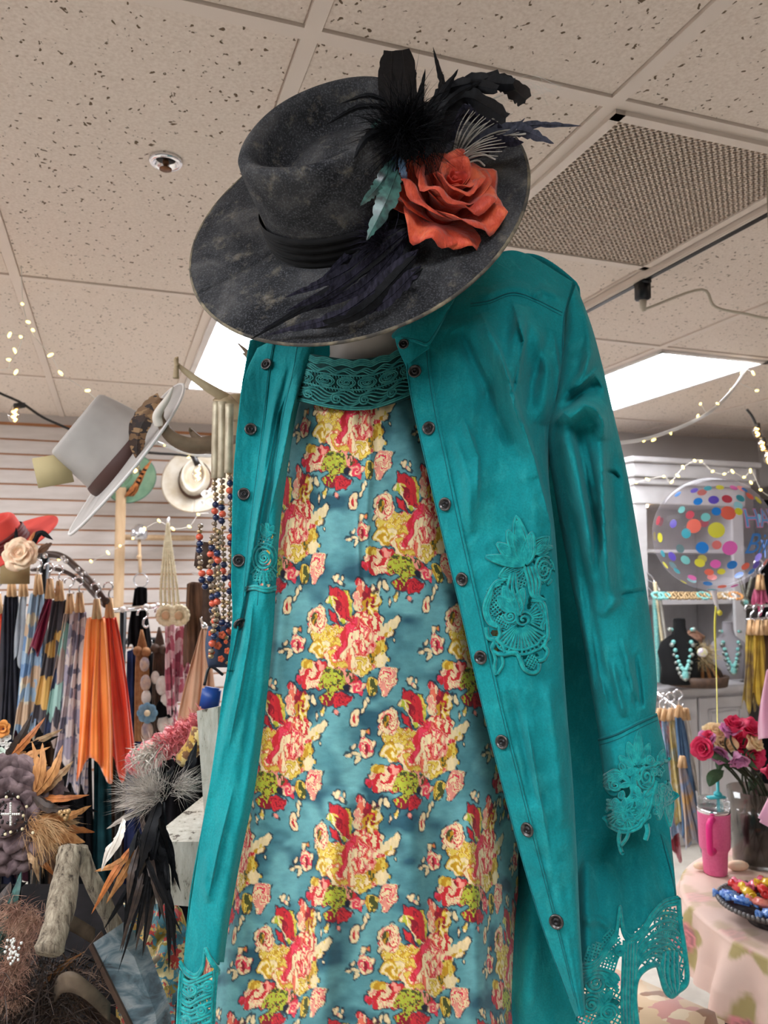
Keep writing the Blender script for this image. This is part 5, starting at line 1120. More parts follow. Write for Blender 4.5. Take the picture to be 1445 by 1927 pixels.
t_ = thing('ring_pendant', 'silver dome pendant with a cord and wire ring on the slat wall', 'necklace', P(263, 1100, 4.0))
mb = MB(); mb.lathe([(0, .045), (.018, .042), (.038, .02), (.042, -.012), (.036, -.03), (.02, -.035), (0, -.035)], P(262, 1003, 4.0), None, 20); mb.build('dome', M_SILV, t_)
mb = MB(); mb.tube([P(262, 1016, 4.0), P(263, 1050, 4.0), P(264, 1078, 4.0)], .008, 6); mb.ball(P(262, 1048, 4.0), .014); mb.build('cord', M_TANW, t_)
mb = MB(); mb.tube([P(265 + 13 * cos(q), 1092 + 13 * sin(q), 4.0) for q in np.linspace(0, 2 * pi, 25)], .003, 5); mb.build('ring', M_SILV, t_)
# --- timber post and rail on the slat wall
mb = MB(); c = P(226, 1000, 4.15); mb.box((c.x, c.y, 1.02), (.052, .04, 1.96), ZROT, .003); tag(mb.build('timber_post', M_TANW), 'pale timber upright in front of the slat wall', 'post')
t_ = thing('wall_shelf', 'narrow pale timber shelf fixed on the slat wall', 'shelf', P(300, 1012, 4.32)); mb = MB(); mb.box(P(300, 1012, 4.32), (S(130, 4.3), .10, .028), ZROT, .003); mb.build('board', M_TANW, t_)
# --- hats on the wall and stand
M_GREYF = mat('grey_felt', (162, 156, 150), .85, c2=(178, 172, 166), scale=10, bump=.1, bscale=300)
gh, GON, GPT = hat('grey_felt_hat', 'pale grey felt hat with a brown band and pheasant feather pad', P(238, 862, 1.58), (-.75, -.44, .55), (-.3, -.6, -.55), .187, .098, .084, .118, M_GREYF, mat('brown_band', (72, 46, 40), .6), mat('grey_felt_light', (214, 210, 206), .8), rim=(.86, .74), teardrop=.12, dent=.026, brim_wave=.004, pleats=1, bandh=.024, er=.003)
mph = pattern('pheasant', [(58, 38, 26), (120, 88, 58), (40, 26, 20), (150, 116, 80)], 60, stretch=(1, 1, 2))
for i in range(7):
    a, b = (300 - i * 4, 748 + i * 6), (244 + i * 2, 822 + i * 5); feather('feather', [P(b[0], b[1] + 12, 1.455), P((a[0] + b[0]) / 2 - 6, (a[1] + b[1]) / 2, 1.44), P(a[0], a[1], 1.44)], S(15, 1.45), (0.3, -1, .1), mph, gh, .15, tipw=.5, seed=i)
mb = MB(); mb.box(P(100, 885, 1.50), (S(64, 1.5), .003, S(58, 1.5)), Matrix.Rotation(radians(-14), 3, 'Y') @ Matrix.Rotation(.35, 3, 'Z'), .0008); mb.build('paper_tag', mat('tag_paper', (176, 160, 118), .8), gh)
hat('green_felt_hat', 'small green felt hat with dark feathers on the slat wall', P(246, 902, 4.25), (-.15, -.95, .25), (0, -.2, -1), .14, .075, .065, .07, mat('green_felt', (112, 150, 122), .85, c2=(140, 172, 142), scale=12), mat('dark_green_band', (34, 52, 44), .7), mat('teal_edge', (66, 118, 104), .8), brim_wave=.01)
ghr = bpy.data.objects['green_felt_hat']
for i in range(9): feather('feather', [P(235 + i * 2, 935, 4.13), P(252 + i * 2, 915 - i * 3, 4.08), P(262 + i * 3, 905 - i * 5, 4.08)], S(5, 4.1), (0, -1, 0), M_FBLK if i % 2 else mat('feather_rust', (150, 84, 40), .6, c2=(196, 120, 60), scale=90), ghr, .4, seed=i, n=10)
hat('cream_felt_hat', 'cream felt hat with a dark band ring on the slat wall', P(368, 905, 4.1), (.1, -.96, .22), (0, -.2, -1), .176, .095, .082, .09, mat('cream_felt', (206, 198, 184), .85, c2=(176, 158, 130), scale=9), mat('umber_band', (86, 58, 42), .7), mat('tan_edge', (150, 126, 96), .8), brim_wave=.012)
chr_ = bpy.data.objects['cream_felt_hat']
for i, (a, b, r) in enumerate([(388, 930, 13), (396, 945, 11), (380, 948, 10), (398, 925, 10)]): rose('flower', P(a, b, 3.95), (0, -1, .1), S(r, 3.95), M_SHELL, chr_, rings=((3, .12, .3, .1), (5, .4, .7, .6)), seed=i, nu=5, nv=4, pname='cream_petal')
rh, RON, RPT = hat('red_felt_hat', 'red felt hat with a cream rose at the left picture edge', P(-4, 1036, 2.05), (-.33, -.45, .83), (-1, 0, 0), .165, .085, .075, .08, mat('red_felt', (190, 56, 48), .85, c2=(214, 78, 66), scale=12), mat('maroon_band', (90, 30, 28), .7), brim_wave=.008, side_curl=.012)
M_CRP = mat('cream_petal', (238, 218, 186), .7, c2=(240, 196, 164), scale=24)
fl_ = MB().ball(P(38, 1042, 1.90), .012).build('cream_rose', M_CRP, rh)
rose('x', P(38, 1043, 1.91), (.2, -1, .25), .043, M_CRP, fl_, rings=((3, .12, .2, .1), (5, .3, .5, .5), (6, .45, .85, .9), (7, .5, 1.1, .8)), seed=3, ruffle=.16, pname='rose_petal')
for pts, w_, m_ in [([(28, 1030), (30, 1010), (30, 993)], 5, M_FBLK), ([(50, 1030), (60, 1010), (66, 1000)], 4, MATS['feather_rust']), ([(60, 1028), (75, 1003), (100, 1016)], 7, M_FBLK), ([(68, 1040), (84, 1030), (98, 1022)], 8, MATS['brown_fur'])]: feather('feather', [P(a, b, 1.93) for a, b in pts], S(w_, 1.93), (0, -1, .2), m_, rh, .3, n=12)
# --- antler stand with bead strands
M_ANT = mat('antler', (150, 126, 92), .6, c2=(196, 178, 146), scale=18, bump=.3, stretch=(1, 1, .4))
t_ = thing('antler_stand', 'branched antler jewellery stand beside the teal jacket', 'antler', Vector((P(432, 760, 1.5).x, 1.5, .85)))
def antler(pts, r, m=M_ANT, d=1.5):
    mb = MB(); q = smooth_pts([P(a, b, dd) for a, b, dd in pts], 26); mb.tube(q, [r * (1.0 - .8 * (i / 25) ** 1.4) for i in range(26)], 9); return mb.build('tine', m, t_)
antler([(470, 775, 1.5), (430, 752, 1.5), (385, 725, 1.48), (350, 700, 1.47), (331, 682, 1.46)], .0125); antler([(333, 690, 1.46), (331, 678, 1.46), (333, 674, 1.46), (335, 672, 1.45)], .005); antler([(331, 712, 1.46), (332, 690, 1.46), (335, 674, 1.46)], .006)
M_ANT2 = mat('dark_antler', (104, 84, 66), .65, c2=(140, 120, 98), scale=20, bump=.3)
antler([(460, 828, 1.5), (410, 834, 1.5), (360, 838, 1.48), (322, 822, 1.46), (302, 790, 1.45), (305, 770, 1.44)], .020, M_ANT2); antler([(382, 835, 1.49), (368, 822, 1.49), (360, 812, 1.49), (357, 806, 1.48)], .009, M_ANT2)
antler([(300, 800, 1.45), (296, 780, 1.44), (315, 750, 1.43), (326, 728, 1.43)], .010, mat('pale_antler', (214, 206, 194), .6)); antler([(480, 700, 1.5), (468, 668, 1.5), (448, 646, 1.5)], .008, M_ANT2); antler([(478, 690, 1.5), (466, 672, 1.5), (456, 664, 1.5)], .006, M_ANT2)
mb = MB(); mb.tube(smooth_pts([P(445, 745, 1.5), P(452, 900, 1.5), P(470, 1300, 1.5), Vector((P(470, 1300, 1.5).x, 1.5, .88))], 20), .018, 10); mb.build('stem', M_ANT, t_)
mb = MB(); mb.box((P(470, 1300, 1.5).x, 1.5, .868), (.12, .12, .03), None, .006); mb.build('foot', M_TANW, t_)
mb = MB(); mb.sheet([[P(418 + s_ * 14 + 8 * j, 752 + j * 8 - abs(s_) * 3, 1.46 - .02 * (1 - s_ * s_)) for s_ in np.linspace(-1, 1, 8)] for j in range(6)]); mb.build('burr', M_ANT, t_, solid=.006)
bead_me = {}
def bead_mesh(nm, m, sq=(1, 1, 1)):
    mb = MB(); mb.ball((0, 0, 0), 1.0, 8, 6, None, sq); me = bpy.data.meshes.new(nm); me.from_pydata(mb.v, [], mb.f); me.materials.append(m); me.polygons.foreach_set('use_smooth', [True] * len(me.polygons)); return me
BM_ = [bead_mesh('navy_bead', mat('navy_glass', (26, 40, 78), .15, coat=.5)), bead_mesh('orange_bead', mat('coral_glass', (220, 92, 64), .25, coat=.4)), bead_mesh('gold_bead', mat('antique_gold', (150, 122, 84), .3, .7, c2=(206, 180, 140), scale=400)), bead_mesh('crystal_bead', mat('smoky_crystal', (186, 164, 140), .1, .3, c2=(110, 88, 70), scale=500, coat=.6))]
def bead_strand(label, pts, d, seq, r, ribbon=None, group='bead strands hanging from the antler stand'):
    q = smooth_pts([P(a, b, d) for a, b in pts], 200); t_ = thing('bead_strand', label, 'necklace', q[-1], group)
    L = [0]
    for a, b in zip(q, q[1:]): L.append(L[-1] + (b - a).length)
    s_ = 0; k = 0
    mb = MB(); mb.tube(q[::8], .0012, 4); mb.build('thread', M_DKB, t_)
    while s_ < L[-1]:
        j = min(range(len(L)), key=lambda i: abs(L[i] - s_)); kind = seq[k % len(seq)]
        o = bpy.data.objects.new('bead', BM_[kind]); COL.objects.link(o); o.parent = t_; rr = r * (1.0 if kind < 2 else .8); o.scale = (rr, rr, rr * (.9 if kind < 2 else .8)); o.location = q[j] - t_.location + Vector((random.gauss(0, .001), random.gauss(0, .002), 0)); s_ += rr * 1.75; k += 1
    if ribbon:
        mb = MB(); mb.sheet([[v + Vector((s2 * .007, -.004 * (1 - s2 * s2), 0)) for s2 in (-1, -.3, .3, 1)] for v in smooth_pts([P(a, b, d - .004) for a, b in ribbon], 16)]); mb.build('ribbon', mat('silver_ribbon', (176, 160, 134), .4, .2, c2=(210, 198, 170), scale=40), t_, solid=.001)
    return t_
for i, (lb, pts, seq, rib) in enumerate([('bead strand with navy and coral groups, second from the left', [(404, 900), (406, 1000), (404, 1100), (400, 1180)], [3, 2, 3, 2, 3, 0, 1, 0], [(408, 756), (406, 830), (405, 900)]), ('bead strand with gold beads and navy trios in the middle', [(417, 896), (419, 1000), (421, 1110), (418, 1230)], [2, 3, 2, 2, 3, 2, 0, 1, 0, 2], [(418, 756), (418, 830), (417, 900)]),
        ('bead strand nearest the teal jacket', [(432, 890), (434, 1000), (433, 1110), (428, 1250)], [2, 3, 0, 1, 0, 3, 2, 3], [(432, 760), (431, 830), (430, 890)]), ('short bead strand at the left with pink and black beads', [(376, 990), (374, 1030), (380, 1080), (386, 1110)], [3, 2, 1, 0, 0, 3], None),
        ('bead strand lying over the floral pouch', [(398, 1010), (396, 1100), (410, 1180), (424, 1200)], [3, 2, 0, 1, 2, 3, 1, 0], None), ('outer bead strand with crystal beads', [(411, 1000), (412, 1090), (406, 1160), (398, 1235)], [2, 3, 3, 2, 0, 1, 3], None)]):
    bead_strand(lb, pts, 1.42 - .012 * i, seq, .0068, rib)
mb = MB(); pz = P(385, 1045, 1.5); mb.box(pz, (S(34, 1.5), .012, S(50, 1.5)), Matrix.Rotation(.1, 3, 'Y'), .003); t2 = mb.build('picture_frame', M_BRN); tag(t2, 'tiny brown wooden frame behind the bead strands', 'frame')
t_ = thing('floral_pouch', 'navy pouch with orange flowers below the bead strands', 'pouch', P(412, 1250, 1.36))
G = [[P(412 + s_ * (20 + 6 * sin(t2_ * pi)), 1178 + t2_ * 78, 1.40 - .03 * sin(pi * t2_) * (1 - s_ * s_)) for s_ in np.linspace(-1, 1, 14)] for t2_ in np.linspace(0, 1, 14)]
MB().sheet(G).build('bag', mat('navy_ground', (44, 56, 84), .8, c2=(58, 74, 96), scale=40), t_, solid=.02, soff=1)
for a, b, r in [(398, 1192, 6), (418, 1195, 7), (410, 1215, 7), (428, 1225, 6), (398, 1228, 6), (416, 1240, 6), (404, 1206, 3), (425, 1208, 4)]:
    mb = MB()
    for k in range(5): mb.ball(P(a + r * .6 * cos(k * 1.26), b + r * .6 * sin(k * 1.26), 1.365), S(r * .55, 1.36), 6, 4, None, (1, .35, 1))
    mb.build('orange_flower', mat('orange_applique', (206, 92, 58), .8), t_)
t_ = thing('blue_purse', 'cobalt blue rounded purse tucked behind the white wooden post', 'purse', P(392, 1335, 1.5))
mb = MB(); mb.box(P(396, 1314, 1.5), (S(34, 1.5), .02, S(40, 1.5)), Matrix.Rotation(.15, 3, 'Y'), .004); mb.build('body', mat('cobalt_leather', (22, 66, 140), .4), t_); mb = MB(); mb.tube(smooth_pts([P(384, 1290, 1.49), P(395, 1255, 1.5), P(420, 1270, 1.5)], 12), .003, 5); mb.build('strap', M_BLACKP, t_)
# --- display counter for the near left clutter
t_ = thing('display_table', 'low black display table crowded with feather ornaments', 'table', Vector((-.56, 1.45, 0)))
mb = MB(); cx = Vector((-.56, 0, 0)); mb.box((cx.x - .06, 1.45, .835), (.80, .85, .03), None, .004); mb.build('table_top', M_DKB, t_)
for sx in (-1, 1):
    for sy in (-1, 1): mb = MB(); mb.box((cx.x - .06 + sx * .36, 1.45 + sy * .38, .41), (.05, .05, .82), None, .003); mb.build('leg', M_DKB, t_)
# --- white wooden shelf unit
t = NT('chippy_white'); n1 = t.noise(60, 5, t.obj((1, 1, .25)), rough=.7); t.col(t.ramp(n1, [(.38, lin((70, 58, 46))), (.43, lin((176, 168, 152))), (.7, lin((206, 200, 188)))])); t.set(Roughness=.8); t.bump(n1, .6, .004); M_CHIP = t.m
t_ = thing('white_bench', 'chipped white wooden bench with a thick seat block and post', 'bench', Vector((P(330, 1700, 1.2).x, 1.3, .85)))
def quadbox(pts, d0, d1, dx=0, dy=0):
    f_ = [P(a, b, d0) for a, b in pts]; r_ = [p + Vector((dx, d1 - d0, dy)) for p in f_]; n = len(pts); mb = MB(); mb.add(f_ + r_, [tuple(range(n - 1, -1, -1)), tuple(range(n, 2 * n))] + [(i, (i + 1) % n, n + (i + 1) % n, n + i) for i in range(n)]); return mb
quadbox([(276, 1584), (384, 1584), (384, 1708), (282, 1700)], 1.15, 1.42, .06, .02).build('seat_block', M_CHIP, t_, smooth=False)
quadbox([(370, 1338), (410, 1330), (412, 1530), (384, 1530)], 1.24, 1.29, .03, .0).build('post', M_CHIP, t_, smooth=False)
for xx, yy in ((296, 1), (372, 1)): quadbox([(xx, 1700), (xx + 26, 1700), (xx + 26, 1960), (xx, 1960)], 1.34, 1.38).build('leg', M_DKB, t_, smooth=False)
t_ = thing('black_garment', 'black cloth hanging behind the white bench', 'garment', P(345, 1900, 1.66)); hang_cloth(350, 1420, 60, 330, 1960, 90, 1.66, M_DKB, 'cloth', t_, folds=4, amp=.02, ptlen=4)
# --- feather pieces
M_FBR = mat('feather_brown', (146, 92, 48), .65, c2=(196, 140, 84), scale=120, stretch=(1, 1, .3)); M_FDK = mat('feather_dark_brown', (40, 30, 26), .6, c2=(66, 50, 40), scale=120); M_FRUST = MATS['feather_rust']; M_FTAN = mat('feather_tan', (190, 160, 122), .7, c2=(150, 112, 78), scale=90)
def fset(root, lst, d, rnd):
    for (a, b), (c_, e), w_, m_ in lst:
        mid = ((a + c_) / 2 + rnd.gauss(0, 5), (b + e) / 2 + rnd.gauss(0, 5)); dd = d + rnd.gauss(0, .02)
        feather('feather', [P(a, b, dd + .01), P(*mid, dd - .02), P(c_, e, dd - .005)], S(w_, d), (rnd.gauss(0, .3), -1, rnd.gauss(0, .3)), m_, root, .25, seed=int(a * 7 + e), n=18, split=.2)
rnd = random.Random(21)
fa_ = thing('feather_fascinator', 'brown feather fascinator with a mauve flower and crystal cross', 'fascinator', P(60, 1620, 1.22))
B = (62, 1500)
fset(fa_, [(B, (80, 1398), 13, M_FBR), (B, (118, 1402), 11, M_FBR), (B, (138, 1432), 10, M_FTAN), (B, (110, 1470), 10, M_FBR), (B, (150, 1500), 9, M_FDK), (B, (168, 1496), 7, M_FRUST), ((70, 1540), (172, 1516), 9, M_FBR), (B, (185, 1528), 9, M_FBLK), ((66, 1560), (178, 1566), 12, M_FRUST), ((66, 1570), (160, 1585), 16, M_FBR), ((66, 1575), (120, 1600), 16, M_FBR), ((66, 1560), (150, 1548), 10, M_FTAN),
           (B, (140, 1540), 9, M_FDK), ((50, 1590), (74, 1660), 8, M_FTAN), ((55, 1590), (105, 1650), 9, M_FRUST), ((40, 1590), (60, 1625), 14, M_FBR), (B, (60, 1395), 12, M_FBR), (B, (130, 1520), 9, M_FDK), ((60, 1580), (90, 1640), 12, M_FBR)], 1.2, rnd)
fset(fa_, [((0, 1450), (60, 1345), 11, M_FDK), ((0, 1440), (110, 1385), 9, M_FBLK), ((5, 1430), (118, 1372), 8, M_FTAN), ((0, 1450), (60, 1420), 12, M_FBR), ((0, 1460), (90, 1440), 12, M_FBR), ((0, 1460), (80, 1460), 9, M_FGRN), ((0, 1440), (85, 1350), 8, M_FRUST), ((10, 1440), (95, 1405), 9, M_FBR), ((0, 1470), (70, 1475), 10, M_FBLK)], 1.28, rnd)
tuft('feather_fluff', P(75, 1555, 1.17), [(.9, -.2, -.2), (.8, -.3, -.6)], 700, .055, mat('fluff_tan', (170, 122, 74), .8, c2=(206, 170, 126), scale=60), fa_, .4, .00026, 5, scat=.16)
M_MAUVE = mat('mauve_petal', (84, 68, 70), .8, c2=(136, 116, 116), scale=50, spec=.15)
fl_ = MB().ball(P(22, 1535, 1.17), .02).build('mauve_flower', M_MAUVE, fa_)
rose('x', P(16, 1532, 1.19), (.15, -1, .1), .05, M_MAUVE, fl_, rings=((6, .6, .8, .3), (9, 1.3, 1.0, .5), (12, 2.0, 1.15, .6), (14, 2.7, 1.25, .5)), seed=9, ruffle=.4, pname='flower_petal', nu=6, nv=5)
M_CRY = mat('rhinestone', (230, 228, 220), .08, .6, coat=1.0); M_PEW = mat('pewter', (62, 58, 58), .35, .8)
mb = MB(); cc = (20, 1532)
for k in range(-4, 5): mb.ball(P(cc[0] + k * 4, cc[1], 1.105), S(2.6, 1.1), 6, 5)
for k in range(-5, 6): mb.ball(P(cc[0], cc[1] + k * 4, 1.105), S(2.6, 1.1), 6, 5)
mb.build('crystal_cross', M_CRY, fa_)
mb = MB()
for k in range(40):
    a = rnd.random() * 6.28; r_ = 14 + 22 * rnd.random(); mb.ball(P(cc[0] + r_ * cos(a), cc[1] + r_ * sin(a) * 1.2, 1.118), S(3, 1.1), 6, 5)
mb.build('filigree_beads', M_PEW, fa_)
mb = MB()
for a, b in [(12, 1500), (34, 1500), (44, 1535), (42, 1560), (20, 1566), (50, 1518), (10, 1570), (62, 1567)]: mb.ball(P(a, b, 1.112), S(3, 1.1), 6, 5)
mb.build('pearls', M_CREAM, fa_)
mb = MB()
for k in range(9): a = k * .7; mb.ball(P(122 + 9 * cos(a) * (k % 3) / 2, 1532 + 8 * sin(a) * (k % 3) / 2, 1.14), S(5, 1.14), 6, 5)
mb.build('gold_cluster', mat('gold_cluster', (170, 136, 92), .4, .4), fa_)
fb_ = thing('feather_headdress', 'black rooster feather headdress with grey and white plumes', 'headdress', P(290, 1760, 1.08))
B = (300, 1500)
lst = [(B, (262, 1640), 18, M_FBLK), (B, (285, 1690), 18, M_FBLK), (B, (315, 1600), 12, M_FBLK), ((290, 1560), (250, 1740), 9, M_FBLK), ((280, 1600), (225, 1790), 7, M_FDK), ((285, 1600), (255, 1790), 8, M_FDK), ((280, 1640), (222, 1830), 4, M_FBLK), ((290, 1560), (300, 1730), 14, M_FBLK), ((250, 1590), (172, 1720), 7, M_FRUST), ((250, 1600), (178, 1640), 8, M_FBR), ((270, 1620), (195, 1750), 6, M_FBLK), ((300, 1480), (325, 1440), 10, M_FBLK), ((330, 1470), (370, 1395), 12, M_FBLK), (B, (312, 1580), 9, M_FBLK),
       ((260, 1560), (240, 1700), 12, M_FBLK), ((270, 1560), (262, 1760), 12, M_FBLK), ((280, 1540), (320, 1720), 14, M_FBLK), ((255, 1600), (200, 1700), 9, M_FBR), ((280, 1640), (268, 1800), 6, M_FDK), ((300, 1620), (330, 1800), 8, M_FBLK), ((310, 1640), (318, 1830), 7, M_FBLK), ((280, 1520), (200, 1560), 7, mat('feather_grey', (120, 108, 98), .7, c2=(160, 150, 140), scale=80)), ((285, 1510), (215, 1520), 8, MATS['feather_grey'])]
rf = random.Random(77)
for i in range(22): lst.append(((rf.uniform(255, 315), rf.uniform(1490, 1600)), (rf.uniform(225, 345), rf.uniform(1640, 1800)), rf.uniform(5, 11), (M_FBLK, M_FBLK, M_FDK)[i % 3]))
fset(fb_, lst, 1.08, rnd)
M_FWH = mat('feather_white', (222, 214, 202), .7, c2=(196, 186, 172), scale=60)
fset(fb_, [((232, 1540), (198, 1625), 11, M_FWH), ((236, 1560), (190, 1640), 9, M_FWH)], 1.06, rnd)
tuft('white_fluff', P(285, 1495, 1.05), [(-.8, -.2, .3), (-.9, -.2, -.1), (-.2, -.2, .9)], 700, .05, mat('fluff_grey_white', (196, 186, 174), .8, c2=(140, 130, 122), scale=50), fb_, .38, .00022, 8, .05, scat=.16)
tuft('white_fluff', P(335, 1480, 1.09), [(.6, -.2, .4), (.8, -.2, 0)], 220, .04, MATS['fluff_grey_white'], fb_, .4, .00022, 9, .05, scat=.16)
fc_ = thing('feather_spray', 'teal-black feather spray with dusty pink boa at the lower left edge', 'feather spray', P(10, 1900, 1.12))
fset(fc_, [((-10, 1800), (40, 1640), 12, M_FGRN), ((-20, 1780), (30, 1700), 14, M_FBLK), ((-10, 1820), (45, 1720), 10, M_FGRN), ((-30, 1760), (20, 1660), 16, M_FDK), ((0, 1900), (70, 1800), 12, M_FDK), ((20, 1880), (60, 1760), 10, M_FDK), ((30, 1927), (110, 1850), 12, M_FDK), ((-20, 1700), (50, 1660), 14, M_FBLK), ((80, 1860), (160, 1790), 7, M_FBR), ((-20, 1927), (40, 1860), 14, M_FGRN)], 1.18, rnd)
for (a, b), L_ in zip([(30, 1720), (45, 1770), (30, 1820), (20, 1870), (10, 1840), (60, 1735)], (.05, .05, .045, .05, .05, .04)):
    tuft('boa_tuft', P(a, b, 1.12), [(0, -.5, -.6), (.4, -.5, .2), (-.4, -.5, 0)], 520, L_ * .6, mat('dusty_pink_fluff', (134, 96, 84), .8, c2=(176, 142, 120), scale=50, spec=.1), fc_, .8, .00028, int(a + b))
mb = MB()
for k in range(26): mb.ball(P(22 + rnd.gauss(0, 9), 1790 + rnd.gauss(0, 14), 1.06), S(3, 1.06), 6, 5)
mb.build('crystals', M_CRY, fc_)
tuft('dark_fluff', P(60, 1900, 1.15), [(.3, -.5, .6), (-.3, -.5, .6), (0, -.5, -.2)], 600, .10, M_FDK, fc_, .6, .0007, 31)
tuft('dark_fluff', P(130, 1890, 1.2), [(.5, -.5, .4), (-.3, -.5, .6)], 400, .08, mat('fluff_umber', (74, 56, 46), .8, c2=(110, 86, 68), scale=40), fc_, .6, .0007, 32)
# small daisy bunch and amber blossom at the left edge
t_ = thing('daisy_bunch', 'pale mint blossoms under an amber flower at the left edge', 'flowers', P(8, 1420, 1.45))
for i, (a, b, r, m_) in enumerate([(6, 1372, 20, mat('amber_petal', (214, 140, 66), .7)), (6, 1395, 12, M_SHELL), (18, 1405, 10, M_SHELL), (2, 1415, 11, mat('mint_petal', (206, 218, 204), .7)), (14, 1388, 9, M_SHELL)]): rose('x', P(a, b, 1.42), (.2, -1, .3), S(r, 1.42), m_, t_, rings=((4, .3, .6, .4), (6, .6, 1.0, .6)), seed=i, nu=5, nv=4, pname='blossom_petal')
# --- driftwood, straps, basket, clutch, floral cloth, fuzzy scarf
t = NT('driftwood'); n1 = t.noise(26, 6, t.obj((5, 5, .35), (.1, .3, 0)), rough=.75, dist=.3); t.col(t.ramp(n1, [(.36, lin((60, 50, 40))), (.46, lin((142, 128, 108))), (.68, lin((196, 182, 158)))])); t.set(Roughness=.9); t.bump(n1, .9, .008); M_DRIFT = t.m
def stick(label, pts, r, d):
    q = smooth_pts([P(a, b, dd) for a, b, dd in pts], 24); rr = [r * (1 + .05 * sin(i * .6) + .025 * random.gauss(0, 1)) for i in range(24)]; rr[0] *= .6; rr[-1] *= .82
    mb = MB(); mb.tube(q, rr, 12); return tag(mb.build('driftwood_stick', M_DRIFT, origin=q[-1]), label, 'driftwood', 'driftwood sticks')
stick('thick weathered driftwood stick leaning left of the bench', [(138, 1592, 1.12), (126, 1640, 1.1), (112, 1720, 1.07), (90, 1796, 1.04)], S(25, 1.06), 1.1)
stick('thin grey driftwood stick leaning towards the black feathers', [(146, 1594, 1.17), (165, 1640, 1.18), (195, 1700, 1.2), (222, 1760, 1.22)], S(15, 1.18), 1.18)
def strap(label, pts, w_, d, m=M_BRN, tilt=(0, 0, 1)):
    q = smooth_pts([P(a, b, dd) for a, b, dd in pts], 20); mb = MB(); mb.sheet([[v + Vector(tilt) * s_ * w_ for s_ in (-1, -.4, .4, 1)] for v in q]); return tag(mb.build('leather_strap', m, solid=.003), label, 'strap', 'leather straps on the display table')
M_OLIVE = mat('worn_strap', (78, 64, 50), .7, c2=(104, 88, 70), scale=40, bump=.3)
strap('brown leather strap beside the thick driftwood stick', [(115, 1725, 1.16), (140, 1740, 1.17), (176, 1762, 1.2)], .012, 1.15, M_OLIVE); strap('curled leather strap near the bottom of the picture', [(105, 1870, 1.14), (118, 1850, 1.1), (140, 1848, 1.09), (168, 1868, 1.1), (205, 1905, 1.13)], .013, 1.1, M_OLIVE); strap('dark leather strap lying under the clutch', [(150, 1880, 1.2), (185, 1905, 1.2), (225, 1935, 1.22)], .012, 1.2, M_BRN)
t_ = thing('wire_basket', 'black wire basket half hidden under feathers', 'basket', P(140, 1880, 1.3)); 
for i in range(7):
    mb = MB(); mb.tube([P(95 + i * 14, 1770 + i * 6, 1.28), P(70 + i * 14, 1850 + i * 6, 1.24)], .0016, 5); mb.build('wire', M_BLACKM, t_); mb = MB(); mb.tube([P(98 - i * 5, 1775 + i * 13, 1.275), P(182 - i * 5, 1812 + i * 13, 1.275)], .0016, 5); mb.build('wire', M_BLACKM, t_)
t = NT('metallic_blue_leather'); n1 = t.noise(16, 5, t.obj((1, 1, 2)), dist=1.6); t.col(t.ramp(n1, [(.3, lin((40, 36, 38))), (.46, lin((92, 112, 120))), (.6, lin((150, 158, 160))), (.75, lin((84, 68, 58)))])); t.set(Roughness=.45, Metallic=.2); t.bump(t.noise(200, 3), .3, .001)
t_ = thing('metallic_clutch', 'silvery blue metallic clutch slanting beside the driftwood', 'clutch', P(235, 1900, 1.2))
quadbox([(170, 1778), (208, 1752), (252, 1800), (292, 1905), (300, 1960), (262, 1960)], 1.15, 1.18, .01).build('body', t.m, t_, smooth=False); quadbox([(166, 1782), (172, 1776), (262, 1958), (252, 1960)], 1.145, 1.185).build('stitched_edge', M_BRN, t_, smooth=False)
M_FLO = pattern('floral_cotton', [(70, 130, 146), (214, 176, 92), (196, 62, 56), (96, 152, 164), (228, 206, 150), (70, 120, 132), (150, 130, 50)], 95)
t_ = thing('floral_bundle', 'crumpled floral cloth like the dress print beside the jacket hem', 'cloth', P(290, 1927, 1.3)); rnd = random.Random(3)
G = [[P(232 + 110 * u + 14 * sin(v * 6), 1700 + 260 * v + 16 * sin(u * 7), 1.36 - .10 * v - .05 * fbm(np.array(u * 5.), np.array(v * 7.), 4, 3)) for u in np.linspace(0, 1, 26)] for v in np.linspace(0, 1, 44)]
MB().sheet(G).build('folds', M_FLO, t_, solid=.002)
mb = MB(); mb.tube(smooth_pts([P(300, 1800, 1.2), P(270, 1830, 1.18), P(256, 1860, 1.18), P(275, 1885, 1.17), P(292, 1905, 1.17), P(288, 1940, 1.18)], 24), .004, 6); tag(mb.build('cloth_cord', mat('taupe_cord', (140, 122, 100), .7)), 'taupe cord looped over the crumpled floral cloth', 'cord')
t_ = thing('fuzzy_scarf', 'fuzzy pink and red knitted scarf draped behind the bench post', 'scarf', P(330, 1420, 1.45)); rnd = random.Random(5)
mb = MB(); mb.tube(smooth_pts([P(255, 1440, 1.5), P(300, 1408, 1.46), P(340, 1385, 1.45), P(392, 1355, 1.45)], 30), [.022 + .006 * sin(i * 1.3) for i in range(30)], 10); mb.build('knit', pattern('pink_knit', [(206, 84, 96), (226, 150, 150), (176, 44, 56), (226, 120, 110)], 60), t_)
for i in range(10): tuft('yarn_fuzz', P(262 + i * 13, 1432 - i * 8, 1.43), [(0, -.6, .3), (.3, -.6, -.3), (-.3, -.5, .5)], 120, .03, mat('pink_fuzz', (216, 120, 124), .8) if i > 3 else M_FWH, t_, .6, .0008, i)
mb = MB(); mb.tube(smooth_pts([P(345, 1430, 1.42), P(368, 1400, 1.4), P(378, 1372, 1.4)], 10), [.016] * 10, 8); tag(mb.build('yellow_trim', pattern('mustard_print', [(190, 150, 60), (120, 80, 40), (214, 190, 120)], 80)), 'rolled mustard print cloth under the fuzzy scarf', 'cloth')

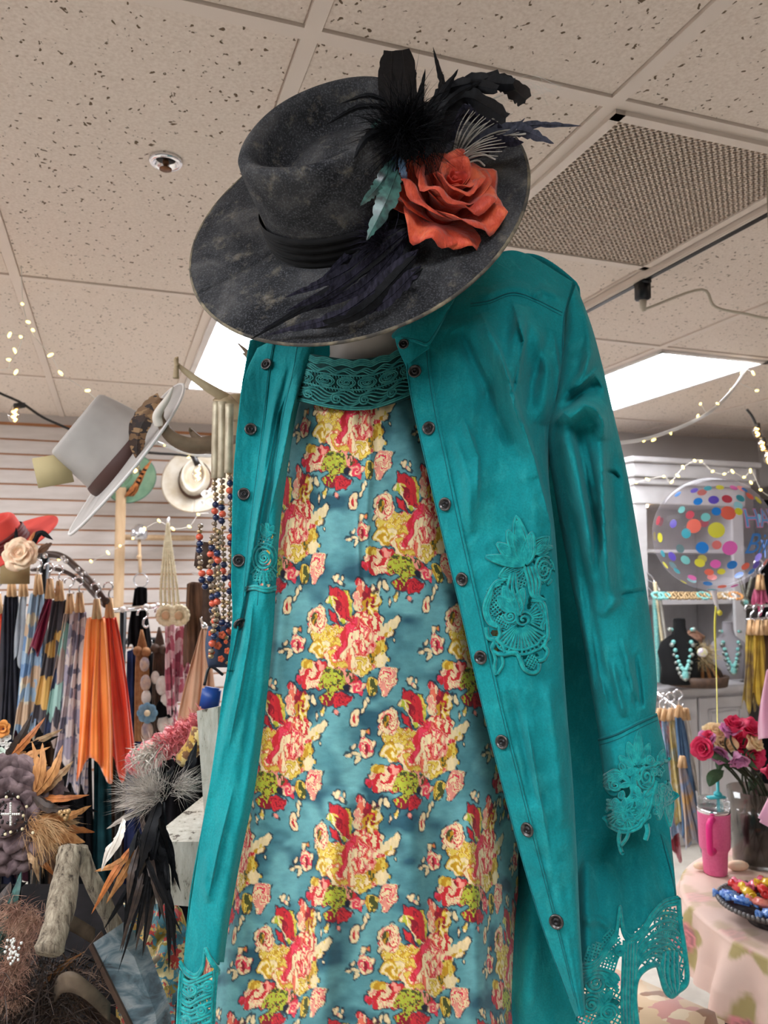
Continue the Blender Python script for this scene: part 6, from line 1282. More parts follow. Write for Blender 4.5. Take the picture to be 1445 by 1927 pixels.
# --- row of dark clothes on a rail behind the scarves
t_ = thing('garment_rail', 'long black clothes rail behind the clipped scarves', 'rail', Vector((P(120, 1250, 3.05).x, 3.05, 0)))
mb = MB(); mb.tube([P(-40, 1215, 3.05), P(300, 1205, 3.05)], .012, 8); mb.build('bar', M_BLACKM, t_)
for xx in (-30, 292):
    p_ = P(xx, 1212, 3.05); mb = MB(); mb.tube([p_, (p_.x, p_.y, 0.02)], .012, 8); mb.build('post', M_BLACKM, t_); mb = MB(); mb.tube([(p_.x, p_.y - .22, .015), (p_.x, p_.y + .22, .015)], .013, 8); mb.build('foot', M_BLACKM, t_)
GC = [('black blouse', (14, 13, 15)), ('deep navy dress', (22, 24, 36)), ('plum dress', (44, 22, 32)), ('black lace skirt', (16, 15, 15)), ('umber cardigan', (48, 34, 26)), ('charcoal coat', (30, 29, 31)), ('black velvet dress', (10, 10, 12)), ('dark teal tunic', (18, 40, 44)), ('cocoa vest', (56, 40, 32)), ('ink blue shirt', (26, 30, 52)), ('black trousers', (14, 14, 16))]
for i, (nm, c_) in enumerate(GC):
    px = -20 + i * 30; t_ = thing('garment', f'{nm} hanging on the black clothes rail', 'garment', P(px, 1700, 3.02), 'garments on the black clothes rail')
    hang_cloth(px, 1222, 9, px + 4 * sin(i), 1690 + 30 * sin(i * 2.3), 21, 3.02 + .02 * (i % 3), mat('garment_' + nm.replace(' ', '_'), c_, .85, c2=tuple(int(v * 1.6) for v in c_), scale=14, spec=.1), 'cloth', t_, folds=2, amp=.02, points=1, ptlen=8, seed=i, nu=18, nv=16)
    s_hook(P(px, 1218, 3.02), S(11, 3.02), t_)
for nm, px, py, d in (('daisy_bunch', 6, 1400, 1.45), ('feather_fascinator', 40, 1540, 1.25)):
    r_ = bpy.data.objects[nm]; p_ = P(px, py, d); mb = MB(); mb.tube([p_, (p_.x, max(d, 1.06), .852)], .004, 6); mb.lathe([(0, 0), (.04, 0), (.04, .006), (0, .008)], (p_.x, max(d, 1.06), .851), None, 18); mb.build('stand', M_BLACKM, r_)
# ================================================================== RIGHT SIDE OF THE SHOP
# --- white hutch
HU0, HU1, HV0, HV1 = 2.80, 3.571, 3.75, 4.15
hu = thing('white_hutch', 'white painted hutch with open shelves of jewellery and panelled doors', 'hutch', RM((HU0 + HU1) / 2, 3.95, 0))
M_HW = mat('hutch_paint', (212, 209, 210), .5, c2=(198, 194, 195), scale=7)
def hp(name, *a, bev=.004, parent=hu, m=M_HW):
    mb = MB(); rbox(mb, *a, bev); return mb.build(name, m, parent, smooth=False)
hp('back_panel', HU0 + .03, HU1 - .03, HV1 - .02, HV1, .1, 2.0); hp('side_panel', HU0, HU0 + .03, HV0 + .02, HV1, .90, 1.97); hp('side_panel', HU1 - .03, HU1, HV0 + .02, HV1, .90, 1.97)
hp('stile', HU0, HU0 + .08, HV0, HV0 + .02, .92, 1.97); hp('stile', HU1 - .085, HU1, HV0, HV0 + .02, .92, 1.97)
hp('frieze', HU0 - .01, HU1 + .01, HV0 - .01, HV1, 1.94, 2.05); hp('cornice', HU0 - .03, HU1 + .03, HV0 - .035, HV1, 2.05, 2.09); hp('cornice', HU0 - .05, HU1 + .05, HV0 - .06, HV1, 2.09, 2.17); hp('cornice', HU0 - .07, HU1 + .07, HV0 - .085, HV1, 2.17, 2.20)
hp('shelf_board', HU0 + .03, HU1 - .03, HV0 + .03, HV1 - .02, 1.36, 1.39); hp('shelf_board', HU0 + .03, HU1 - .03, HV0 + .03, HV1 - .02, 1.66, 1.68)
hp('counter', HU0 - .03, HU1 + .03, HV0 - .06, HV1, .86, .90, bev=.008); hp('cabinet_body', HU0, HU1, HV0, HV1, .06, .86); hp('plinth', HU0 + .03, HU1 - .03, HV0 + .03, HV1, 0, .06)
um = (HU0 + HU1) / 2
for a0, a1 in ((HU0 + .03, um - .008), (um + .008, HU1 - .03)):
    dr = hp('door', a0, a1, HV0 - .02, HV0, .1, .83); hp('door_panel', a0 + .07, a1 - .07, HV0 - .028, HV0 - .018, .18, .75, parent=dr, bev=.006)
    hp('panel_moulding', a0 + .055, a0 + .068, HV0 - .03, HV0 - .018, .165, .765, parent=dr); hp('panel_moulding', a1 - .068, a1 - .055, HV0 - .03, HV0 - .018, .165, .765, parent=dr); hp('panel_moulding', a0 + .055, a1 - .055, HV0 - .03, HV0 - .018, .752, .765, parent=dr)
mb = MB(); rbox(mb, 1.3, 4.12, 4.17, 4.72, 0, CEIL + .03); tag(mb.build('wall_right_back', M_WALL, smooth=False), 'light grey wall behind the white hutch', 'wall', kind='structure')
mb = MB(); mb.box(RM(HU0 + .2, HV0 + .15, 1.9), (.06, .05, .03), ZROT, .004); lampw = mb
lw = thing('puck_light', 'small warm lamp glowing inside the hutch top', 'lamp', RM(HU0 + .1, HV0 + .06, 1.93)); MB().lathe([(0, 0), (.028, 0), (.03, .012), (0, .014)], RM(HU0 + .1, HV0 + .06, 1.925), None, 18).build('lens', mat('warm_glow', (255, 240, 220), .4, emit=(255, 214, 170), estr=16), lw)
# jewellery on the hutch
M_TURQ = mat('turquoise_stone', (92, 170, 170), .4, c2=(150, 206, 196), scale=120, bump=.3); M_VELV = mat('black_velvet', (10, 10, 12), .95)
def bust(label, px, py, d, h, m, seed):
    c = P(px, py, d); t_ = thing('necklace_bust', label, 'necklace display', c, 'necklace busts on the hutch counter'); s_ = h
    G = []
    for z, a, b in [(0, .30, .16), (.02, .33, .18), (.25, .30, .16), (.5, .36, .12), (.66, .30, .09), (.78, .13, .07), (.9, .10, .06), (1.0, .10, .055)]: G.append([c + Vector((a * s_ * cos(q), b * s_ * sin(q), z * s_)) for q in np.linspace(0, 2 * pi, 25)])
    MB().sheet(G).build('form', m, t_); mb = MB(); mb.lathe([(.10 * s_, 0), (.09 * s_, .01), (0, .012)], c + Vector((0, 0, s_)), None, 16, (1, .55)); mb.build('neck_cap', m, t_)
    for k in range(2):
        rnd = random.Random(seed + k)
        for i in range(17):
            q = -1 + 2 * i / 16; x = q * (.16 + .03 * k) * s_; z = (.86 - (.62 + .14 * k) * (1 - q * q) ** .8) * s_; mb = MB(); mb.ball(c + Vector((x, -(.10 + .10 * (1 - abs(q))) * s_, z)), (.022 + .01 * rnd.random()) * s_ * 1.2, 7, 5)
            mb.build('stone', M_TURQ if k == 0 else mat('silver_stone', (150, 156, 150), .3, .5), t_)
    mb = MB(); mb.ball(c + Vector((0, -.2 * s_, .16 * s_)), .055 * s_, 8, 6, None, (1, .5, 1.6)); mb.build('pendant', M_TURQ, t_)
bust('black velvet bust with turquoise necklace near the teal cuff', 1281, 1287, 4.28, .34, M_VELV, 1); bust('pale bust with turquoise and silver necklace at the right of the hutch', 1372, 1276, 4.40, .30, mat('grey_velvet', (150, 146, 152), .9), 5)
t_ = thing('fur_brooch', 'fluffy tan fur brooch with an iridescent stone on brown feathers', 'brooch', P(1322, 1285, 4.33))
tuft('fur_ball', P(1322, 1232, 4.28), [(0, -.6, .4), (.6, -.4, 0), (-.6, -.4, 0), (0, -.5, -.6)], 700, .075, mat('tan_fur', (196, 178, 138), .8, c2=(150, 126, 90), scale=40), t_, .7, .0012, 4, .05)
mb = MB(); mb.ball(P(1322, 1228, 4.2), S(9, 4.2), 8, 6, None, (1.2, .5, 1)); mb.build('stone', mat('opal', (206, 190, 226), .1, .3, c2=(226, 222, 150), scale=60, coat=1), t_)
for i in range(11): feather('feather', [P(1322, 1245, 4.31), P(1322 + (i - 5) * 5, 1262, 4.29), P(1322 + (i - 5) * 9, 1284, 4.29)], S(8, 4.3), (0, -1, .1), M_FBR if i % 2 else M_FDK, t_, .2, seed=i, n=10)
mb = MB(); mb.lathe([(0, 0), (.16, 0), (.17, .05), (.15, .055), (.14, .01), (0, .01)], P(1310, 1288, 4.36), None, 22); mb.build('dish', M_BRN, t_)
mb = MB(); mb.ball(P(1305, 1204, 4.36), .05, 12, 8, None, (1, .7, .8)); mb.tube(smooth_pts([P(1285, 1215, 4.36), P(1300, 1188, 4.36), P(1325, 1200, 4.36)], 12), .012, 7); tag(mb.build('feather_clip', mat('rust_brown', (106, 72, 56), .7, c2=(140, 104, 84), scale=40)), 'rust brown feathered clip behind the fur brooch', 'clip')
rnd = random.Random(14)
for i in range(13):
    px = 1238 + i * 12.2; m_ = [mat('amber_wood', (196, 130, 70), .5, c2=(226, 170, 110), scale=60), M_TURQ, MATS['antique_gold'], M_SHELL][rnd.randrange(4)] if i > 7 else [M_TURQ, MATS['antique_gold'], M_SHELL][rnd.randrange(3)]
    t_ = thing('bracelet', f'{"amber" if i > 7 else "turquoise and shell"} bracelet number {i + 1} from the left on the hutch shelf' if False else ('beaded bracelet lying among others on the hutch shelf'), 'bracelet', P(px, 1124, 4.33), 'bracelets on the upper hutch shelf')
    mb = MB(); c = P(px, 1121, 4.33); R_ = .026 + .008 * rnd.random(); tl = rnd.gauss(0, .5)
    for k in range(14): a = k * 2 * pi / 14; mb.ball(c + Vector((R_ * cos(a), R_ * sin(a) * cos(tl), R_ * .5 * sin(a))), .0085, 6, 5)
    mb.build('bead_ring', m_, t_)
# long pale bead ropes hanging from the left stile
for i, (lb, m_, xs, r_) in enumerate([('long cream woven bead rope hanging left on the hutch', M_CREAM, (1232, 1240, 1252, 1262), .012), ('grey pearl bead rope hanging beside the cream one', mat('grey_pearl', (176, 172, 162), .3), (1240, 1248, 1258, 1268), .009), ('turquoise and white stone rope at the jacket sleeve edge', M_TURQ, (1232, 1234, 1238, 1240), .015)]):
    pts = smooth_pts([P(xs[0], 1095 + 14 * i, 4.38), P(xs[1], 1170, 4.36), P(xs[2], 1240, 4.35), P(xs[3], 1284, 4.35)], 90); mb = MB(); mb.tube(pts, [r_ * (1.1 if k % 2 else .62) for k in range(90)], 7); t_ = thing('bead_rope', lb, 'necklace', pts[-1], 'bead ropes on the hutch'); mb.build('beads', m_, t_)
    mb = MB(); mb.tube(smooth_pts([pts[0], pts[0] + Vector((0, .05, .03)), RM(HU0 + .07, HV0, pts[0].z + .05)], 8), .003, 5); mb.build('hook', M_CHROME, t_)
t_ = thing('diamond_necklace', 'silver necklace with a diamond pendant on the hutch stile', 'necklace', P(1403, 1145, 4.38))
for s_ in (-1, 1):
    mb = MB()
    for k in range(9): mb.ball(P(1403 + s_ * (11 - k * 1.1), 1088 + k * 4.2, 4.4), .011, 6, 5)
    mb.build('chain', mat('pewter_bead', (130, 128, 116), .35, .6), t_)
mb = MB(); mb.box(P(1404, 1134, 4.39), (.05, .012, .05), Matrix.Rotation(pi / 4, 3, 'Y'), .004); mb.build('pendant', MATS['pewter_bead'], t_); mb = MB(); mb.ball(P(1404, 1134, 4.37), .016, 8, 6, None, (1, .5, 1)); mb.build('stone', M_TURQ, t_)
# --- dark scarf rack at the right edge
t_ = thing('dark_rack', 'dark rack behind the balloon at the right edge', 'rack', RM(3.75, 3.62, 0)); mb = MB(); rbox(mb, 3.62, 4.08, 3.68, 3.72, .1, 1.98); mb.build('panel', M_DKB, t_, smooth=False); mb = MB(); rbox(mb, 3.6, 4.1, 3.6, 3.75, 0, .1); mb.build('base', M_DKB, t_, smooth=False)
mb = MB()
for yy in (1140, 1162): mb.tube([P(1404, yy + 4, 4.42), P(1470, yy - 2, 4.46)], .006, 6)
mb.build('rail', M_CHROME, t_)
for i, (lb, a, m_) in enumerate([('brown and mustard scarf at the right edge', (1413, 1190, 8, 1410, 1345, 14, 4.3), pattern('mustard_brown', [(170, 138, 30), (90, 62, 44), (190, 160, 50)], 9, 'soft')), ('mustard scarf hanging further right', (1428, 1190, 8, 1428, 1330, 14, 4.28), mat('mustard_cloth', (186, 152, 50), .7, c2=(150, 116, 40), scale=12)), ('dark brown scarf at the picture edge', (1443, 1190, 8, 1446, 1340, 14, 4.3), MATS['brown_fur']), ('rose pink scarf above the clips', (1430, 1105, 12, 1432, 1160, 18, 4.36), mat('rose_cloth', (176, 76, 112), .7, c2=(206, 110, 140), scale=16))]):
    scarf(lb, *a, m_, group='scarves on the dark rack', ch=28, seed=i + 40)
# --- scarves on a low rail between jacket and table
t_ = thing('low_scarf_rack', 'low chrome arm holding pale scarves right of the jacket', 'rack', Vector((P(1245, 1320, 3.3).x, 3.3, 0)))
mb = MB(); mb.tube(smooth_pts([P(1225, 1295, 3.35), P(1245, 1312, 3.3), P(1275, 1335, 3.2), P(1290, 1360, 3.15)], 16), .008, 8); mb.build('arm', M_CHROME, t_); mb = MB(); p_ = P(1228, 1297, 3.35); mb.tube([p_, (p_.x, p_.y, .02)], .012, 8); mb.tube([(p_.x - .2, p_.y, .015), (p_.x + .2, p_.y, .015)], .014, 8); mb.build('post', M_CHROME, t_)
for i, (lb, a, m_) in enumerate([('red and pink scarf nearest the jacket cuff', (1242, 1350, 5, 1266, 1630, 19, 3.2), pattern('red_pink', [(176, 52, 66), (206, 130, 140), (150, 40, 56)], 24)), ('blue and orange watercolour scarf', (1252, 1352, 6, 1282, 1600, 20, 3.16), pattern('blue_orange', [(96, 120, 168), (206, 110, 66), (150, 176, 206), (60, 70, 110)], 16, 'soft')), ('pale turquoise and cream scarf', (1264, 1350, 6, 1290, 1580, 19, 3.12), pattern('pale_turq', [(176, 206, 210), (226, 216, 190), (190, 166, 96), (150, 186, 206)], 18, 'soft')), ('slate blue scarf with tiny dots', (1278, 1345, 6, 1304, 1590, 19, 3.08), mat('slate_blue', (74, 104, 140), .7, c2=(92, 124, 158), scale=30)), ('white lace-edged scarf right of the slate blue one', (1290, 1350, 5, 1312, 1520, 8, 3.1), M_SHELL), ('amber and blue scarf by the table edge', (1284, 1440, 5, 1310, 1612, 19, 3.02), pattern('amber_blue', [(196, 120, 50), (130, 156, 196), (206, 160, 90)], 14, 'soft'))]):
    scarf(lb, *a, m_, group='scarves on the low rack', ch=22, hook=(i < 4), seed=i + 60, ptlen=30, points=1)
# --- round table with printed cloth
TC = Vector((1.19, 1.93, 0)); TZ = .767; TR = .45
t_ = thing('round_table', 'small round table hidden under the pink rose tablecloth', 'table', TC)
mb = MB(); mb.lathe([(0, TZ - .03), (TR - .012, TZ - .03), (TR - .008, TZ - .02), (TR - .012, TZ - .006), (0, TZ - .006)], TC, None, 48); mb.build('table_top', M_TANW, t_); mb = MB(); mb.lathe([(0, .03), (.36, .03), (.37, TZ - .03), (0, TZ - .03)], TC, None, 40); mb.build('added_dark_drum', M_DKB, t_); mb = MB(); mb.lathe([(0, 0), (.38, 0), (.38, .02), (.36, .03), (0, .03)], TC, None, 40); mb.build('foot', M_BLACKM, t_)  # black drum is made up, added to keep the space under the cloth dark
nv, nu = 90, 420; G = np.zeros((nv, nu, 3)); th = np.linspace(0, 2 * pi, nu)
prm = []
for j in range(nv):
    t_j = j / (nv - 1)
    if t_j < .42:
        r = TR * t_j / .42; G[j, :, 0] = TC.x + r * np.cos(th); G[j, :, 1] = TC.y + r * np.sin(th); G[j, :, 2] = TZ + .0005
    else:
        s_ = (t_j - .42) / .58; hem = .155 + .02 * np.sin(th * 5 + .6) + .30 * np.clip(np.cos(th - 4.95) * 2.2 - .9, 0, 1); z = TZ - s_ * hem - .004 * min(1, s_ * 20)
        amp = .034 * min(1, s_ * 1.6); r = TR + .006 + .035 * s_ + amp * (np.sin(th * 17 + 1.5 * np.sin(th * 3)) * .6 + .4 * np.sin(th * 29 + 1))
        G[j, :, 0] = TC.x + r * np.cos(th); G[j, :, 1] = TC.y + r * np.sin(th); G[j, :, 2] = z
cl = thing('tablecloth', 'dusty pink rose-print cloth draped over the round table', 'tablecloth', TC + Vector((0, 0, .4)))
me = np_mesh('drape', G.reshape(-1, 3) - np.array(ORI[cl.name]), grid_faces(nv, nu)); 
fa2 = np.where(np.arange(nv)[:, None] < 38, G[..., 0] * 10, th[None, :] * 4.6) + 0 * G[..., 0]; fb2 = np.where(np.arange(nv)[:, None] < 38, G[..., 1] * 10, G[..., 2] * 10)
base_ = np.array(lin((226, 196, 182))) * (1 - fbm(fa2 * 2, fb2 * 2, 4, 3)[..., None] * .12)
ca_ = fa2 / 2.2; cb_ = fb2 / 2.0; ia = np.floor(ca_); ib = np.floor(cb_ + .5 * (ia % 2)); da = (ca_ - ia - .5) * 2.2; db = (cb_ + .5 * (ia % 2) - ib - .5) * 2.0
wv = fbm(fa2 * 6, fb2 * 6, 9, 3) - .5; rr = np.hypot(da, db) + wv * .22; an = np.arctan2(db, da)
k = np.clip((.62 + .2 * np.sin(an * 5) - rr) * 8, 0, 1)[..., None] * (rr > .3)[..., None] * np.where(np.arange(nv) < 38, .3, .8)[:, None, None]; base_ = base_ * (1 - k) + np.array(lin((150, 138, 66))) * k
k = np.clip((.36 - rr) * 12, 0, 1)[..., None] * np.where(np.arange(nv) < 38, .35, 1)[:, None, None]; rosec = np.array(lin((206, 120, 124))) * (1 - .45 * (np.sin(rr * 40 + an * 3) > 0))[..., None] + .06; base_ = base_ * (1 - k) + rosec * k
at = me.color_attributes.new('print', 'FLOAT_COLOR', 'POINT'); at.data.foreach_set('color', np.concatenate([np.clip(base_, 0, 1).reshape(-1, 3), np.ones((nv * nu, 1))], 1).astype(np.float32).ravel())
t = NT('rose_print_cloth'); q_ = t.n('ShaderNodeAttribute', attribute_name='print'); t.l(q_.outputs['Color'], t.b.inputs['Base Color']); t.set(Roughness=.85); t.bump(t.noise(500, 2), .2, .001); link('drape', me, t.m, cl)
# --- tumbler
tb = P(1346, 1636, 2.15); tb.z = TZ + .002
t_ = thing('tumbler', 'pink handled tumbler with clear lid and turquoise straw on the table', 'tumbler', tb); M_PK = mat('pink_powder_coat', (222, 104, 148), .45, c2=(214, 92, 138), scale=200)
mb = MB(); mb.lathe([(0, 0), (.028, 0), (.030, .004), (.0325, .055), (.0335, .060), (.0385, .068), (.0395, .072), (.0415, .158), (.0415, .160)], tb, None, 36); mb.build('cup', M_PK, t_)
mb = MB(); mb.lathe([(.0415, .160), (.0418, .169), (.039, .171), (.0385, .160)], tb, None, 36); mb.build('steel_rim', M_CHROME, t_)
M_CLR = mat('clear_plastic', (226, 232, 232), .08, trans=.85, alpha=.45); mb = MB(); mb.lathe([(.040, .168), (.041, .178), (.039, .192), (.036, .196), (0, .197)], tb, None, 36); mb.build('lid', M_CLR, t_)
M_TQ = mat('turquoise_plastic', (66, 186, 196), .35); mb = MB(); mb.box(tb + Vector((.005, -.006, .199)), (.05, .02, .006), Matrix.Rotation(.2, 3, 'Z'), .002); mb.box(tb + Vector((.012, 0, .205)), (.018, .018, .014), None, .003); mb.build('slider', M_TQ, t_); mb = MB(); mb.tube([tb + Vector((.012, 0, .05)), tb + Vector((.013, 0, .245))], .0042, 10); mb.build('straw', M_TQ, t_)
M_HP = mat('hot_pink_rubber', (230, 40, 130), .4); mb = MB(); hx = -.028; mb.tube(smooth_pts([tb + Vector((-.018, -.034, .150)), tb + Vector((-.034, -.058, .150)), tb + Vector((-.040, -.066, .138)), tb + Vector((-.040, -.066, .100)), tb + Vector((-.036, -.060, .074)), tb + Vector((-.018, -.036, .070))], 26), .0085, 10); mb.build('handle', M_HP, t_)
# --- vase and roses
vb = P(1425, 1600, 2.22); vb.z = TZ + .002
t_ = thing('glass_vase', 'dark smoked glass vase full of rose stems', 'vase', vb)
M_SMK = mat('smoked_glass', (50, 46, 42), .08, trans=.6, alpha=.62, coat=.5); mb = MB(); mb.lathe([(0, 0), (.058, 0), (.064, .006), (.066, .09), (.074, .20), (.072, .20), (.063, .09), (.060, .010), (0, .008)], vb, None, 36); mb.build('glass', M_SMK, t_)
mb = MB(); mb.lathe([(0, .011), (.058, .011), (.0605, .09), (0, .09)], vb, None, 30); mb.build('water', mat('vase_water', (150, 160, 156), .05, trans=.9, alpha=.35), t_)
M_STEM = mat('rose_stem', (48, 54, 34), .6); M_LEAF = mat('rose_leaf', (52, 84, 56), .5, c2=(80, 110, 76), scale=40)
MR = dict(r=mat('crimson_petal', (214, 34, 84), .6, c2=(230, 60, 104), scale=60), l=mat('lilac_petal', (202, 120, 172), .6, c2=(220, 156, 196), scale=50), c=mat('cream_yellow_petal', (248, 228, 176), .6, c2=(246, 206, 160), scale=40))
heads = [('deep pink rose leaning furthest left in the bouquet', 1322, 1408, 19, 'r', (-.6, -.7, .1)), ('pale lilac rose behind the left pink rose', 1330, 1390, 15, 'l', (-.4, -.5, .5)), ('cream rose at the upper left of the bouquet', 1348, 1378, 20, 'c', (-.2, -.6, .8)), ('lilac rose between the two cream roses', 1371, 1373, 16, 'l', (0, -.4, .9)), ('cream rosebud in the middle of the bouquet', 1363, 1398, 18, 'c', (-.1, -.8, .5)), ('deep pink rose at the top of the bouquet', 1383, 1362, 19, 'r', (0, -.4, .9)), ('large deep pink rose at the top right', 1413, 1370, 22, 'r', (.2, -.6, .8)),
         ('deep pink rose right of the middle cream bud', 1391, 1396, 19, 'r', (.1, -.9, .4)), ('peach cream rose behind the pink ones', 1420, 1398, 17, 'c', (.4, -.5, .6)), ('round deep pink rose facing the viewer', 1419, 1425, 20, 'r', (.1, -1, .05)), ('drooping lilac rose below the bouquet', 1390, 1432, 17, 'l', (0, -.6, -.7)), ('lilac rosebud at the lower left', 1352, 1420, 16, 'l', (-.5, -.7, -.3)), ('pink rose half cut by the right picture edge', 1446, 1452, 13, 'r', (.6, -.6, 0)), ('small pink rosebud on the upper left', 1331, 1382, 9, 'r', (-.3, -.3, .9))]
for i, (lb, a, b, r_, c_, N) in enumerate(heads):
    d = 2.18 + .04 * ((i * 7) % 5 - 2) / 2; c = P(a, b, d); N = Vector(N).normalized(); t_ = thing('cut_rose', lb, 'rose', vb + Vector((0, 0, .03)), 'roses in the smoked vase'); R_ = S(r_, d)
    rose('x', c - N * R_ * .6, N, R_ * 1.3, MR[c_], t_, rings=((3, .12, .16, .05), (4, .28, .28, .2), (5, .42, .45, .55), (6, .5, .65, 1.0)), seed=i, nu=7, nv=6, hgt=1.15)
    mb = MB(); q = smooth_pts([c - N * R_ * .6, c - N * R_ * 1.6 + Vector((0, 0, -.02)), vb + Vector((.03 * cos(i * 2.4), .03 * sin(i * 2.4), .19)), vb + Vector((.042 * cos(i * 1.7 + 2), .042 * sin(i * 1.7 + 2), .02))], 16); mb.tube(q, .0028, 6); mb.build('stem', M_STEM, t_)
    if i % 2 == 0 or i in (1, 11):
        pl = q[5]; e_ = pl + Vector((.05 * cos(i * 1.9), -.03, -.02 + .02 * sin(i))); feather('leaf', [pl, (pl + e_) / 2 + Vector((0, 0, .008)), e_], .013, (0, -.5, .8), M_LEAF, t_, .04, n=10, shaft=.0006)
mb = MB(); feather('leaf', [P(1362, 1450, 2.15), P(1342, 1462, 2.12), P(1334, 1480, 2.11)], .016, (0, -.8, .5), M_LEAF, bpy.data.objects['cut_rose.011'], .04, n=10)
# --- candy dish
pb = P(1450, 1700, 1.86); pb.z = TZ + .002
t_ = thing('candy_dish', 'dark beaded plate on a low foot holding wrapped candy', 'plate', pb); mb = MB(); mb.lathe([(0, 0), (.05, 0), (.055, .012), (.03, .02), (.03, .026), (.095, .030), (.112, .044), (.108, .047), (.09, .036), (0, .033)], pb, None, 40); mb.build('plate_body', mat('pewter_plate', (58, 56, 58), .5, .5, c2=(90, 88, 90), scale=90, bump=.5), t_)
mb = MB()
for k in range(70): a = k * 2 * pi / 70; mb.ball(pb + Vector((.112 * cos(a), .112 * sin(a), .045)), .0058, 6, 5)
mb.build('beaded_rim', mat('pewter_rim', (110, 108, 108), .4, .6), t_)
MCY = [mat('candy_red', (214, 44, 44), .25, coat=.6), mat('candy_pink', (226, 84, 140), .25, coat=.6, c2=(240, 140, 150), scale=90), mat('candy_yellow', (234, 190, 40), .25, coat=.6), mat('candy_blue', (36, 92, 190), .25, coat=.6, c2=(140, 180, 230), scale=110), mat('candy_salmon', (206, 96, 84), .3, coat=.5, c2=(232, 150, 130), scale=70)]
CN = ['red', 'pink', 'yellow', 'blue', 'salmon']
lc = [(1366, 1658, 3), (1378, 1650, 3), (1392, 1680, 3), (1408, 1690, 3), (1432, 1702, 3), (1386, 1660, 0), (1400, 1672, 4), (1418, 1680, 1), (1436, 1690, 0), (1398, 1640, 0), (1412, 1636, 2), (1424, 1648, 2), (1440, 1655, 2), (1405, 1655, 2), (1388, 1640, 1), (1420, 1660, 4), (1438, 1672, 1), (1444, 1640, 0), (1410, 1625, 4), (1430, 1630, 0)]
for i, (a, b, k) in enumerate(lc):
    q_ = .088 * sqrt((i + .5) / 20); c = pb + Vector((q_ * cos(i * 2.4 + 1.2), q_ * sin(i * 2.4 + 1.2), .046 + .044 * (1 - q_ / .095))); k = (2, 0, 2, 1, 4, 0, 2, 1, 0, 4, 1, 0, 3, 0, 3, 3, 1, 3, 3, 3)[i]; rot = Matrix.Rotation(i * 1.3, 3, 'Z') @ Matrix.Rotation(.4 * sin(i * 2.1), 3, 'X'); t_ = thing('wrapped_candy', f'{CN[k]} wrapped candy on the beaded plate', 'candy', c, f'{CN[k]} wrapped candies on the beaded plate'); L_ = .042 if k == 3 else .036
    mb = MB(); mb.box(c, (L_, .024, .017), rot, .005); mb.build('sweet', MCY[k], t_)
    for s_ in (-1, 1): mb = MB(); mb.lathe([(.003, 0), (.007, .006), (.010, .014), (.009, .015), (.002, .002)], c + rot @ Vector((s_ * L_ * .5, 0, 0)), rot @ frame((s_, 0, 0)), 8); mb.build('twisted_end', MCY[k], t_)
for lb, a, b, r_ in [('cream petal scrap by the tumbler base', 1318, 1598, 10), ('larger cream petal scrap behind the tumbler', 1388, 1606, 14)]:
    c = P(a, b, 2.17); c.z = TZ + .006; mb = MB(); mb.ball(c + Vector((0, 0, .008)), S(r_, 2.1), 10, 6, None, (1.5, .8, .7)); tag(mb.build('petal_scrap', M_CRP), lb, 'petal')
# pink cloth at the right picture edge
t_ = thing('pink_ruffle', 'pale pink satin cloth at the right picture edge', 'cloth', P(1445, 1560, 1.62)); hang_cloth(1452, 1258, 12, 1458, 1400, 30, 1.62, mat('pale_pink_satin', (232, 160, 190), .4, c2=(238, 180, 204), scale=6, sheen=.3), 'cloth', t_, folds=2, points=1, ptlen=10, bulge=.2); mb = MB(); mb.box(P(1462, 1530, 1.62), (S(50, 1.62), .02, S(60, 1.62)), Matrix.Rotation(.5, 3, 'Y'), .006); mb.build('lower_fold', MATS['pale_pink_satin'], t_)
mb = MB(); p_ = P(1475, 1258, 1.62); mb.tube([p_ + Vector((0, 0, .0)), (p_.x, p_.y, CEIL - .003)], .0012, 5); mb.build('hanging_line', M_CORD, t_)
# --- stool with printed cushion
t_ = thing('cushion_stool', 'cream upholstered stool with brown and pink print below the jacket hem', 'stool', Vector((P(1250, 1850, 1.72).x, 1.72, 0)))
mb = MB(); c = P(1236, 1880, 1.72); mb.box(c + Vector((-.02, .02, -.09)), (.17, .32, .16), Matrix.Rotation(.5, 3, 'Z') @ Matrix.Rotation(-.12, 3, 'X'), .02); mb.build('cushion', pattern('cream_print', [(226, 200, 162), (216, 186, 150), (150, 104, 70), (226, 206, 176), (206, 150, 140)], 26), t_); c2_ = c + Vector((-.02, .02, -.17))
for sx in (-.06, .06):
    for sy in (-.1, .1): mb = MB(); mb.tube([(c2_.x + sx, c2_.y + sy, c2_.z), (c2_.x + sx * 1.2, c2_.y + sy * 1.2, 0)], .012, 8); mb.build('leg', M_DKB, t_)
# --- balloon
bc = P(1340, 1004, 2.7); BR_ = S(107, 2.7)
bl = thing('balloon', 'clear round birthday balloon with multicoloured dots', 'balloon', bc + Vector((0, 0, -BR_)))
t = NT('clear_vinyl'); tr = t.n('ShaderNodeBsdfTransparent'); tr.inputs[0].default_value = (.93, .92, .94, 1); fr = t.n('ShaderNodeLayerWeight', i_Blend=.22); mx = t.n('ShaderNodeMixShader'); out = t.t.nodes['Material Output']
t.col(lin((236, 232, 240))); t.set(Roughness=.06); rp = t.ramp(fr.outputs['Facing'], [(.0, (.06, .06, .06)), (.55, (.12, .12, .12)), (1, (.75, .75, .75))]); t.l(rp, mx.inputs[0]); t.l(tr.outputs[0], mx.inputs[1]); t.l(t.b.outputs[0], mx.inputs[2]); t.l(mx.outputs[0], out.inputs[0])
mb = MB(); mb.ball(bc, BR_, 48, 32); mb.build('skin', t.m, bl)
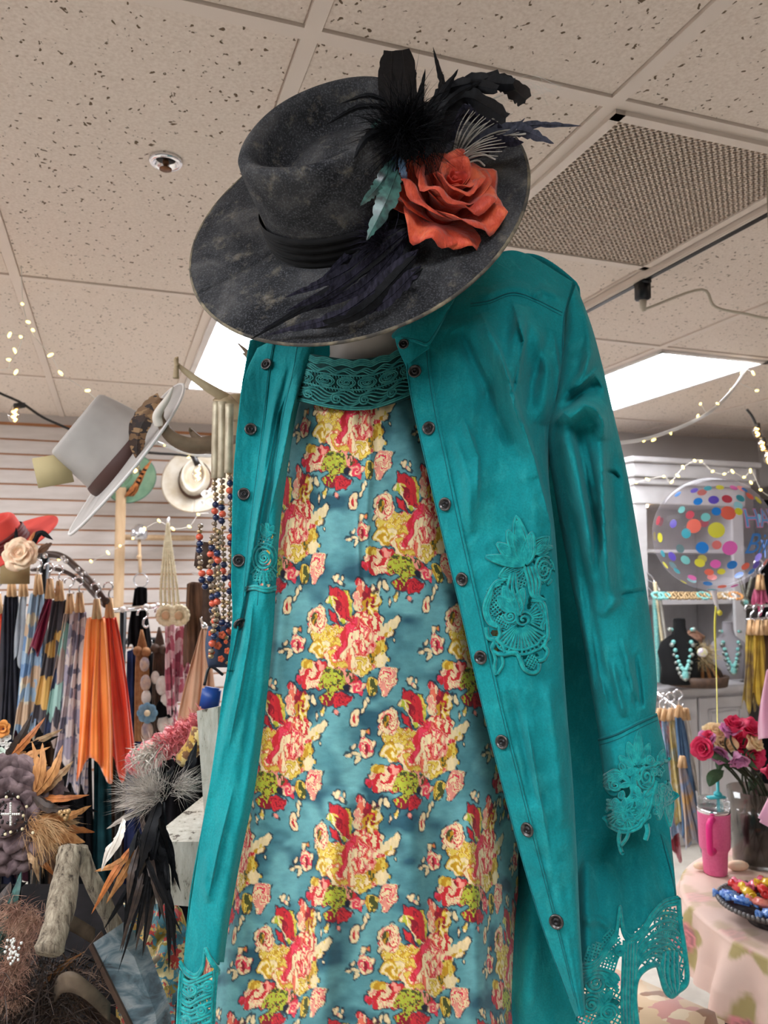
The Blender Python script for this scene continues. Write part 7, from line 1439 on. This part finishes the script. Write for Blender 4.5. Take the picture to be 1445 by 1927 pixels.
MD = [mat('dot_' + n_, c_, .4) for n_, c_ in [('yellow', (226, 222, 60)), ('blue', (20, 130, 220)), ('coral', (240, 110, 90)), ('pink', (240, 110, 200)), ('violet', (100, 80, 200)), ('teal', (60, 170, 190)), ('aqua', (120, 200, 200)), ('crimson', (206, 70, 90))]]
rnd = random.Random(8)
dots = [(1390 - 48 + 5, 998, 14, 0), (1368 + 0, 1030, 13, 3), (1367, 968, 13, 2), (1323, 1029, 11, 1), (1318, 1056, 9, 0), (1344, 1058, 9, 3), (1371, 1060, 9, 1), (1297, 1003, 9, 5), (1250, 1010, 9, 0), (1318, 946, 8, 1), (1344, 944, 9, 4), (1366, 943, 9, 7), (1388, 942, 8, 5), (1330, 975, 8, 6), (1304, 970, 8, 7), (1271, 1045, 9, 4), (1294, 1051, 9, 6), (1254, 1040, 7, 5), (1257, 1062, 8, 0), (1247, 978, 9, 7), (1348, 965, 8, 1), (1384, 966, 7, 0), (1355, 921, 7, 0), (1335, 922, 7, 5), (1312, 925, 7, 4), (1378, 922, 7, 3), (1396, 926, 6, 1), (1330, 1095, 8, 1), (1354, 1101, 8, 2), (1375, 1100, 7, 3), (1304, 1084, 8, 3), (1288, 1094, 7, 0), (1278, 1072, 7, 5), (1336, 1108, 8, 5), (1393, 1063, 8, 2), (1411, 1061, 8, 4), (1427, 1058, 8, 2), (1403, 1073, 7, 1), (1353, 1072, 7, 0), (1333, 1073, 8, 2), (1310, 990 + 0, 13, 2), (1283, 930, 7, 1), (1404, 938, 8, 2), (1418, 945, 8, 0), (1290, 960, 7, 6), (1275, 985, 8, 4)]
by_col = {k: MB() for k in range(8)}
def cap(mb, n_, ang):
    M = frame(n_); vs = [bc + M @ Vector((0, 0, BR_ * 1.0015))]
    for rr_ in (.5, 1.0):
        for k in range(16): a = k * pi / 8; vs.append(bc + M @ Vector((BR_ * 1.0015 * sin(ang * rr_) * cos(a), BR_ * 1.0015 * sin(ang * rr_) * sin(a), BR_ * 1.0015 * cos(ang * rr_))))
    mb.add(vs, [(0, 1 + k, 1 + (k + 1) % 16) for k in range(16)] + [(1 + k, 17 + k, 17 + (k + 1) % 16, 1 + (k + 1) % 16) for k in range(16)])
BV = (Vector((0, 0, CAMZ)) - bc).normalized(); BFR = frame(BV, Vector((-BV.y, BV.x, 0)))
ndir = []
for px, py, r_, k in dots:
    x, z = (px - 1340) / 107, -(py - 1004) / 107; q2 = x * x + z * z
    if q2 > .97: continue
    n_ = BFR @ Vector((x, z, sqrt(1 - q2))); mb = MB(); cap(mb, n_, r_ / 107); mb.build('printed_dot', MD[k], bl); ndir.append(n_)
for i in range(60):                                       # dots round the far side
    a = rnd.random() * 2 * pi; z = rnd.uniform(-.85, .85); n_ = Vector((cos(a) * sqrt(1 - z * z), sin(a) * sqrt(1 - z * z), z))
    if n_.dot(BV) > -.1 or any(n_.dot(m_) > .94 for m_ in ndir): continue
    mb = MB(); cap(mb, n_, .085); mb.build('printed_dot', MD[rnd.randrange(8)], bl); ndir.append(n_)
def wrap_text(body, size, lon0, lat0, m, shear=0, outline=0, name='lettering'):
    cu = bpy.data.curves.new('txt', 'FONT'); cu.body = body; cu.size = size; cu.shear = shear; cu.resolution_u = 4; cu.offset = outline
    o = bpy.data.objects.new('txt', cu); COL.objects.link(o); dg = bpy.context.evaluated_depsgraph_get(); me = bpy.data.meshes.new_from_object(o.evaluated_get(dg)); bpy.data.objects.remove(o); bpy.data.curves.remove(cu)
    bm = bmesh.new(); bm.from_mesh(me); bmesh.ops.subdivide_edges(bm, edges=[e for e in bm.edges if e.calc_length() > size * .12], cuts=2); bmesh.ops.triangulate(bm, faces=bm.faces[:]); bm.verts.index_update()
    R_ = BR_ * (1.003 + (0 if outline else .0015)); vs = []
    for v in bm.verts:
        lo = lon0 + v.co.x / BR_; la = lat0 + v.co.y / BR_; vs.append(bc + (BFR @ Vector((sin(lo) * cos(la), sin(la), cos(lo) * cos(la)))) * R_)
    mb = MB(); mb.add(vs, [[v.index for v in f.verts] for f in bm.faces]); bm.free(); mb.build(name, m, bl, smooth=True)
M_LBL = mat('letter_pink', (236, 150, 200), .4); M_LB2 = mat('letter_blue', (110, 180, 240), .4); M_LB3 = mat('letter_script_blue', (70, 140, 220), .4)
wrap_text('HAPPY', .085, .52, .10, M_LBL, outline=.003); wrap_text('HAPPY', .085, .52, .10, M_LB2)
wrap_text('Birthday', .095, .50, -.34, M_LB3, shear=.35)
mb = MB(); mb.tube(smooth_pts([bc + Vector((0, 0, -BR_ * .99)), bc + Vector((.004, 0, -BR_ - .03)), bc + Vector((.012, 0, -BR_ - .065)), bc + Vector((.022, 0, -BR_ - .08))], 10), [.014, .010, .008, .008, .007, .006, .006, .007, .008, .006], 8); mb.build('neck', mat('vinyl_neck', (226, 222, 224), .2, alpha=.8), bl)
mb = MB(); mb.tube(smooth_pts([bc + Vector((.006, 0, -BR_ - .05)), P(1345, 1180, 2.68), P(1348, 1270, 2.6), P(1350, 1375, 2.22)], 24), [.0035] * 12 + [.0016] * 12, 6); mb.ball(bc + Vector((.014, -.008, -BR_ - .075)), .010, 8, 6); mb.build('ribbon', mat('yellow_ribbon', (216, 206, 70), .4), bl)
# ================================================================== STRING LIGHTS
M_GLOW = mat('fairy_glow', (255, 230, 150), .3, emit=(255, 226, 130), estr=4); M_FIL = mat('filament_glow', (255, 220, 150), .3, emit=(255, 190, 100), estr=14)
M_WIREC = mat('clear_wire', (206, 200, 190), .4); M_WIREW = mat('white_cable', (236, 234, 232), .45); M_WIREB = mat('black_wire', (28, 24, 22), .5)
def fairy_mesh():
    mb = MB(); mb.lathe([(0, .012), (.004, .010), (.0062, .002), (.005, -.008), (.003, -.012), (0, -.012)], n=8); me = bpy.data.meshes.new('fairy_bulb'); me.from_pydata(mb.v, [], mb.f); me.materials.append(M_GLOW); me.polygons.foreach_set('use_smooth', [True] * len(me.polygons)); return me
FM = fairy_mesh()
def string_light(label, wire, bulbs, d, r, m, k=1.0):
    pts = [P(*(w_ if len(w_) == 3 else (*w_, d))) for w_ in wire]; t_ = thing('string_light', label, 'string lights', pts[0], 'fairy light strings')
    mb = MB(); q = smooth_pts(pts, max(20, len(pts) * 8)); mb.tube(q, r, 6); mb.build('cable', m, t_)
    for (a, b) in bulbs:
        near = min(q, key=lambda v: (P(a, b, v.y) - v).length); p = P(a, b, near.y); o = bpy.data.objects.new('bulb', FM); COL.objects.link(o); o.parent = t_; o.location = p - t_.location; s_ = .68 * k * near.y / 2.6; o.scale = (s_, s_, s_)
        o.rotation_euler = (random.uniform(-1.5, 1.5), random.uniform(-1.2, 1.2), 0)
        if (p - near).length > .008: mb = MB(); mb.tube([near, p], .0012, 4); mb.build('lead', m, t_)
string_light('fairy light string falling diagonally across the left ceiling', [(40, 500, 2.13), (44, 575), (60, 625), (96, 670), (118, 705), (166, 738), (230, 800)], [(42, 572), (53, 606), (62, 621), (95, 668), (114, 702), (165, 735)], 2.2, .0012, M_WIREC, 1.3)
string_light('short fairy light loop at the left picture edge', [(-10, 630), (20, 630), (40, 634), (34, 660), (20, 680), (14, 694), (-10, 696)], [(18, 630), (39, 634), (28, 660), (17, 677), (30, 700)], 2.15, .0014, M_WIREC, 1.3)
string_light('white fairy light cable sagging behind the grey hat', [(215, 790, 4.4), (255, 805, 2.6), (286, 828), (310, 838), (356, 853), (402, 858), (440, 850)], [(311, 838), (355, 861), (403, 866)], 2.0, .0048, M_WIREW)
string_light('fairy light string along the slat wall above the scarves', [(90, 1056), (112, 1052), (140, 1062), (172, 1056), (203, 1040), (226, 1028), (250, 1014), (272, 995), (300, 982), (326, 995), (356, 990), (374, 968), (392, 966)], [(112, 1052), (171, 1056), (203, 1040), (226, 1027), (250, 1013), (272, 995), (299, 980), (325, 995), (356, 991), (373, 968)], 3.6, .0016, M_WIREC, .9)
string_light('thick white fairy light cable sagging below the right ceiling panel', [(1432, 684, 3.30), (1412, 684, 3.30), (1385, 725, 2.9), (1345, 768), (1300, 795), (1250, 815), (1205, 828), (1150, 835)], [(1375, 735), (1350, 760), (1318, 760), (1313, 783), (1290, 800), (1262, 814), (1230, 828), (1212, 829), (1396, 700), (1417, 702), (1424, 735)], 2.5, .0062, M_WIREW, 1.0)
string_light('fairy light string along the hutch cornice', [(1180, 915), (1197, 908), (1220, 902), (1250, 897), (1262, 907), (1285, 880), (1308, 867), (1320, 868), (1341, 887), (1363, 892), (1378, 887), (1400, 898), (1414, 887), (1432, 922), (1450, 936)], [(1197, 908), (1218, 902), (1249, 897), (1264, 907), (1275, 895), (1285, 879), (1307, 867), (1319, 868), (1341, 887), (1363, 892), (1378, 887), (1400, 898), (1412, 886), (1413, 908), (1431, 922)], 3.9, .0014, M_WIREC, .95)
def edison(label, wire, bulbs, d):
    pts = [P(a, b, d) for a, b in wire]; t_ = thing('bulb_string', label, 'string lights', pts[0], 'filament bulb strings'); mb = MB(); q = smooth_pts(pts, 30); mb.tube(q, .006, 6); mb.build('cable', M_WIREB, t_)
    for a, b in bulbs:
        p = P(a, b, d); near = min(q, key=lambda v: (v - p).length); R_ = .024
        so = MB(); so.tube([near, p + Vector((0, 0, R_ * 1.6))], [.011, .013], 10); so.build('socket', M_WIREB, t_)
        gl = MB(); gl.lathe([(.012, R_ * 1.7), (.014, R_ * 1.3), (R_, .1 * R_), (R_ * .9, -.6 * R_), (.5 * R_, -1.2 * R_), (0, -1.35 * R_)], p, None, 16); g_ = gl.build('bulb', mat('bulb_glass', (250, 220, 170), .05, trans=1.0, alpha=.25), t_)
        fi = MB(); fi.tube([p + Vector((.008 * cos(k * 1.6), .008 * sin(k * 1.6), R_ * (1.1 - .22 * k))) for k in range(10)], .0045, 6); fi.build('filament', M_FIL, g_)
edison('black cable with a glowing filament bulb at the left edge', [(-20, 728), (0, 740), (40, 758), (80, 785), (125, 805), (190, 835), (262, 850), (330, 855), (375, 858), (430, 845)], [(27, 782), (253, 878), (372, 893)], 3.2)
edison('filament bulbs hanging at the right picture edge', [(1405, 770), (1416, 785), (1428, 812), (1440, 838), (1460, 850)], [(1425, 812), (1435, 838), (1446, 862)], 3.7)
